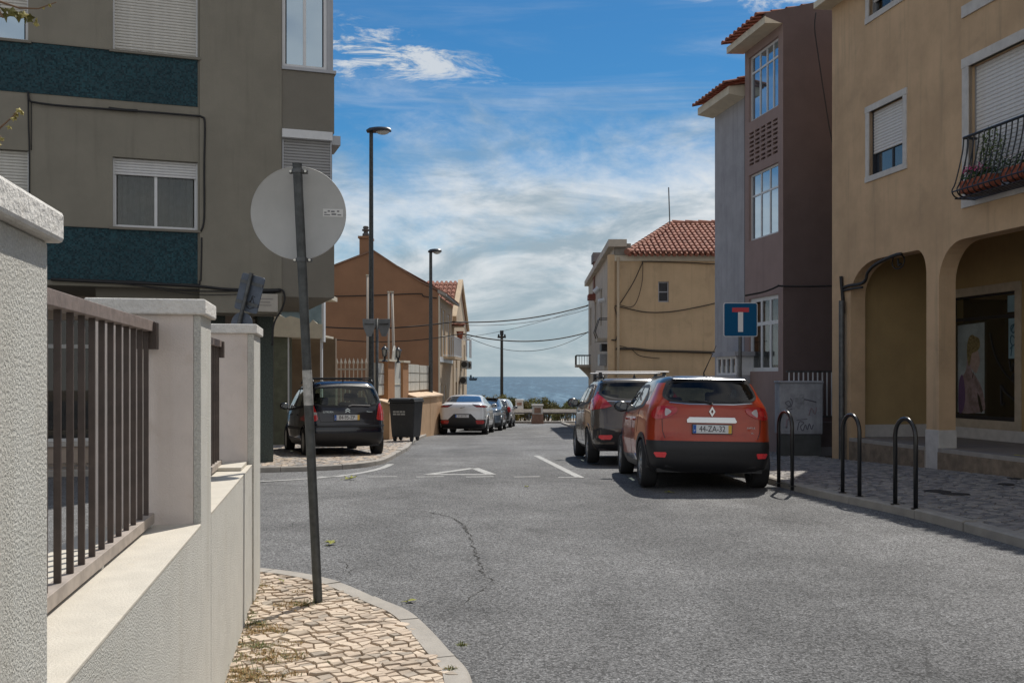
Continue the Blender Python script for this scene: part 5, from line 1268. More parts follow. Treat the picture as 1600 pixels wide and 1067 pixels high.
MB().box(-bw_*1.06, bw_*1.06, -.42, .40, Hb+.001, Hb+.05).build('bin_rim', m_bin, bn_, bevel=.012)
MB().prism([(-bw_*1.04, Hb+.052), (bw_*1.04, Hb+.052), (bw_*.96, Hb+.12), (-bw_*.96, Hb+.12)], -.41, .40, 'y').build('lid', m_bin, bn_, bevel=.015)
MB().tube([(-bw_*.7, -.42, Hb+.1), (-bw_*.7, -.47, Hb+.08), (bw_*.7, -.47, Hb+.08), (bw_*.7, -.42, Hb+.1)], .016, 6).build('lid_handle', m_bin, bn_)
for sx in (-1, 1):
    for sy in (-1, 1):
        w = MB().lathe([(0, -.03), (.09, -.03), (.1, -.015), (.1, .015), (.09, .03), (0, .03)], 14, (0, 0, 0), 'x').build('castor', m_rubber, bn_); w.location = (sx*bw_*.66, sy*.24, .1)
for i, (a, b, z0_, z1_) in enumerate(((-.22, -.14, .83, .88), (-.12, -.04, .83, .88), (-.02, .06, .83, .88), (.08, .14, .83, .88), (-.22, -.12, .76, .81), (-.1, 0, .76, .81), (.02, .14, .76, .81))):
    MB().box(a-.05, b-.05, -.362*.96-.012, -.362*.96-.002, z0_, z1_).build('faded_stencil', M('faded_stencil', (.38, .38, .36), .7), bn_)

# ------------------------------------------------------------------ dead-end sign, cycle hoops, cabinet
de = thing('dead_end_sign', 'blue square dead-end sign with white stem and red bar beyond the orange car', 'sign', ((1157-800)/F*17.9, 17.9, gz(17.9)+.08))
dz = de.location.z; c_ = 1.55+(588-499.5)*17.9/F-dz
MB().tube([(0, .03, -.05), (0, .03, c_+.31)], .03, 14).build('post', m_galv, de, smooth=True, angle=40)
MB().prism(rrect(.305, .305, .035), -.004, .012, 'y').build('sign_edge', m_white, de); de_e = de.children[-1]; de_e.location = (0, 0, c_)
o = MB().prism(rrect(.293, .293, .03), -.007, -.0042, 'y').build('sign_face', m_signblue, de); o.location = (0, 0, c_)
o2 = MB().box(-.045, .045, -.009, -.0072, -.22, .135).build('white_stem', M('sign_white', (.72, .72, .72), .4), o)
o3 = MB().box(-.15, .15, -.010, -.0072, .136, .215).build('red_bar', m_signred, o)
hp_ = [(3.66, 13.33, 1.0), (4.16, 12.22, .985), (4.385, 11.1, .98)]
labs = ['black bicycle hoop farthest along the kerb, in front of the utility cabinet', 'black bicycle hoop between the two others on the kerb', 'black bicycle hoop nearest the camera at the kerb edge']
prof = [(-.2, -.05), (-.2, .78)]+[(-.2*cos(pi*k/10), .78+.2*sin(pi*k/10)) for k in range(1, 10)]+[(.2, .78), (.2, -.05)]
hme = MB().tube([(0, a, b) for a, b in prof], .0245, 12).mesh('hoop', m_blackp, True)
for (x, y, h), lb_ in zip(hp_, labs):
    r_ = thing('bicycle_hoop', lb_, 'bike rack', (x, y, gz(y)+.10), AA-pi/2, 'black bicycle hoops along the right kerb'); o = link('hoop_tube', hme, r_)
    for s_ in (-.2, .2): MB().lathe([(0, 0), (.05, 0), (.05, .008), (.026, .012), (0, .012)], 12, (0, s_, 0)).build('foot_flange', m_blackp, r_)
cbD = 20.3; s = cbD/F; cb_ = thing('utility_cabinet', 'grey graffiti-marked utility cabinet on a dark plinth by the steel fence', 'cabinet', ((1251.5-800)*s, cbD, gz(cbD)+.075), radians(-3))
cw = 67*s/2; ch_ = (712-593)*s
m_cab = M('weathered_cabinet_grey', (.31, .32, .345), .75, var=.2, vs=3.5, dirt=.35, dirtc=(.10, .10, .105), streak=.3)
MB().box(-cw+.03, cw-.03, 0, .42, -.05, (712-677)*s).build('plinth', M('dark_cabinet_plinth', (.075, .078, .075), .85, var=.2, vs=4), cb_)
bd_ = MB().box(-cw, cw, -.02, .45, (712-676.5)*s, ch_-.05).build('cabinet_body', m_cab, cb_, bevel=.02)
MB().box(-cw-.015, cw+.015, -.035, .465, ch_-.049, ch_).build('cabinet_lid', m_cab, cb_, bevel=.015)
MB().box(-cw+.09, cw-.05, -.028, -.0205, (712-672)*s, ch_-.10).build('cabinet_door', m_cab, cb_, bevel=.003)
MB().box(-.12, .06, -.034, -.029, ch_-.58, ch_-.26).build('label_plate', M('worn_label', (.27, .28, .30), .7, var=.3, vs=12), cb_)
mk = M('faded_marker', (.11, .11, .14), .7); mk2 = M('faded_pink_paint', (.28, .22, .25), .8)
for pts, r_, mm in (([(-.30, .98), (-.22, 1.06), (-.25, 1.14), (-.32, 1.10), (-.22, 1.02), (-.18, 1.12), (-.22, 1.2)], .010, mk), ([(-.31, .86), (-.2, .9), (-.28, .95), (-.18, .98)], .010, mk),
                    ([(-.08, .55), (-.04, .72), (.05, .70), (-.02, .62), (.03, .54), (.08, .66), (.12, .56), (.16, .68), (.2, .57), (.24, .66)], .011, mk), ([(-.1, .75), (.12, .78)], .008, mk),
                    ([(.15, .85), (.2, 1.0), (.27, .88), (.3, 1.02)], .014, mk2), ([(-.3, .6), (-.28, .78), (-.2, .7)], .02, mk2), ([(.05, 1.18), (.2, 1.15), (.3, 1.12)], .018, mk)):
    MB().tube([(a, -.029, b) for a, b in smoothp(pts, 4, False)], r_*.8, 5).build('graffiti_stroke', mm, bd_, smooth=True)
# small metal cover plates on the right pavement
for px, py, w, d in ((1465, 768, .32, .22), (1493, 772, .34, .14), (1572, 757, .2, .16), (1585, 748, .2, .12)):
    k = (py-588)/F; D = 1.45/k; o = MB().lathe([(0, 0), (w/2, 0), (w/2, .006), (0, .008)], 24).build('drain_cover', M('iron_cover', (.05, .05, .052), .6, .5), None); o.scale = (1, d/w*1.5, 1); o.location = ((px-800)/F*D, D, .104)
    tag(o, {1465: 'dark round iron cover on the shaded paving, left one', 1493: 'flat dark iron cover right beside the other one', 1572: 'little round cover below the arcade step, left', 1585: 'little round cover tight against the arcade step'}[px], 'cover')

# ------------------------------------------------------------------ end of the street
eD = 62.0
eX = lambda px, D=eD: (px-800)/F*D
eZ = lambda py, D=eD: 1.55+(588-py)/F*D
MB_ = MB().box(-16, 16, eD, eD+.35, gz(62)-.1, gz(62)+.14); tag(MB_.build('kerb', m_kerb), kind='structure')
cp = sheet('path', -60, 60, 62.4, 73, .02, M('pale_promenade', (.38, .35, .31), .85, var=.1, vs=1), 4, 12)
gdr = thing('guard_rail', 'low pale crash barrier closing the end of the street before the sea', 'guard rail', (0, eD+1.2, 0))
z_t, z_b = eZ(640), eZ(645)
MB().prism([(-.04, z_b), (0, z_b+.03), (-.04, (z_b+z_t)/2), (0, z_t-.03), (-.04, z_t), (.0, z_t), (.04, z_b)], -16, 16, 'x').build('beam', M('pale_barrier', (.72, .68, .63), .6, var=.1), gdr)
MB().box(-16, 16, .02, .10, z_b-.10, z_b-.02).build('lower_rail', M('dark_rail', (.10, .09, .09), .7), gdr)
pm_ = MB().box(-.05, .05, .0, .1, gz(62)-.2, z_b).mesh('rail_post', m_galv)
for k in range(14): o = link('rail_post', pm_, gdr); o.location = (-15+k*2.3, 0, 0)
for (px, a, b, w, D, lab, mt) in ((840, 632, 664, 17, 60.8, 'low brownish stone pedestal standing before the crash barrier', M('brown_stone', (.25, .15, .11), .9, var=.25, vs=3)), (811.5, 624, 646, 12.5, 66, 'pale square stone pillar behind the barrier among shrubs', m_stone)):
    x = eX(px, D); wq = w*D/F/2; o = thing('stone_pedestal', lab, 'pedestal', (x, D, 0)); z0, z1 = eZ(b, D)-.05, eZ(a, D)
    MB().prism([(-wq*1.15, z0), (wq*1.15, z0), (wq, z0+(z1-z0)*.55), (-wq, z0+(z1-z0)*.55)], 0, .6, 'y').build('pedestal_base', mt, o, bevel=.02)
    MB().box(-wq*.95, wq*.95, .02, .58, z0+(z1-z0)*.551, z1-.09).build('pedestal_shaft', m_stone if px > 830 else mt, o, bevel=.02); MB().box(-wq*1.1, wq*1.1, -.04, .64, z1-.089, z1).build('pedestal_cap', m_stone, o, bevel=.02)
    MB().box(-wq*.6, wq*.6, -.0, .019, z0+(z1-z0)*.6, z1-.2).build('inset_panel', M('brown_stone', (.25, .15, .11)), o)
# shrubs
m_bush = M('coastal_shrub_leaf', (.115, .125, .035), .8, var=.5, vs=1.2, col2=(.19, .15, .04)); m_bstem = M('shrub_stem', (.12, .08, .05), .9)
def bush(x, D, w, h, lab, seed):
    o = thing('coastal_shrub', lab, 'shrub', (x, D, gz(D)-.35), group='shrubs along the sea edge'); rg = random.Random(seed); mb = MB(); st = MB()
    for k in range(int(13*w)):
        cx_, cy_ = rg.uniform(-w/2, w/2), rg.uniform(-.8, .8); hh = h*1.22*rg.uniform(.6, 1.0)*(1-.25*abs(cx_*2/w)**2); rr = rg.uniform(.22, .42)
        st.tube([(cx_*.7, cy_*.7, 0), (cx_, cy_, hh*.8)], .025, 4)
        for _ in range(150):
            v = Vector((rg.gauss(0, 1), rg.gauss(0, 1), rg.gauss(0, 1))).normalized()*rr*rg.uniform(.45, 1.05); c = Vector((cx_, cy_, max(.1, hh-rr)))+v; s_ = rg.uniform(.035, .085)
            n = Vector((rg.gauss(0, 1), rg.gauss(0, 1), rg.gauss(0, 1))).normalized(); b = n.orthogonal().normalized(); c2 = n.cross(b)
            mb.add([c-b*s_, c+c2*s_*.5, c+b*s_, c-c2*s_*.5], [(0, 1, 2, 3)])
    st.build('stems', m_bstem, o); mb.build('foliage', m_bush, o)
bush(eX(775, 68), 68, 3.6, 1.95, 'tawny green shrub just right of the parked cars', 1); bush(eX(800, 69), 69, 2.6, 1.75, 'shrub between the last parked car and the pale pillar', 4)
bush(eX(842, 68), 68, 2.3, 1.85, 'bushy green shrub behind the brown stone pedestal', 2); bush(eX(860, 69.5), 69.5, 1.4, 1.7, 'smaller green shrub right of the pedestal shrub', 5); bush(eX(894, 67), 67, 2.4, 1.7, 'low shrub beside the grey car mirror at the sea edge', 3)
bush(eX(745, 70), 70, 3.0, 1.9, 'shrub mostly hidden behind the silver cars', 6)
# utility pole at the shore and ship
D = 71; up = thing('utility_pole', 'tall thin dark wooden utility pole standing against the sea', 'pole', (eX(784, D), D, gz(D)))
zt_ = eZ(519, D)-gz(D); MB().tube([(0, 0, -.3), (0, 0, zt_)], [.13, .10], 10).build('pole_shaft', M('tarred_wood', (.04, .035, .03), .9), up)
MB().box(-.30, .30, -.05, .05, zt_-.42, zt_-.28).build('crossarm', m_ink, up)
for k in (-.22, .22): MB().lathe([(0, 0), (.05, 0), (.07, .06), (.03, .14), (0, .15)], 8, (k, 0, zt_-.28)).build('insulator', m_ink, up)
MB().box(-.13, .13, -.13, .13, zt_-.20, zt_+.12).build('pole_head', m_ink, up)
D = 3200; sh_ = thing('distant_ship', 'tiny dark ship far out on the sea horizon', 'ship', (eX(740, D), D, -12)); MB().prism([(-13, 0), (9, 0), (13, 9), (-15, 8)], -4, 4, 'y').build('hull', M('ship_dark', (.06, .08, .10), .7), sh_); MB().box(-12, -6, -3, 3, 8.01, 18).build('bridge', M('ship_dark', (.06, .08, .10)), sh_); MB().box(-3, 1, -1, 1, 8.5, 12).build('mast', M('ship_dark', (.06, .08, .10)), sh_)
# overhead wires
def wire(label, a, b, sag, r, name='overhead_wire'):
    A_, B_ = Pp(*a), Pp(*b); pts = []
    for k in range(25): t_ = k/24; p = A_.lerp(B_, t_); p.z -= sag*4*t_*(1-t_); pts.append(p)
    return tag(MB().tube(pts, r, 5).build(name, m_cable, smooth=True), label, 'wire')
wire('thick black wire sagging between the pale gable house and the beige house, uppermost', (706, 503, 50), (919, 477, 54.8), .30, .035)
wire('thin upper wire just under the thick uppermost one', (706, 507, 50), (919, 483, 54.8), .34, .014)
wire('thick lower wire starting by the balcony of the peach house', (722, 521, 50.5), (919, 519, 54.8), .45, .034)
wire('deeply sagging thin wire, lowest of those over the sea', (722, 522, 50), (919, 519, 54.8), .95, .014)
wire('very thin wire rising from the peach house towards upper right', (728, 527, 52), (919, 478, 54.8), .2, .011)
wire('long wire crossing the brown gable behind the lamp signs', (508, 511, 42), (706, 503, 43), .15, .028)
wire('lowest wire crossing the brown gable, near the lanterns', (503, 528, 42), (722, 521, 43), .25, .02)

# ------------------------------------------------------------------ loose leaves, weeds, branch tip
m_leaf = M('fallen_leaf_green', (.26, .27, .05), .8, var=.3, vs=60); m_dry = M('dry_grass', (.33, .22, .10), .95, var=.4, vs=25); m_weed = M('weed_green', (.11, .13, .035), .85, var=.4, vs=40)
def leafmesh(s, seed, mat=m_leaf):
    rg = random.Random(seed); n = 10; ring = []
    for k in range(n): a = 2*pi*k/n; r_ = s*(1 if k % 2 else .55)*rg.uniform(.8, 1.15); ring.append((cos(a)*r_, sin(a)*r_*.8, rg.uniform(.004, .03)*s/.06))
    up_ = [(x, y, z+.002) for x, y, z in ring]
    return MB().add([(0, 0, .012)]+ring, [(0, 1+k, 1+(k+1) % n) for k in range(n)])
for px, py, z, s_, lab in ((517, 851, 0, .075, 'crumpled green leaf lying on the road left of the crack'), (548, 749.5, 0, .13, 'dark leaf on the road near the painted edge line'), (641, 941, 0, .05, 'yellow-green leaf against the pavement kerb'), (441, 909, .105, .035, 'little green leaf on the corner paving by the wall'),
                          (1043, 770, 0, .07, 'little pale leaf on the road behind the orange car'), (823, 761, 0, .05, 'light scrap of leaf in the middle of the junction')):
    k = (py-588)/F; D = (1.55-z)/k; x = (px-800)/F*D
    if D > 13: x, D = gp(px, py)
    o = thing('fallen_leaf', lab, 'leaf', (x, D, gz(D)+z+.003), R.uniform(0, 6)); leafmesh(s_, px).build('leaf_blade', m_leaf, o); MB().tube([(0, 0, .012), (s_*1.4, s_*.3, .012)], .002, 4).build('leaf_stalk', m_leaf, o)
def tufts(name, spots, mats, seed):
    rg = random.Random(seed); mb = MB()
    for (x, y, r_, n, h, ci) in spots:
        for _ in range(n):
            a = rg.uniform(0, 6.28); q = rg.random()**.7*r_; bx_, by_ = x+cos(a)*q*1.3, y+sin(a)*q; L_ = h*rg.uniform(.4, 1.2); d = Vector((rg.gauss(0, 1), rg.gauss(0, 1), rg.uniform(.15, 1.0))).normalized()*L_; w = Vector((-d.y, d.x, 0)).normalized()*rg.uniform(.0012, .003) if abs(d.x)+abs(d.y) > 1e-6 else Vector((.002, 0, 0)); p = Vector((bx_, by_, .098))
            mb.cur = ci if rg.random() < .8 else 1-ci
            m_ = p+d*.55+Vector((0, 0, .004)); e = p+d; e.z = max(.1, e.z-L_*.25); m_.z = max(.104, m_.z)
            mb.add([p-w, p+w, m_+w*.8, m_-w*.8, e], [(0, 1, 2, 3), (3, 2, 4)])
    return tag(mb.build(name, mats), 'patchy dry grass and small weeds in the corner paving joints', 'weeds', kind='stuff')
def pg(px, py): D = 1.45/((py-588)/F); return ((px-800)/F*D, D)
sp = []
for px, py, r_, n, h, ci in ((415, 985, .10, 420, .045, 0), (428, 1026, .13, 520, .04, 0), (400, 1010, .06, 120, .05, 1), (455, 945, .09, 260, .045, 0), (405, 975, .05, 160, .045, 1), (415, 918, .06, 160, .03, 0), (390, 1060, .08, 260, .05, 0), (480, 944, .06, 110, .05, 1), (380, 1050, .07, 150, .06, 0), (508, 1034, .025, 60, .015, 1), (470, 925, .05, 70, .02, 0), (437, 1055, .08, 200, .03, 0), (450, 1005, .07, 130, .025, 0), (705, 1046, .02, 70, .04, 1), (722, 1008, .02, 60, .035, 1)):
    x, y = pg(px, py); sp.append((x, y, r_, n, h, ci))
for k in range(26):
    y = 4.5+k*.1; sp.append((wx(y)+.02, y, .03, 26, .035, R.choice((0, 0, 1))))
tufts('weeds', sp, [m_dry, m_weed], 3)
# a few crumbled leaves in the corner
for k in range(26):
    px, py = R.choice(((410, 985), (428, 1020), (455, 950), (395, 1000))); x, y = pg(px+R.uniform(-22, 22), py+R.uniform(-10, 10))
    tag(leafmesh(R.uniform(.010, .022), k).build('dry_leaf', m_dry), 'curled brown leaf scrap on the corner paving', 'leaf', 'curled brown leaf scraps by the wall foot').location = (x, y, .105)
# branch tip hanging into the top left corner
br_ = thing('tree_branch', 'sunlit leafy twig tips reaching into the top left corner', 'branch', (Pp(0, 0, 3).x-.35, 3.0, 0))
o0 = br_.location.copy()
def bq_(px, py, d=0): p = Pp(px, py, 3+d); return (p.x-o0.x, d, p.z)
m_bark = M('twig_bark', (.20, .12, .07), .85)
MB().tube([(-.1, 0, bq_(0, -80)[2]), bq_(-60, -40), bq_(-10, 5), bq_(5, 28)], [.012, .009, .005, .003], 6).build('twig', m_bark, br_)
MB().tube([bq_(-60, -40), bq_(0, 3), bq_(30, 13), bq_(60, 14), bq_(88, 4)], [.008, .004, .003, .002, .0015], 5).build('twig', m_bark, br_)
MB().tube([(-.1, .0, bq_(0, 300)[2]), bq_(-40, 240), bq_(0, 200), bq_(16, 186), bq_(30, 172)], [.01, .006, .003, .002, .0015], 5).build('twig', m_bark, br_)
MB().tube([bq_(-10, 205), bq_(0, 213), bq_(4, 222)], [.003, .002, .0015], 5).build('twig', m_bark, br_)
m_bl = M('hanging_leaf', (.13, .12, .025), .7, var=.4, vs=40); m_by = M('hanging_leaf_yellow', (.42, .36, .12), .7, var=.3, vs=60)
rg = random.Random(9)
for px, py, s_, mt in ((3, 22, .030, m_bl), (20, 21, .022, m_bl), (27, 26, .024, m_bl), (38, 26, .018, m_by), (45, 30, .020, m_bl), (52, 33, .016, m_by), (36, 32, .018, m_bl), (58, 41, .010, m_by), (76, 8, .008, m_by), (66, 14, .007, m_by), (30, 174, .013, m_by), (24, 180, .012, m_by), (18, 188, .010, m_by), (33, 178, .009, m_by), (15, 200, .011, m_by), (22, 186, .010, m_by), (3, 218, .010, m_by), (0, 226, .008, m_by), (-8, 14, .03, m_bl)):
    d = rg.uniform(-.03, .03); o = leafmesh(s_, px+py).build('leaf', mt, br_); o.location = bq_(px, py, d); o.rotation_euler = (rg.uniform(.9, 2.0), rg.uniform(-.6, .6), rg.uniform(0, 3))
# ------------------------------------------------------------------ cars
def paintmat(name, col, flake=.08, rough=.28):
    return M(name, col, rough, .1, var=flake, vs=3, coat=.7, spec=.4, dirt=.12, dirtc=(.16, .14, .12))
def inset(Pl, d):
    n = len(Pl); A = sum(Pl[i][0]*Pl[(i+1) % n][1]-Pl[(i+1) % n][0]*Pl[i][1] for i in range(n)); s = 1 if A > 0 else -1; out = []
    for i in range(n):
        a, b, c = Vector(Pl[i-1]), Vector(Pl[i]), Vector(Pl[(i+1) % n]); e1 = (b-a).normalized(); e2 = (c-b).normalized()
        n1 = Vector((-e1.y, e1.x)); n2 = Vector((-e2.y, e2.x)); m_ = (n1+n2); m_ = m_.normalized() if m_.length > 1e-6 else n1; k = 1/max(.45, m_.dot(n1)); out.append(tuple(b+m_*(d*s*k)))
    return out
def mirrorx(h): return h+[(-x, z) for x, z in reversed(h) if abs(x) > 1e-5]
class Car:
    def __init__(s, name, label, loc, rz, L, levels, paint, classify, rr=(.16, .30), rf=(.25, .5), bow=(.10, .22), taper=(.05, .09), group=None, pitch=True, roll=0.0, segs=4):
        s.root = thing(name, label, 'car', loc, rz, group); s.root.rotation_euler = (-.029 if pitch else 0, roll, rz); s.L = L
        lv = smoothp([tuple(l) for l in levels], segs, False); s.parts = {}
        nr, nc, ns, nf = 9, 8, 64, 8
        rings = []
        zmax = max(l[0] for l in lv)
        for (z, w, yr, yf) in lv:
            half = []; b0, b1 = bow; rx, ry = min(rr[0], w*.6), rr[1]; fx_, fy = min(rf[0], w*.6), rf[1]
            sx = lambda y: 1-(taper[0]*max(0, (L*.35-y)/(L*.35))**2+taper[1]*max(0, (y-L*.6)/(L*.4))**2)
            for k in range(nr): x = (w*sx(yr)-rx)*k/nr; half.append((x, yr+b0*(x/w)**2))
            xc = w*sx(yr)-rx; yb = yr+b0*(xc/w)**2
            for k in range(nc): a = pi/2*k/nc; half.append((xc+rx*sin(a), yb+ry*(1-cos(a))))
            xcf = w*sx(yf)-fx_; ybf = yf-b1*(xcf/w)**2; y0 = yb+ry; y1 = ybf-fy
            xr0 = w*sx(yr); xf0 = w*sx(yf)
            for k in range(ns):
                y = y0+(y1-y0)*k/ns; q = k/ns; x = w*sx(y) if False else (xr0*(1-q)+xf0*q)+w*(1-((xr0*(1-q)+xf0*q)/w))*min(1, 4*q*(1-q)*1.25)
                half.append((x, y))
            for k in range(nc): a = pi/2*k/nc; half.append((xcf+fx_*cos(a), y1+fy*sin(a)))
            for k in range(nf+1): x = xcf*(1-k/nf); half.append((x, yf-b1*(x/w)**2))
            ring = half+[(-x, y) for x, y in reversed(half[1:-1])]; rings.append([(x, y, z) for x, y in ring])
        n = len(rings[0]); vs = [v for r in rings for v in r]; fs = [(i*n+k, i*n+(k+1) % n, (i+1)*n+(k+1) % n, (i+1)*n+k) for i in range(len(rings)-1) for k in range(n)]
        # crown of the roof
        top = rings[-1]; cx = sum(p[0] for p in top)/n; cy = sum(p[1] for p in top)/n; b = len(vs)
        for q in (.6, .25): vs += [(cx+(p[0]-cx)*q, cy+(p[1]-cy)*q, p[2]+.012*(1-q*.8)) for p in top]
        fs += [((len(rings)-1)*n+k, (len(rings)-1)*n+(k+1) % n, b+(k+1) % n, b+k) for k in range(n)]+[(b+k, b+(k+1) % n, b+n+(k+1) % n, b+n+k) for k in range(n)]
        vs.append((cx, cy, top[0][2]+.013)); fs += [(b+n+k, b+n+(k+1) % n, len(vs)-1) for k in range(n)]
        s.vs, s.fs = [Vector(v) for v in vs], fs; s.bvh = BVHTree.FromPolygons(s.vs, s.fs); s.cuts = []; s.paint = paint; s.classify = classify; s.wheels = []
    def patch(s, poly, mode, eps, name, mat, holes=(), step=.05, parent=None, thick=.012, smooth=True):
        V, Fs, L = tri(poly, holes, step); P3 = {}; 
        for i, (a, b) in enumerate(V):
            if mode == 'rear': o, d = Vector((a, -3, b)), Vector((0, 1, 0))
            elif mode == 'front': o, d = Vector((a, s.L+3, b)), Vector((0, -1, 0))
            elif mode == 'left': o, d = Vector((-3, a, b)), Vector((1, 0, 0))
            elif mode == 'right': o, d = Vector((3, a, b)), Vector((-1, 0, 0))
            else: o, d = Vector((a, b, 4)), Vector((0, 0, -1))
            h = s.bvh.ray_cast(o, d)
            if h[0] is None: continue
            nn = h[1] if h[1].dot(d) < 0 else -h[1]
            P3[i] = (h[0], nn)
        vs = []; idx = {}
        for i, (p, nn) in P3.items(): idx[i] = len(vs); vs.append(p+nn*eps)
        flip = mode in ('left', 'front')
        fs = []
        for f in Fs:
            if all(i in idx for i in f):
                g = [idx[i] for i in f]; a, b, c = [vs[q] for q in g[:3]]; nn = (b-a).cross(c-a); d = P3[f[0]][1]
                if nn.dot(d) < 0: g.reverse()
                fs.append(tuple(g))
        ec = {}
        for f in fs:
            for q in range(len(f)):
                e = (f[q], f[(q+1) % len(f)]); k = tuple(sorted(e)); ec.setdefault(k, []).append(e)
        inn = {}; rev = {v: k for k, v in idx.items()}
        for k, es in ec.items():
            if len(es) == 1:
                for q in es[0]:
                    if q not in inn: inn[q] = len(vs); vs.append(P3[rev[q]][0]-P3[rev[q]][1]*thick)
                a, b = es[0]; fs.append((b, a, inn[a], inn[b]))
        me = bpy.data.meshes.new(name); me.from_pydata(vs, [], fs); me.materials.append(mat)
        me.update()
        if smooth:
            me.polygons.foreach_set('use_smooth', [True]*len(me.polygons))
            try: me.set_sharp_from_angle(angle=radians(35))
            except Exception: pass
        o = link(name, me, parent or s.root); return o
    def glass(s, poly, mode, mat, name, ring=.045, cut=True, trim=m_black, eps=.006, holes=None):
        poly = [tuple(p) for p in poly]; inn = inset(poly, ring)
        o = s.patch(poly, mode, eps, name+'_trim', trim, holes=[inn], step=.04)
        s.patch(inset(poly, ring*.9), mode, eps*.5, name, mat, step=.05, parent=o, thick=.002)
        if cut: s.cuts.append((inset(poly, ring*.45), mode))
    def both(s, poly, eps, name, mat, **k):
        for md in ('left', 'right'): s.patch(poly, md, eps, name, mat, **k)
    def wheel(s, y, R_, w, xo, rim='five', arch=None, archm=None, rimm=None, gap=.04):
        rimm = rimm or m_rim
        for sg_ in (-1, 1):
            tp = [(R_*.66, -w/2+.015), (R_*.70, -w/2), (R_*.93, -w/2), (R_*.985, -w/2+.025), (R_, -w/2+.055), (R_, w/2-.055), (R_*.985, w/2-.025), (R_*.93, w/2), (R_*.70, w/2), (R_*.66, w/2-.015)]
            o = MB().lathe(tp, 40, (0, 0, 0), 'x').build('wheel', m_rubber, s.root, smooth=True, angle=40); o.location = (sg_*(xo-w/2), y, R_)
            rm = MB(); e = w/2-.012
            rm.lathe([(R_*.67, -e), (R_*.67, e), (R_*.62, e), (R_*.60, e-.05), (R_*.60, -e)], 40, (0, 0, 0), 'x')
            if rim == 'cover': rm.lathe([(R_*.62, e-.01), (R_*.55, e+.004), (R_*.25, e+.014), (0, e+.016)], 30, (0, 0, 0), 'x')
            else:
                ns_ = 5 if rim == 'five' else 10
                for k in range(ns_):
                    a = 2*pi*k/ns_; ca, sa = cos(a), sin(a); hw0, hw1 = R_*.10, R_*.075 if rim == 'five' else R_*.045
                    pts = []
                    for rr_, hw, xx in ((R_*.08, hw0, e-.01), (R_*.62, hw1, e-.004)):
                        for q in (-1, 1): pts.append((rr_*ca-q*hw*sa, rr_*sa+q*hw*ca, xx))
                    vs = [(p[2]+dx, p[0], p[1]) for dx in (0, -.03) for p in pts]; rm.add(vs, [(0, 1, 3, 2), (4, 6, 7, 5), (0, 2, 6, 4), (1, 5, 7, 3), (2, 3, 7, 6)])
                rm.lathe([(0, e+.006), (R_*.12, e+.006), (R_*.17, e-.01), (R_*.17, e-.04)], 20, (0, 0, 0), 'x')
                rm.lathe([(0, e-.07), (R_*.42, e-.07), (R_*.42, e-.08)], 24, (0, 0, 0), 'x')
            r = rm.build('rim', rimm, o, smooth=False)
            if sg_ < 0: o.rotation_euler = (0, 0, pi)
            # wheel well liner
            wl = MB(); Rw = R_+gap; n = 24; a0, a1 = radians(-8), radians(188); vs = []
            for xx in (xo-.03, xo-w-.12):
                for k in range(n+1): a = a0+(a1-a0)*k/n; vs.append((sg_*xx, y+cos(a)*Rw, R_+sin(a)*Rw))
            wl.add(vs, [(k, k+1, n+2+k, n+1+k) for k in range(n)]+[tuple(range(n+1, 2*n+2))]); wl.build('wheel_well', m_black, s.root)
            am = arch or .05; outer = []; 
            ring = []; c0, c1 = radians(-12), radians(192)
            for k in range(25): a = c0+(c1-c0)*k/24; ring.append((y+cos(a)*(Rw+am), R_+sin(a)*(Rw+am)))
            for k in range(25): a = c1+(c0-c1)*k/24; ring.append((y+cos(a)*(Rw-.012), R_+sin(a)*(Rw-.012)))
            ring = [p for p in ring]
            s.patch(ring, 'left' if sg_ < 0 else 'right', .010, 'wheel_arch', archm or s.paint, step=.04, thick=.03)
        s.wheels.append((y, R_, R_+gap))
    def finish(s, lining=True, mats=None):
        groups = {}; keep = []
        for f in s.fs:
            c = sum((s.vs[i] for i in f), Vector())/len(f); nn = (s.vs[f[1]]-s.vs[f[0]]).cross(s.vs[f[2]]-s.vs[f[0]])
            if nn.length < 1e-12: nn = (s.vs[f[2]]-s.vs[f[1]]).cross(s.vs[f[-1]]-s.vs[f[1]])
            nn.normalize(); dead = False
            for y, zc, Rw in s.wheels:
                if (c.y-y)**2+(c.z-zc)**2 < (Rw+.012)**2 and abs(c.x) > .5: dead = True
            if not dead:
                for pl, md in s.cuts:
                    if md == 'rear' and c.y < s.L*.4 and inpoly(c.x, c.z, pl): dead = True
                    elif md == 'front' and c.y > s.L*.45 and inpoly(c.x, c.z, pl): dead = True
                    elif md == 'left' and c.x < -.35 and inpoly(c.y, c.z, pl): dead = True
                    elif md == 'right' and c.x > .35 and inpoly(c.y, c.z, pl): dead = True
                    if dead: break
            if dead: continue
            keep.append(f); g = s.classify(c, nn); groups.setdefault(g, []).append(f)
        for (nm, mt), fl_ in groups.items():
            mb = MB(); mp = {}
            for f in fl_:
                for i in f:
                    if i not in mp: mp[i] = len(mb.v); mb.v.append(tuple(s.vs[i]))
                mb.f.append(tuple(mp[i] for i in f))
            mb.mi = [0]*len(mb.f); o = mb.build(nm, mt, s.root, smooth=True)
            # normals must face out
        if lining:
            cen = Vector((0, s.L*.45, .8)); mp = {}; mb = MB()
            for f in keep:
                for i in f:
                    if i not in mp: v = s.vs[i]; d = Vector((v.x, (v.y-s.L*.45)*.35, (v.z-.8))).normalized(); mp[i] = len(mb.v); mb.v.append(tuple(v-d*.022))
                mb.f.append(tuple(reversed([mp[i] for i in f])))
            mb.mi = [0]*len(mb.f); mb.build('cabin_lining', m_interior, s.root, smooth=True)
        zmin = min(v.z for v in s.vs); w_ = max(v.x for v in s.vs)
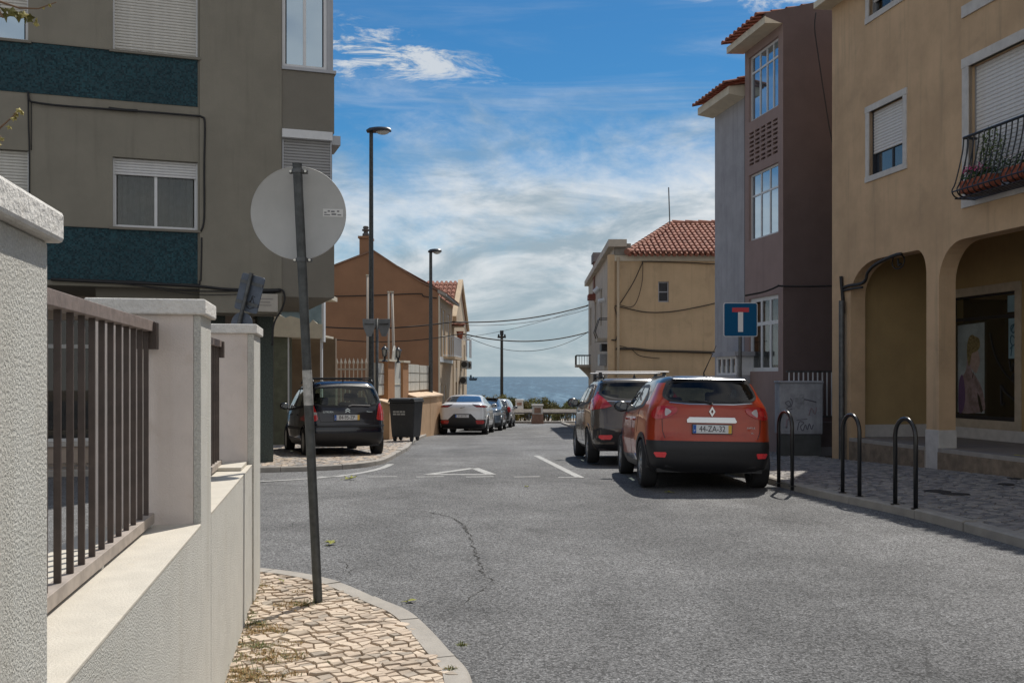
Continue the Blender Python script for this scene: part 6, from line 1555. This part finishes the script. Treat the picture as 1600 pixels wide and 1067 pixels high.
        MB().box(-w_*.80, w_*.80, .18, s.L-.25, zmin+.0, zmin+.05).build('floor_pan', m_black, s.root)
    def seats(s, yr_, yf_, zt=1.12, w=.62, hz=.22):
        m_ = M('seat_fabric', (.045, .045, .05), .9)
        MB().prism([(yr_, .5), (yr_+.5, .5), (yr_+.5, .62), (yr_+.12, .66), (yr_-.08, zt-.08), (yr_-.2, zt-.08)], -w, w, 'x').build('rear_seat', m_, s.root, bevel=.03)
        for x in (-.4, .4):
            h = MB().box(x-.12, x+.12, yr_-.2, yr_-.12, zt-.06, zt+.10).build('headrest', m_, s.root, bevel=.03)
            MB().prism([(yf_, .5), (yf_+.5, .5), (yf_+.5, .66), (yf_+.12, .66), (yf_-.1, zt), (yf_-.24, zt)], x-.24, x+.24, 'x').build('front_seat', m_, s.root, bevel=.04)
            MB().box(x-.13, x+.13, yf_-.24, yf_-.15, zt+.02, zt+.20).build('headrest', m_, s.root, bevel=.035)
        MB().box(-.65, .65, yf_+.9, yf_+1.3, .75, .93).build('dashboard', m_, s.root, bevel=.04)
    def plate(s, xc, z0, z1, w, txt, y=None, yellow=True):
        h = s.bvh.ray_cast(Vector((xc, -3, (z0+z1)/2)), Vector((0, 1, 0))); y_ = h[0].y-.02 if y is None else y
        p = MB().box(xc-w/2, xc+w/2, y_-.006, y_+.03, z0, z1).build('number_plate', m_plate, s.root, bevel=.003)
        MB().box(xc-w/2+.002, xc-w/2+.045, y_-.0075, y_-.0061, z0+.002, z1-.002).build('blue_band', m_plateb, p)
        if yellow: MB().box(xc+w/2-.045, xc+w/2-.002, y_-.0075, y_-.0061, z0+.002, z1-.002).build('yellow_band', m_platey, p)
        H_ = z1-z0
        text(txt, H_*.98, m_ink, p, (xc, y_-.0075, (z0+z1)/2+.0), (pi/2, 0, 0), 'plate_lettering', .0006, sx=.80)
        text('P', H_*.35, m_plate, p, (xc-w/2+.023, y_-.0082, z0+H_*.28), (pi/2, 0, 0), 'plate_lettering', .0004)
        fr = MB(); fr.box(xc-w/2-.008, xc+w/2+.008, y_-.004, y_+.03, z0-.008, z0-.0005).box(xc-w/2-.008, xc+w/2+.008, y_-.004, y_+.03, z1+.0005, z1+.008).box(xc-w/2-.008, xc-w/2-.0005, y_-.004, y_+.03, z0, z1).box(xc+w/2+.0005, xc+w/2+.008, y_-.004, y_+.03, z0, z1); fr.build('plate_frame', m_black, p)
        return y_
    def mirror(s, x, y, z, mat=None, w=.12, h=.085):
        for sg_ in (-1, 1):
            mb = MB(); vs = []; n1, n2 = 8, 12
            for i in range(n1+1):
                a = pi*i/n1
                for k in range(n2): b = 2*pi*k/n2; vs.append((sg_*(x+.12)+cos(b)*sin(a)*w, y-cos(a)*.07, z+(abs(sin(b))**.8*(1 if sin(b) > 0 else -1))*sin(a)*h))
            mb.add(vs, [(i*n2+k, i*n2+(k+1) % n2, (i+1)*n2+(k+1) % n2, (i+1)*n2+k) for i in range(n1) for k in range(n2)])
            o = mb.build('door_mirror', mat or m_black, s.root, smooth=True, fix=True)
            MB().tube([(sg_*(x-.08), y+.03, z-.09), (sg_*(x+.06), y+.01, z-.05)], .022, 6).build('mirror_arm', m_black, o)
            MB().lathe([(0, 0), (1, 0)], 16, (0, 0, 0), 'y').build('mirror_glass', m_glass_blue, o); g = o.children[-1]; g.scale = (w*.8, 1, h*.75); g.location = (sg_*(x+.12), y-.072, z)
    def seam(s, pts, mode, w=.008, eps=.0025, name='panel_gap'):
        a = [Vector(p) for p in resample(pts, .06, False)]; L_ = []; R2 = []
        for i, p in enumerate(a):
            d = (a[min(i+1, len(a)-1)]-a[max(i-1, 0)]).normalized(); n = Vector((-d.y, d.x))*w/2; L_.append(tuple(p+n)); R2.append(tuple(p-n))
        s.patch(L_+R2[::-1], mode, eps, name, m_ink, step=.06, thick=.001)
    def lamp(s, poly, mode, mat, name='tail_lamp', eps=.014, sm=3, inner=None, label=None):
        pl = smoothp(poly, sm) if sm > 1 else poly; o = s.patch(pl, mode, eps, name, mat, step=.035, thick=.02)
        if inner:
            for ip, im in inner: s.patch(smoothp(ip, 2), mode, eps+.003, 'lamp_lens', im, step=.03, parent=o, thick=.0)
        return o

def wedge(pts): return pts
# ---- orange crossover
om = paintmat('burnt_orange_paint', (.38, .036, .008)); rm_ = paintmat('slate_roof_paint', (.045, .055, .068), rough=.22)
def cl(c, n):
    lim = .66 if c.y < .35 else (.40 if c.y > .9 else .60-.2*min(1, (c.y-.35)/.5))
    if c.z < lim: return ('lower_cladding', m_black)
    if c.z > 1.455 or (c.z > 1.40 and abs(c.x) < .70 and c.y > .7): return ('roof', rm_)
    if c.z > 1.20 and c.y > .62: return ('roof_pillars', rm_)
    return ('body', om)
lv = [(.24, .80, .16, 3.95), (.34, .855, .05, 4.05), (.46, .875, .01, 4.11), (.60, .887, .0, 4.12), (.74, .885, .035, 4.10), (.88, .880, .045, 4.02), (.98, .872, .05, 3.80), (1.06, .858, .065, 3.35), (1.13, .838, .085, 3.12), (1.20, .80, .12, 2.98), (1.28, .755, .17, 2.82), (1.37, .712, .22, 2.62), (1.45, .668, .265, 2.38), (1.505, .625, .30, 2.15), (1.54, .56, .37, 1.98), (1.562, .44, .55, 1.8)]
c = Car('parked_car', 'burnt orange crossover with slate roof and plate 44-ZA-32 parked nearest on the right', (2.66, 13.25, 0), 0, 4.12, lv, om, cl, rr=(.20, .34), bow=(.10, .22), roll=radians(1.0))
c.root.location.z = .015
rg_ = smoothp(mirrorx([(0, 1.158), (.30, 1.162), (.52, 1.185), (.615, 1.235), (.632, 1.29), (.59, 1.40), (.53, 1.475), (.30, 1.492), (0, 1.496)]), 2)
c.glass(rg_, 'rear', m_glass_dark, 'rear_window', ring=.035)
hi_ = [(.70, 1.13), (1.05, 1.09), (1.62, 1.06), (2.78, 1.02), (2.86, 1.04), (2.36, 1.36), (2.10, 1.425), (1.5, 1.445), (1.05, 1.42), (.80, 1.30)]
gl1 = [(.86, 1.15), (1.60, 1.10), (1.60, 1.40), (1.08, 1.385), (.93, 1.29)]; gl2 = [(1.68, 1.095), (2.62, 1.06), (2.26, 1.325), (2.02, 1.395), (1.68, 1.405)]
def sideglass(c, outline, panes, mat, cut=True):
    for md in ('left', 'right'):
        o = c.patch(smoothp(outline, 2), md, .005, 'side_window_trim', m_black, holes=[inset(p, .0) for p in panes] if cut else (), step=.045)
        for p in panes:
            c.patch(inset(p, -.006), md, .0065 if not cut else .002, 'side_window', mat, step=.05, parent=o, thick=.001)
            if cut: c.cuts.append((inset(p, -.012), md))
sideglass(c, hi_, [gl1, gl2], m_glass_dark)
c.glass(smoothp(mirrorx([(0, 1.08), (.60, 1.10), (.66, 1.14), (.52, 1.45), (0, 1.48)]), 2), 'front', m_glass_car, 'windscreen')
for sx_ in (-1, 1):
    tl = [(sx_*x, z) for x, z in ((.455, 1.085), (.50, 1.125), (.60, 1.13), (.71, 1.115), (.77, 1.05), (.775, .985), (.73, .955), (.64, .965), (.56, .995), (.49, 1.03))]
    c.lamp(tl, 'rear', m_red, inner=[([(sx_*x, z) for x, z in ((.535, 1.06), (.61, 1.10), (.62, 1.0), (.57, 1.02))], m_clearlens), ([(sx_*x, z) for x, z in ((.64, 1.07), (.70, 1.07), (.71, 1.01), (.66, 1.01))], M('bright_red_lens', (.6, .03, .03), .15, coat=1))])
    c.lamp([(sx_*x, z) for x, z in ((.60, .50), (.615, .515), (.745, .515), (.755, .50), (.725, .45), (.62, .445))], 'rear', m_reflector, 'rear_reflector', sm=1)
    c.seam([(sx_*.655, 1.10), (sx_*.66, .95), (sx_*.655, .80), (sx_*.62, .70)], 'rear'); c.seam([(sx_*.70, 1.20), (sx_*.66, 1.12)], 'rear')
c.patch([(-.335, .955), (-.30, .985), (.30, .985), (.33, .93), (.31, .915), (-.33, .915)], 'rear', .028, 'chrome_bar', m_chrome, step=.05)
c.patch([(-.36, .90), (-.345, .75), (.345, .75), (.36, .90)], 'rear', -.004, 'plate_recess', M('orange_recess', (.16, .03, .012), .4), step=.06)
yp = c.plate(0.0, .775, .888, .52, '44-ZA-32')
# diamond badge
bd_ = MB(); po_ = [(0, 1.135), (.042, 1.065), (0, .995), (-.042, 1.065)]; pi_ = [(0, 1.095), (.018, 1.065), (0, 1.035), (-.018, 1.065)]
hb = c.bvh.ray_cast(Vector((0, -3, 1.06)), Vector((0, 1, 0)))[0].y
polywall(bd_, [(a, b) for a, b in po_], [pi_], hb-.03, hb+.0); bd_.build('diamond_badge', m_chrome, c.root, bevel=.003, fix=True)
text('CAPTUR', .030, m_chrome, c.root, (.53, c.bvh.ray_cast(Vector((.53, -3, .85)), Vector((0, 1, 0)))[0].y-.006, .852), (pi/2, 0, radians(6)), 'model_lettering', .001); text('dCi', .026, m_chrome, c.root, (.55, c.bvh.ray_cast(Vector((.55, -3, .785)), Vector((0, 1, 0)))[0].y-.006, .785), (pi/2, 0, radians(6)), 'model_lettering', .001)
MB().tube([(0, hb-.02, 1.165), (.02, hb-.0, 1.19), (-.30, hb+.06, 1.215)], .010, 5).build('rear_wiper', m_black, c.root)
c.wheel(.715, .335, .215, .875, 'five', .055, m_black, m_rim); c.wheel(3.32, .335, .215, .870, 'five', .055, m_black, m_rim)
c.mirror(.80, 2.72, 1.12, m_blackp, .125, .09)
c.both([(1.05, .36), (1.25, .44), (2.25, .40), (2.25, .36)], .012, 'chrome_sill_trim', m_chrome)
for (p_, q_) in (((1.66, 1.05), (1.66, .42)), ((2.62, 1.02), (2.66, .45)), ((.98, 1.10), (1.12, .75))): 
    for md in ('left', 'right'): c.seam([p_, q_], md)
for sg_ in (-1, 1):
    for yy in (1.28, 2.15): MB().tube([(sg_*.875, yy, .93), (sg_*.90, yy+.03, .935), (sg_*.90, yy+.15, .93), (sg_*.875, yy+.18, .925)], .012, 6).build('door_handle', om, c.root)
MB().tube([(.0, .62, 1.56), (-.02, .56, 1.60), (.10, .30, 1.97)], [.014, .008, .003], 6).build('aerial', m_black, c.root)
c.patch([(-.56, 1.185), (-.3, 1.166), (.3, 1.166), (.56, 1.185), (.56, 1.174), (.3, 1.153), (-.3, 1.153), (-.56, 1.174)], 'rear', .008, 'silver_window_line', m_chrome, step=.06)
c.patch([(-.30, .43), (-.34, .50), (.34, .50), (.30, .43)], 'rear', .006, 'bumper_step', m_black, step=.07)
c.seam([(-.84, .545), (.84, .545)], 'rear', .006)
MB().prism([(.26, 1.505), (.34, 1.525), (.5, 1.545), (.5, 1.50), (.34, 1.485)], -.50, .50, 'x').build('roof_spoiler', rm_, c.root, bevel=.01)
MB().box(-.12, .12, .285, .31, 1.478, 1.492).build('brake_light', m_red, c.root)
MB().box(-.62, .62, .10, .5, .30, .44).build('rear_undertray', m_black, c.root, bevel=.03)
c.seats(.95, 2.15, 1.16)
c.finish()

# ---- taupe people carrier in front of it
tm = paintmat('warm_taupe_paint', (.115, .098, .082), rough=.25)
def cl2(c, n):
    if c.z < (.62 if c.y < .25 and abs(c.x) < .50 else .40): return ('lower_bumper', m_black)
    return ('body', tm)
lv = [(.26, .80, .15, 4.15), (.36, .87, .05, 4.26), (.50, .905, .01, 4.33), (.66, .918, .0, 4.36), (.82, .918, .03, 4.33), (.96, .912, .06, 4.20), (1.06, .90, .09, 3.9), (1.14, .882, .13, 3.45), (1.22, .855, .19, 3.25), (1.32, .81, .28, 3.05), (1.42, .765, .36, 2.85), (1.52, .71, .42, 2.60), (1.58, .655, .47, 2.40), (1.615, .58, .56, 2.2), (1.635, .45, .75, 2.0)]
c = Car('parked_car', 'taupe grey high-roofed car with silver roof bars parked in front of the orange one', (2.36, 18.3, 0), radians(1.6), 4.36, lv, tm, cl2, rr=(.24, .42), bow=(.12, .22))
c.root.location.z = gz(18.3)+.02
c.glass(smoothp(mirrorx([(0, 1.19), (.35, 1.20), (.62, 1.26), (.70, 1.34), (.66, 1.46), (.60, 1.555), (0, 1.575)]), 2), 'rear', m_glass_dark, 'rear_window', ring=.035)
sideglass(c, [(.80, 1.16), (1.7, 1.10), (3.0, 1.06), (3.10, 1.08), (2.6, 1.40), (2.35, 1.49), (1.6, 1.53), (1.1, 1.50), (.85, 1.35)],
          [[(.95, 1.19), (1.72, 1.145), (1.72, 1.48), (1.15, 1.455), (.98, 1.34)], [(1.80, 1.14), (2.85, 1.10), (2.48, 1.385), (2.25, 1.455), (1.80, 1.48)]], m_glass_dark)
c.glass(smoothp(mirrorx([(0, 1.14), (.64, 1.16), (.70, 1.20), (.58, 1.52), (0, 1.56)]), 2), 'front', m_glass_car, 'windscreen')
for sx_ in (-1, 1):
    c.lamp([(sx_*x, z) for x, z in ((.70, 1.36), (.74, 1.345), (.50, 1.09), (.60, 1.06), (.86, 1.02), (.88, 1.06), (.82, 1.22))], 'rear', m_red, sm=1, inner=[([(sx_*x, z) for x, z in ((.70, 1.28), (.74, 1.16), (.80, 1.10), (.78, 1.25))], M('bright_red_lens', (.6, .03, .03)))])
    c.lamp([(sx_*x, z) for x, z in ((.50, .53), (.52, .565), (.74, .56), (.75, .52), (.70, .48), (.54, .48))], 'rear', m_reflector, 'rear_reflector', sm=1)
    c.patch([(sx_*x, z) for x, z in ((.46, .64), (.72, .70), (.84, .66), (.84, .47), (.70, .42), (.46, .44))], 'rear', .004, 'bumper_insert', m_black, step=.06)
    c.seam([(sx_*.60, 1.05), (sx_*.60, .78)], 'rear')
c.patch([(-.62, 1.175), (-.62, 1.19), (-.3, 1.185), (.3, 1.185), (.62, 1.19), (.62, 1.175), (.3, 1.165), (-.3, 1.165)], 'rear', .010, 'chrome_strip', m_chrome, step=.06)
c.plate(0, .80, .91, .52, '62-LQ-18')
c.wheel(.83, .345, .22, .905, 'ten', .04, tm); c.wheel(3.44, .345, .22, .90, 'ten', .04, tm)
c.mirror(.86, 2.92, 1.17, m_blackp, .12, .10)
for (p_, q_) in (((1.76, 1.09), (1.78, .42)), ((2.80, 1.06), (2.85, .45)), ((1.02, 1.13), (1.22, .75))):
    for md in ('left', 'right'): c.seam([p_, q_], md)
for sg_ in (-1, 1):
    for yy in (1.38, 2.35): MB().tube([(sg_*.91, yy, .99), (sg_*.935, yy+.03, .995), (sg_*.935, yy+.15, .99), (sg_*.91, yy+.18, .985)], .012, 6).build('door_handle', m_chrome, c.root)
    MB().tube([(sg_*.60, .62, 1.61), (sg_*.60, .70, 1.665), (sg_*.60, 2.1, 1.68), (sg_*.60, 2.3, 1.61)], .017, 6).build('roof_rail', m_black, c.root, smooth=True)
    for yb in (.95, 1.9): MB().prism([(yb-.05, 1.62), (yb+.08, 1.62), (yb+.05, 1.735), (yb-.02, 1.735)], sg_*.62-.03, sg_*.62+.03, 'x').build('bar_foot', m_black, c.root)
for yb in (.95, 1.9): MB().box(-.72, .72, yb-.02, yb+.06, 1.74, 1.765).build('roof_cross_bar', M('silver_cross_bar', (.55, .55, .56), .35, .6), c.root, bevel=.012)
MB().lathe([(0, 1.63), (.035, 1.63), (.012, 1.68), (0, 1.72)], 8, (.0, .7, 0)).build('aerial_fin', m_black, c.root)
c.both([(.95, .34), (1.15, .42), (3.0, .40), (3.0, .34)], .012, 'sill_trim', m_chrome)
c.seats(1.05, 2.35, 1.22); c.finish()

# ---- dark compact people carrier on the left pavement
nm_ = paintmat('midnight_blue_paint', (.006, .008, .018), rough=.2)
def cl3(c, n):
    if c.z < (.50 if c.y < .4 else .38): return ('lower_bumper', m_black)
    return ('body', nm_)
lv = [(.22, .76, .18, 4.10), (.32, .81, .06, 4.20), (.44, .835, .01, 4.26), (.58, .845, .0, 4.28), (.70, .845, .03, 4.22), (.82, .843, .06, 4.08), (.93, .838, .08, 3.75), (1.02, .828, .11, 3.45), (1.12, .805, .15, 3.25), (1.24, .772, .20, 3.02), (1.36, .732, .27, 2.78), (1.46, .69, .34, 2.55), (1.53, .63, .43, 2.35), (1.57, .55, .55, 2.2), (1.59, .42, .75, 2.0)]
rzc = radians(20); rr0 = 20.55
c = Car('parked_car', 'dark navy compact car with roof rails parked on the left paving behind the sign pole', ((548-800)/F*rr0-.02, rr0-.15, 0), rzc, 4.28, lv, nm_, cl3, rr=(.20, .32), bow=(.09, .25), pitch=False)
c.root.location.z = gz(21.5)+.09; c.root.rotation_euler = (-.026, 0, rzc)
c.glass(smoothp(mirrorx([(0, 1.03), (.40, 1.035), (.64, 1.07), (.70, 1.16), (.665, 1.33), (.60, 1.46), (.30, 1.50), (0, 1.51)]), 2), 'rear', m_glass_car, 'rear_window', ring=.04)
sideglass(c, [(.55, 1.06), (1.5, 1.0), (3.1, .95), (3.25, .97), (2.7, 1.32), (2.4, 1.43), (1.6, 1.47), (1.0, 1.45), (.62, 1.34)],
          [[(.68, 1.11), (1.00, 1.08), (1.00, 1.38), (.80, 1.33)], [(1.07, 1.07), (1.72, 1.04), (1.72, 1.42), (1.07, 1.40)], [(1.80, 1.03), (3.0, .99), (2.58, 1.31), (2.35, 1.395), (1.80, 1.42)]], m_glass_car)
c.glass(smoothp(mirrorx([(0, 1.02), (.60, 1.04), (.66, 1.08), (.56, 1.45), (0, 1.49)]), 2), 'front', m_glass_car, 'windscreen', ring=.03)
for sx_ in (-1, 1):
    c.lamp([(sx_*x, z) for x, z in ((.685, 1.10), (.72, 1.08), (.80, .90), (.828, .76), (.62, .76), (.615, .85), (.64, .98))], 'rear', M('red_lamp_bright', (.55, .018, .02), .15, coat=1), sm=2, inner=[([(sx_*x, z) for x, z in ((.635, .93), (.75, .93), (.77, .88), (.63, .88))], m_clearlens)] if sx_ < 0 else [([(sx_*x, z) for x, z in ((.64, .92), (.76, .92), (.78, .89), (.64, .89))], M('bright_red_lens', (.6, .03, .03)))])
    c.seam([(sx_*.60, 1.0), (sx_*.58, .86), (sx_*.56, .74)], 'rear')
c.seam([(-.56, .735), (.56, .735)], 'rear')
c.patch([(-.80, .66), (.80, .66), (.80, .625), (-.80, .625)], 'rear', .018, 'bumper_strip', m_black, step=.08)
yp = c.plate(-.02, .765, .875, .52, '84-95-ZP')
hb = c.bvh.ray_cast(Vector((0, -3, .95)), Vector((0, 1, 0)))[0].y
ch = MB()
for dz_ in (0, .04): ch.prism([(-.05, .915+dz_), (0, .950+dz_), (.05, .915+dz_), (.05, .935+dz_), (0, .972+dz_), (-.05, .935+dz_)], hb-.02, hb+.01, 'y')
ch.build('chevron_badge', m_chrome, c.root)
text('CITROËN', .05, m_chrome, c.root, (-.40, hb-.005, .935), (pi/2, 0, 0), 'maker_lettering', .001); text('Picasso', .042, m_chrome, c.root, (.46, hb-.005, .935), (pi/2, 0, 0), 'model_lettering', .001)
MB().tube([(.02, hb-.0, 1.05), (.1, hb+.01, 1.075), (.48, hb+.02, 1.06)], .010, 5).build('rear_wiper', M('wiper_grey', (.30, .30, .30), .4), c.root)
c.wheel(.72, .305, .19, .83, 'cover', .03, nm_, M('plastic_wheel_cover', (.40, .40, .38), .5)); c.wheel(3.48, .305, .19, .83, 'cover', .03, nm_, M('plastic_wheel_cover', (.40, .40, .38)))
c.mirror(.80, 2.98, 1.06, nm_, .10, .08)
for (p_, q_) in (((1.76, 1.0), (1.78, .40)), ((2.95, .95), (2.98, .42)), ((1.02, 1.04), (1.15, .70))):
    for md in ('left', 'right'): c.seam([p_, q_], md)
for sg_ in (-1, 1):
    c.patch([(.95, .56), (3.1, .56), (3.1, .62), (.95, .62)], 'left' if sg_ < 0 else 'right', .012, 'side_moulding', m_black, step=.08)
    MB().tube([(sg_*.62, .55, 1.54), (sg_*.62, .66, 1.60), (sg_*.62, 2.1, 1.635), (sg_*.62, 2.35, 1.56)], .017, 6).build('roof_rail', m_black, c.root, smooth=True)
    for yy in (1.36, 2.35): MB().tube([(sg_*.84, yy, .87), (sg_*.86, yy+.03, .875), (sg_*.86, yy+.15, .87), (sg_*.84, yy+.18, .865)], .012, 6).build('door_handle', nm_, c.root)
for yb in (.82, 1.8): MB().box(-.66, .66, yb-.015, yb+.025, 1.635, 1.66).build('roof_cross_bar', m_black, c.root, bevel=.006)
MB().tube([(0, .62, 1.57), (0, .58, 1.60), (-.0, .50, 1.76)], [.02, .008, .004], 6).build('aerial', m_black, c.root)
c.seats(.95, 2.15, 1.14); c.finish()

# ---- white sporty electric car on the left
wm = paintmat('white_pearl_paint', (.72, .73, .74), flake=.02, rough=.25)
def cl4(c, n):
    if c.z < (.58 if c.y < .3 else .34): return ('lower_bumper', m_black)
    return ('body', wm)
lv = [(.22, .84, .20, 4.5), (.32, .90, .08, 4.60), (.46, .935, .02, 4.66), (.62, .945, .0, 4.68), (.78, .947, .02, 4.6), (.92, .945, .03, 4.4), (1.02, .935, .03, 4.0), (1.10, .915, .05, 3.7), (1.17, .87, .10, 3.45), (1.21, .80, .22, 3.35), (1.28, .755, .42, 3.15), (1.38, .70, .72, 2.9), (1.47, .64, 1.02, 2.65), (1.52, .57, 1.3, 2.45), (1.545, .45, 1.6, 2.2)]
c = Car('parked_car', 'white low-roofed electric car parked on the left before the pale gable house', ((722-800)/F*38, 38, 0), -radians(3.4), 4.68, lv, wm, cl4, rr=(.22, .36), bow=(.10, .3))
c.root.location.z = gz(38)
c.patch(smoothp(mirrorx([(0, 1.245), (.55, 1.25), (.70, 1.255), (.68, 1.30), (.60, 1.44), (.52, 1.475), (0, 1.49)]), 1), 'rear', .008, 'rear_window', m_glass_blue, step=.06)
c.both([(.9, 1.20), (2.0, 1.12), (3.3, 1.08), (2.7, 1.38), (2.3, 1.44), (1.6, 1.44), (1.0, 1.30)], .006, 'side_window', m_glass_blue)
c.patch(smoothp(mirrorx([(0, 1.12), (.66, 1.14), (.55, 1.44), (0, 1.47)]), 1), 'front', .006, 'windscreen', m_glass_blue, step=.08)
for sx_ in (-1, 1):
    o = c.lamp([(sx_*x, z) for x, z in ((.38, 1.165), (.50, 1.145), (.70, 1.13), (.90, 1.10), (.93, 1.06), (.80, 1.045), (.55, 1.05), (.46, 1.10))], 'rear', M('smoked_lamp', (.045, .008, .01), .12, coat=1), sm=1, inner=[([(sx_*x, z) for x, z in ((.50, 1.10), (.88, 1.085), (.80, 1.06), (.55, 1.065))], m_red)])
    c.lamp([(sx_*x, z) for x, z in ((.52, .48), (.52, .56), (.80, .56), (.84, .48), (.78, .42), (.56, .42))], 'rear', m_red, 'fog_lamp', sm=1)
    c.patch([(sx_*x, z) for x, z in ((.86, .66), (.89, .76), (.93, .80), (.92, .70))], 'rear', .004, 'side_vent', m_black, step=.06)
c.patch([(-.55, .58), (-.33, .80), (.33, .80), (.55, .58), (.5, .45), (-.5, .45)], 'rear', .006, 'plate_surround', m_black, step=.06)
c.plate(0, .66, .77, .52, '31-XV-75', yellow=False)
cat = [(-.09, 1.045), (-.03, 1.06), (.04, 1.065), (.10, 1.085), (.09, 1.07), (.05, 1.045), (-.02, 1.035), (-.06, 1.02)]
c.patch([(x, z-.01) for x, z in cat], 'rear', .012, 'leaping_badge', m_chrome, step=.03)
c.wheel(.85, .36, .24, .93, 'five', .03, wm); c.wheel(3.84, .36, .24, .925, 'five', .03, wm)
c.mirror(.88, 3.0, 1.12, wm); c.finish(False)
# tow bar like light strip under the rear bumper
# ---- two more cars beyond
sm_ = paintmat('steel_blue_paint', (.16, .21, .27), flake=.03, rough=.2)
def clf(m):
    def f(c, n): return ('lower_bumper', m_black) if c.z < .36 else ('body', m)
    return f
lv = [(.20, .78, .14, 4.0), (.32, .84, .04, 4.1), (.50, .87, .0, 4.15), (.68, .875, .02, 4.12), (.82, .87, .05, 4.0), (.93, .855, .10, 3.7), (.99, .84, .3, 3.5), (1.03, .81, .75, 3.38), (1.12, .765, .98, 3.2), (1.24, .71, 1.25, 3.05), (1.36, .65, 1.55, 2.9), (1.42, .58, 1.75, 2.75), (1.45, .45, 1.95, 2.55)]
c = Car('parked_car', 'steel blue hatchback facing us, half hidden behind the white electric car', ((785-800)/F*44-.92, 43.8, 0), -radians(3.6), 4.15, lv, sm_, clf(sm_), rr=(.26, .45), bow=(.18, .15))
c.root.location.z = gz(43.8)
c.patch(smoothp(mirrorx([(0, 1.05), (.66, 1.06), (.70, 1.09), (.56, 1.37), (0, 1.40)]), 1), 'rear', .006, 'windscreen', m_glass_blue, step=.06)
c.both([(1.25, 1.06), (3.3, 1.04), (2.8, 1.36), (1.8, 1.36)], .006, 'side_window', m_glass_blue)
for sx_ in (-1, 1): c.lamp([(sx_*x, z) for x, z in ((.50, .70), (.55, .80), (.80, .84), (.84, .76), (.70, .68))], 'rear', M('headlamp_glass', (.6, .62, .62), .1, coat=1), 'headlamp', sm=1)
c.patch([(-.40, .50), (-.42, .60), (.42, .60), (.40, .50)], 'rear', .005, 'grille', m_black, step=.06); c.plate(0, .40, .50, .50, '17-OB-40', yellow=False)
c.wheel(.85, .31, .2, .865, 'five', .03, sm_); c.wheel(3.35, .31, .2, .86, 'five', .03, sm_); c.mirror(.80, 1.38, 1.0, m_blackp, .13, .10)
MB().box(-.60, .60, 1.6, 2.9, 1.455, 1.47).build('tan_roof_strip', M('tan_roof_bar', (.45, .30, .18), .6), c.root); c.finish(False)  # flat tan strip laid along the roof
pm2 = paintmat('pale_silver_paint', (.50, .51, .52), flake=.03, rough=.22)
lv = [(.20, .76, .14, 3.8), (.32, .82, .04, 3.9), (.50, .85, .0, 3.95), (.68, .855, .02, 3.93), (.84, .85, .04, 3.8), (.95, .84, .07, 3.4), (1.03, .82, .10, 3.2), (1.14, .77, .16, 3.02), (1.28, .71, .26, 2.8), (1.38, .65, .36, 2.6), (1.44, .57, .5, 2.4), (1.46, .43, .7, 2.2)]
c = Car('parked_car', 'pale silver hatchback farthest down the left side, next to the barrier', ((800-800)/F*50-.88, 50.3, 0), -radians(3.6), 3.95, lv, pm2, clf(pm2), rr=(.24, .4))
c.root.location.z = gz(50.3)
c.patch(smoothp(mirrorx([(0, 1.0), (.58, 1.01), (.64, 1.06), (.55, 1.36), (0, 1.39)]), 1), 'rear', .006, 'rear_window', m_glass_blue, step=.06); c.both([(.6, 1.06), (2.95, 1.0), (2.5, 1.32), (1.0, 1.34)], .006, 'side_window', m_glass_blue)
for sx_ in (-1, 1): c.lamp([(sx_*x, z) for x, z in ((.60, 1.0), (.70, 1.06), (.80, .98), (.84, .80), (.66, .78))], 'rear', m_red, sm=1)
c.patch([(-.72, .76), (-.64, .98), (.64, .98), (.72, .76), (.7, .4), (-.7, .4)], 'rear', .005, 'dark_tailgate_panel', m_black, step=.07); c.plate(0, .62, .72, .50, '50-RD-93', yellow=False)
c.wheel(.62, .30, .19, .845, 'five', .03, pm2); c.wheel(3.15, .30, .19, .84, 'five', .03, pm2); c.mirror(.78, 2.55, 1.02, m_blackp); c.finish(False)
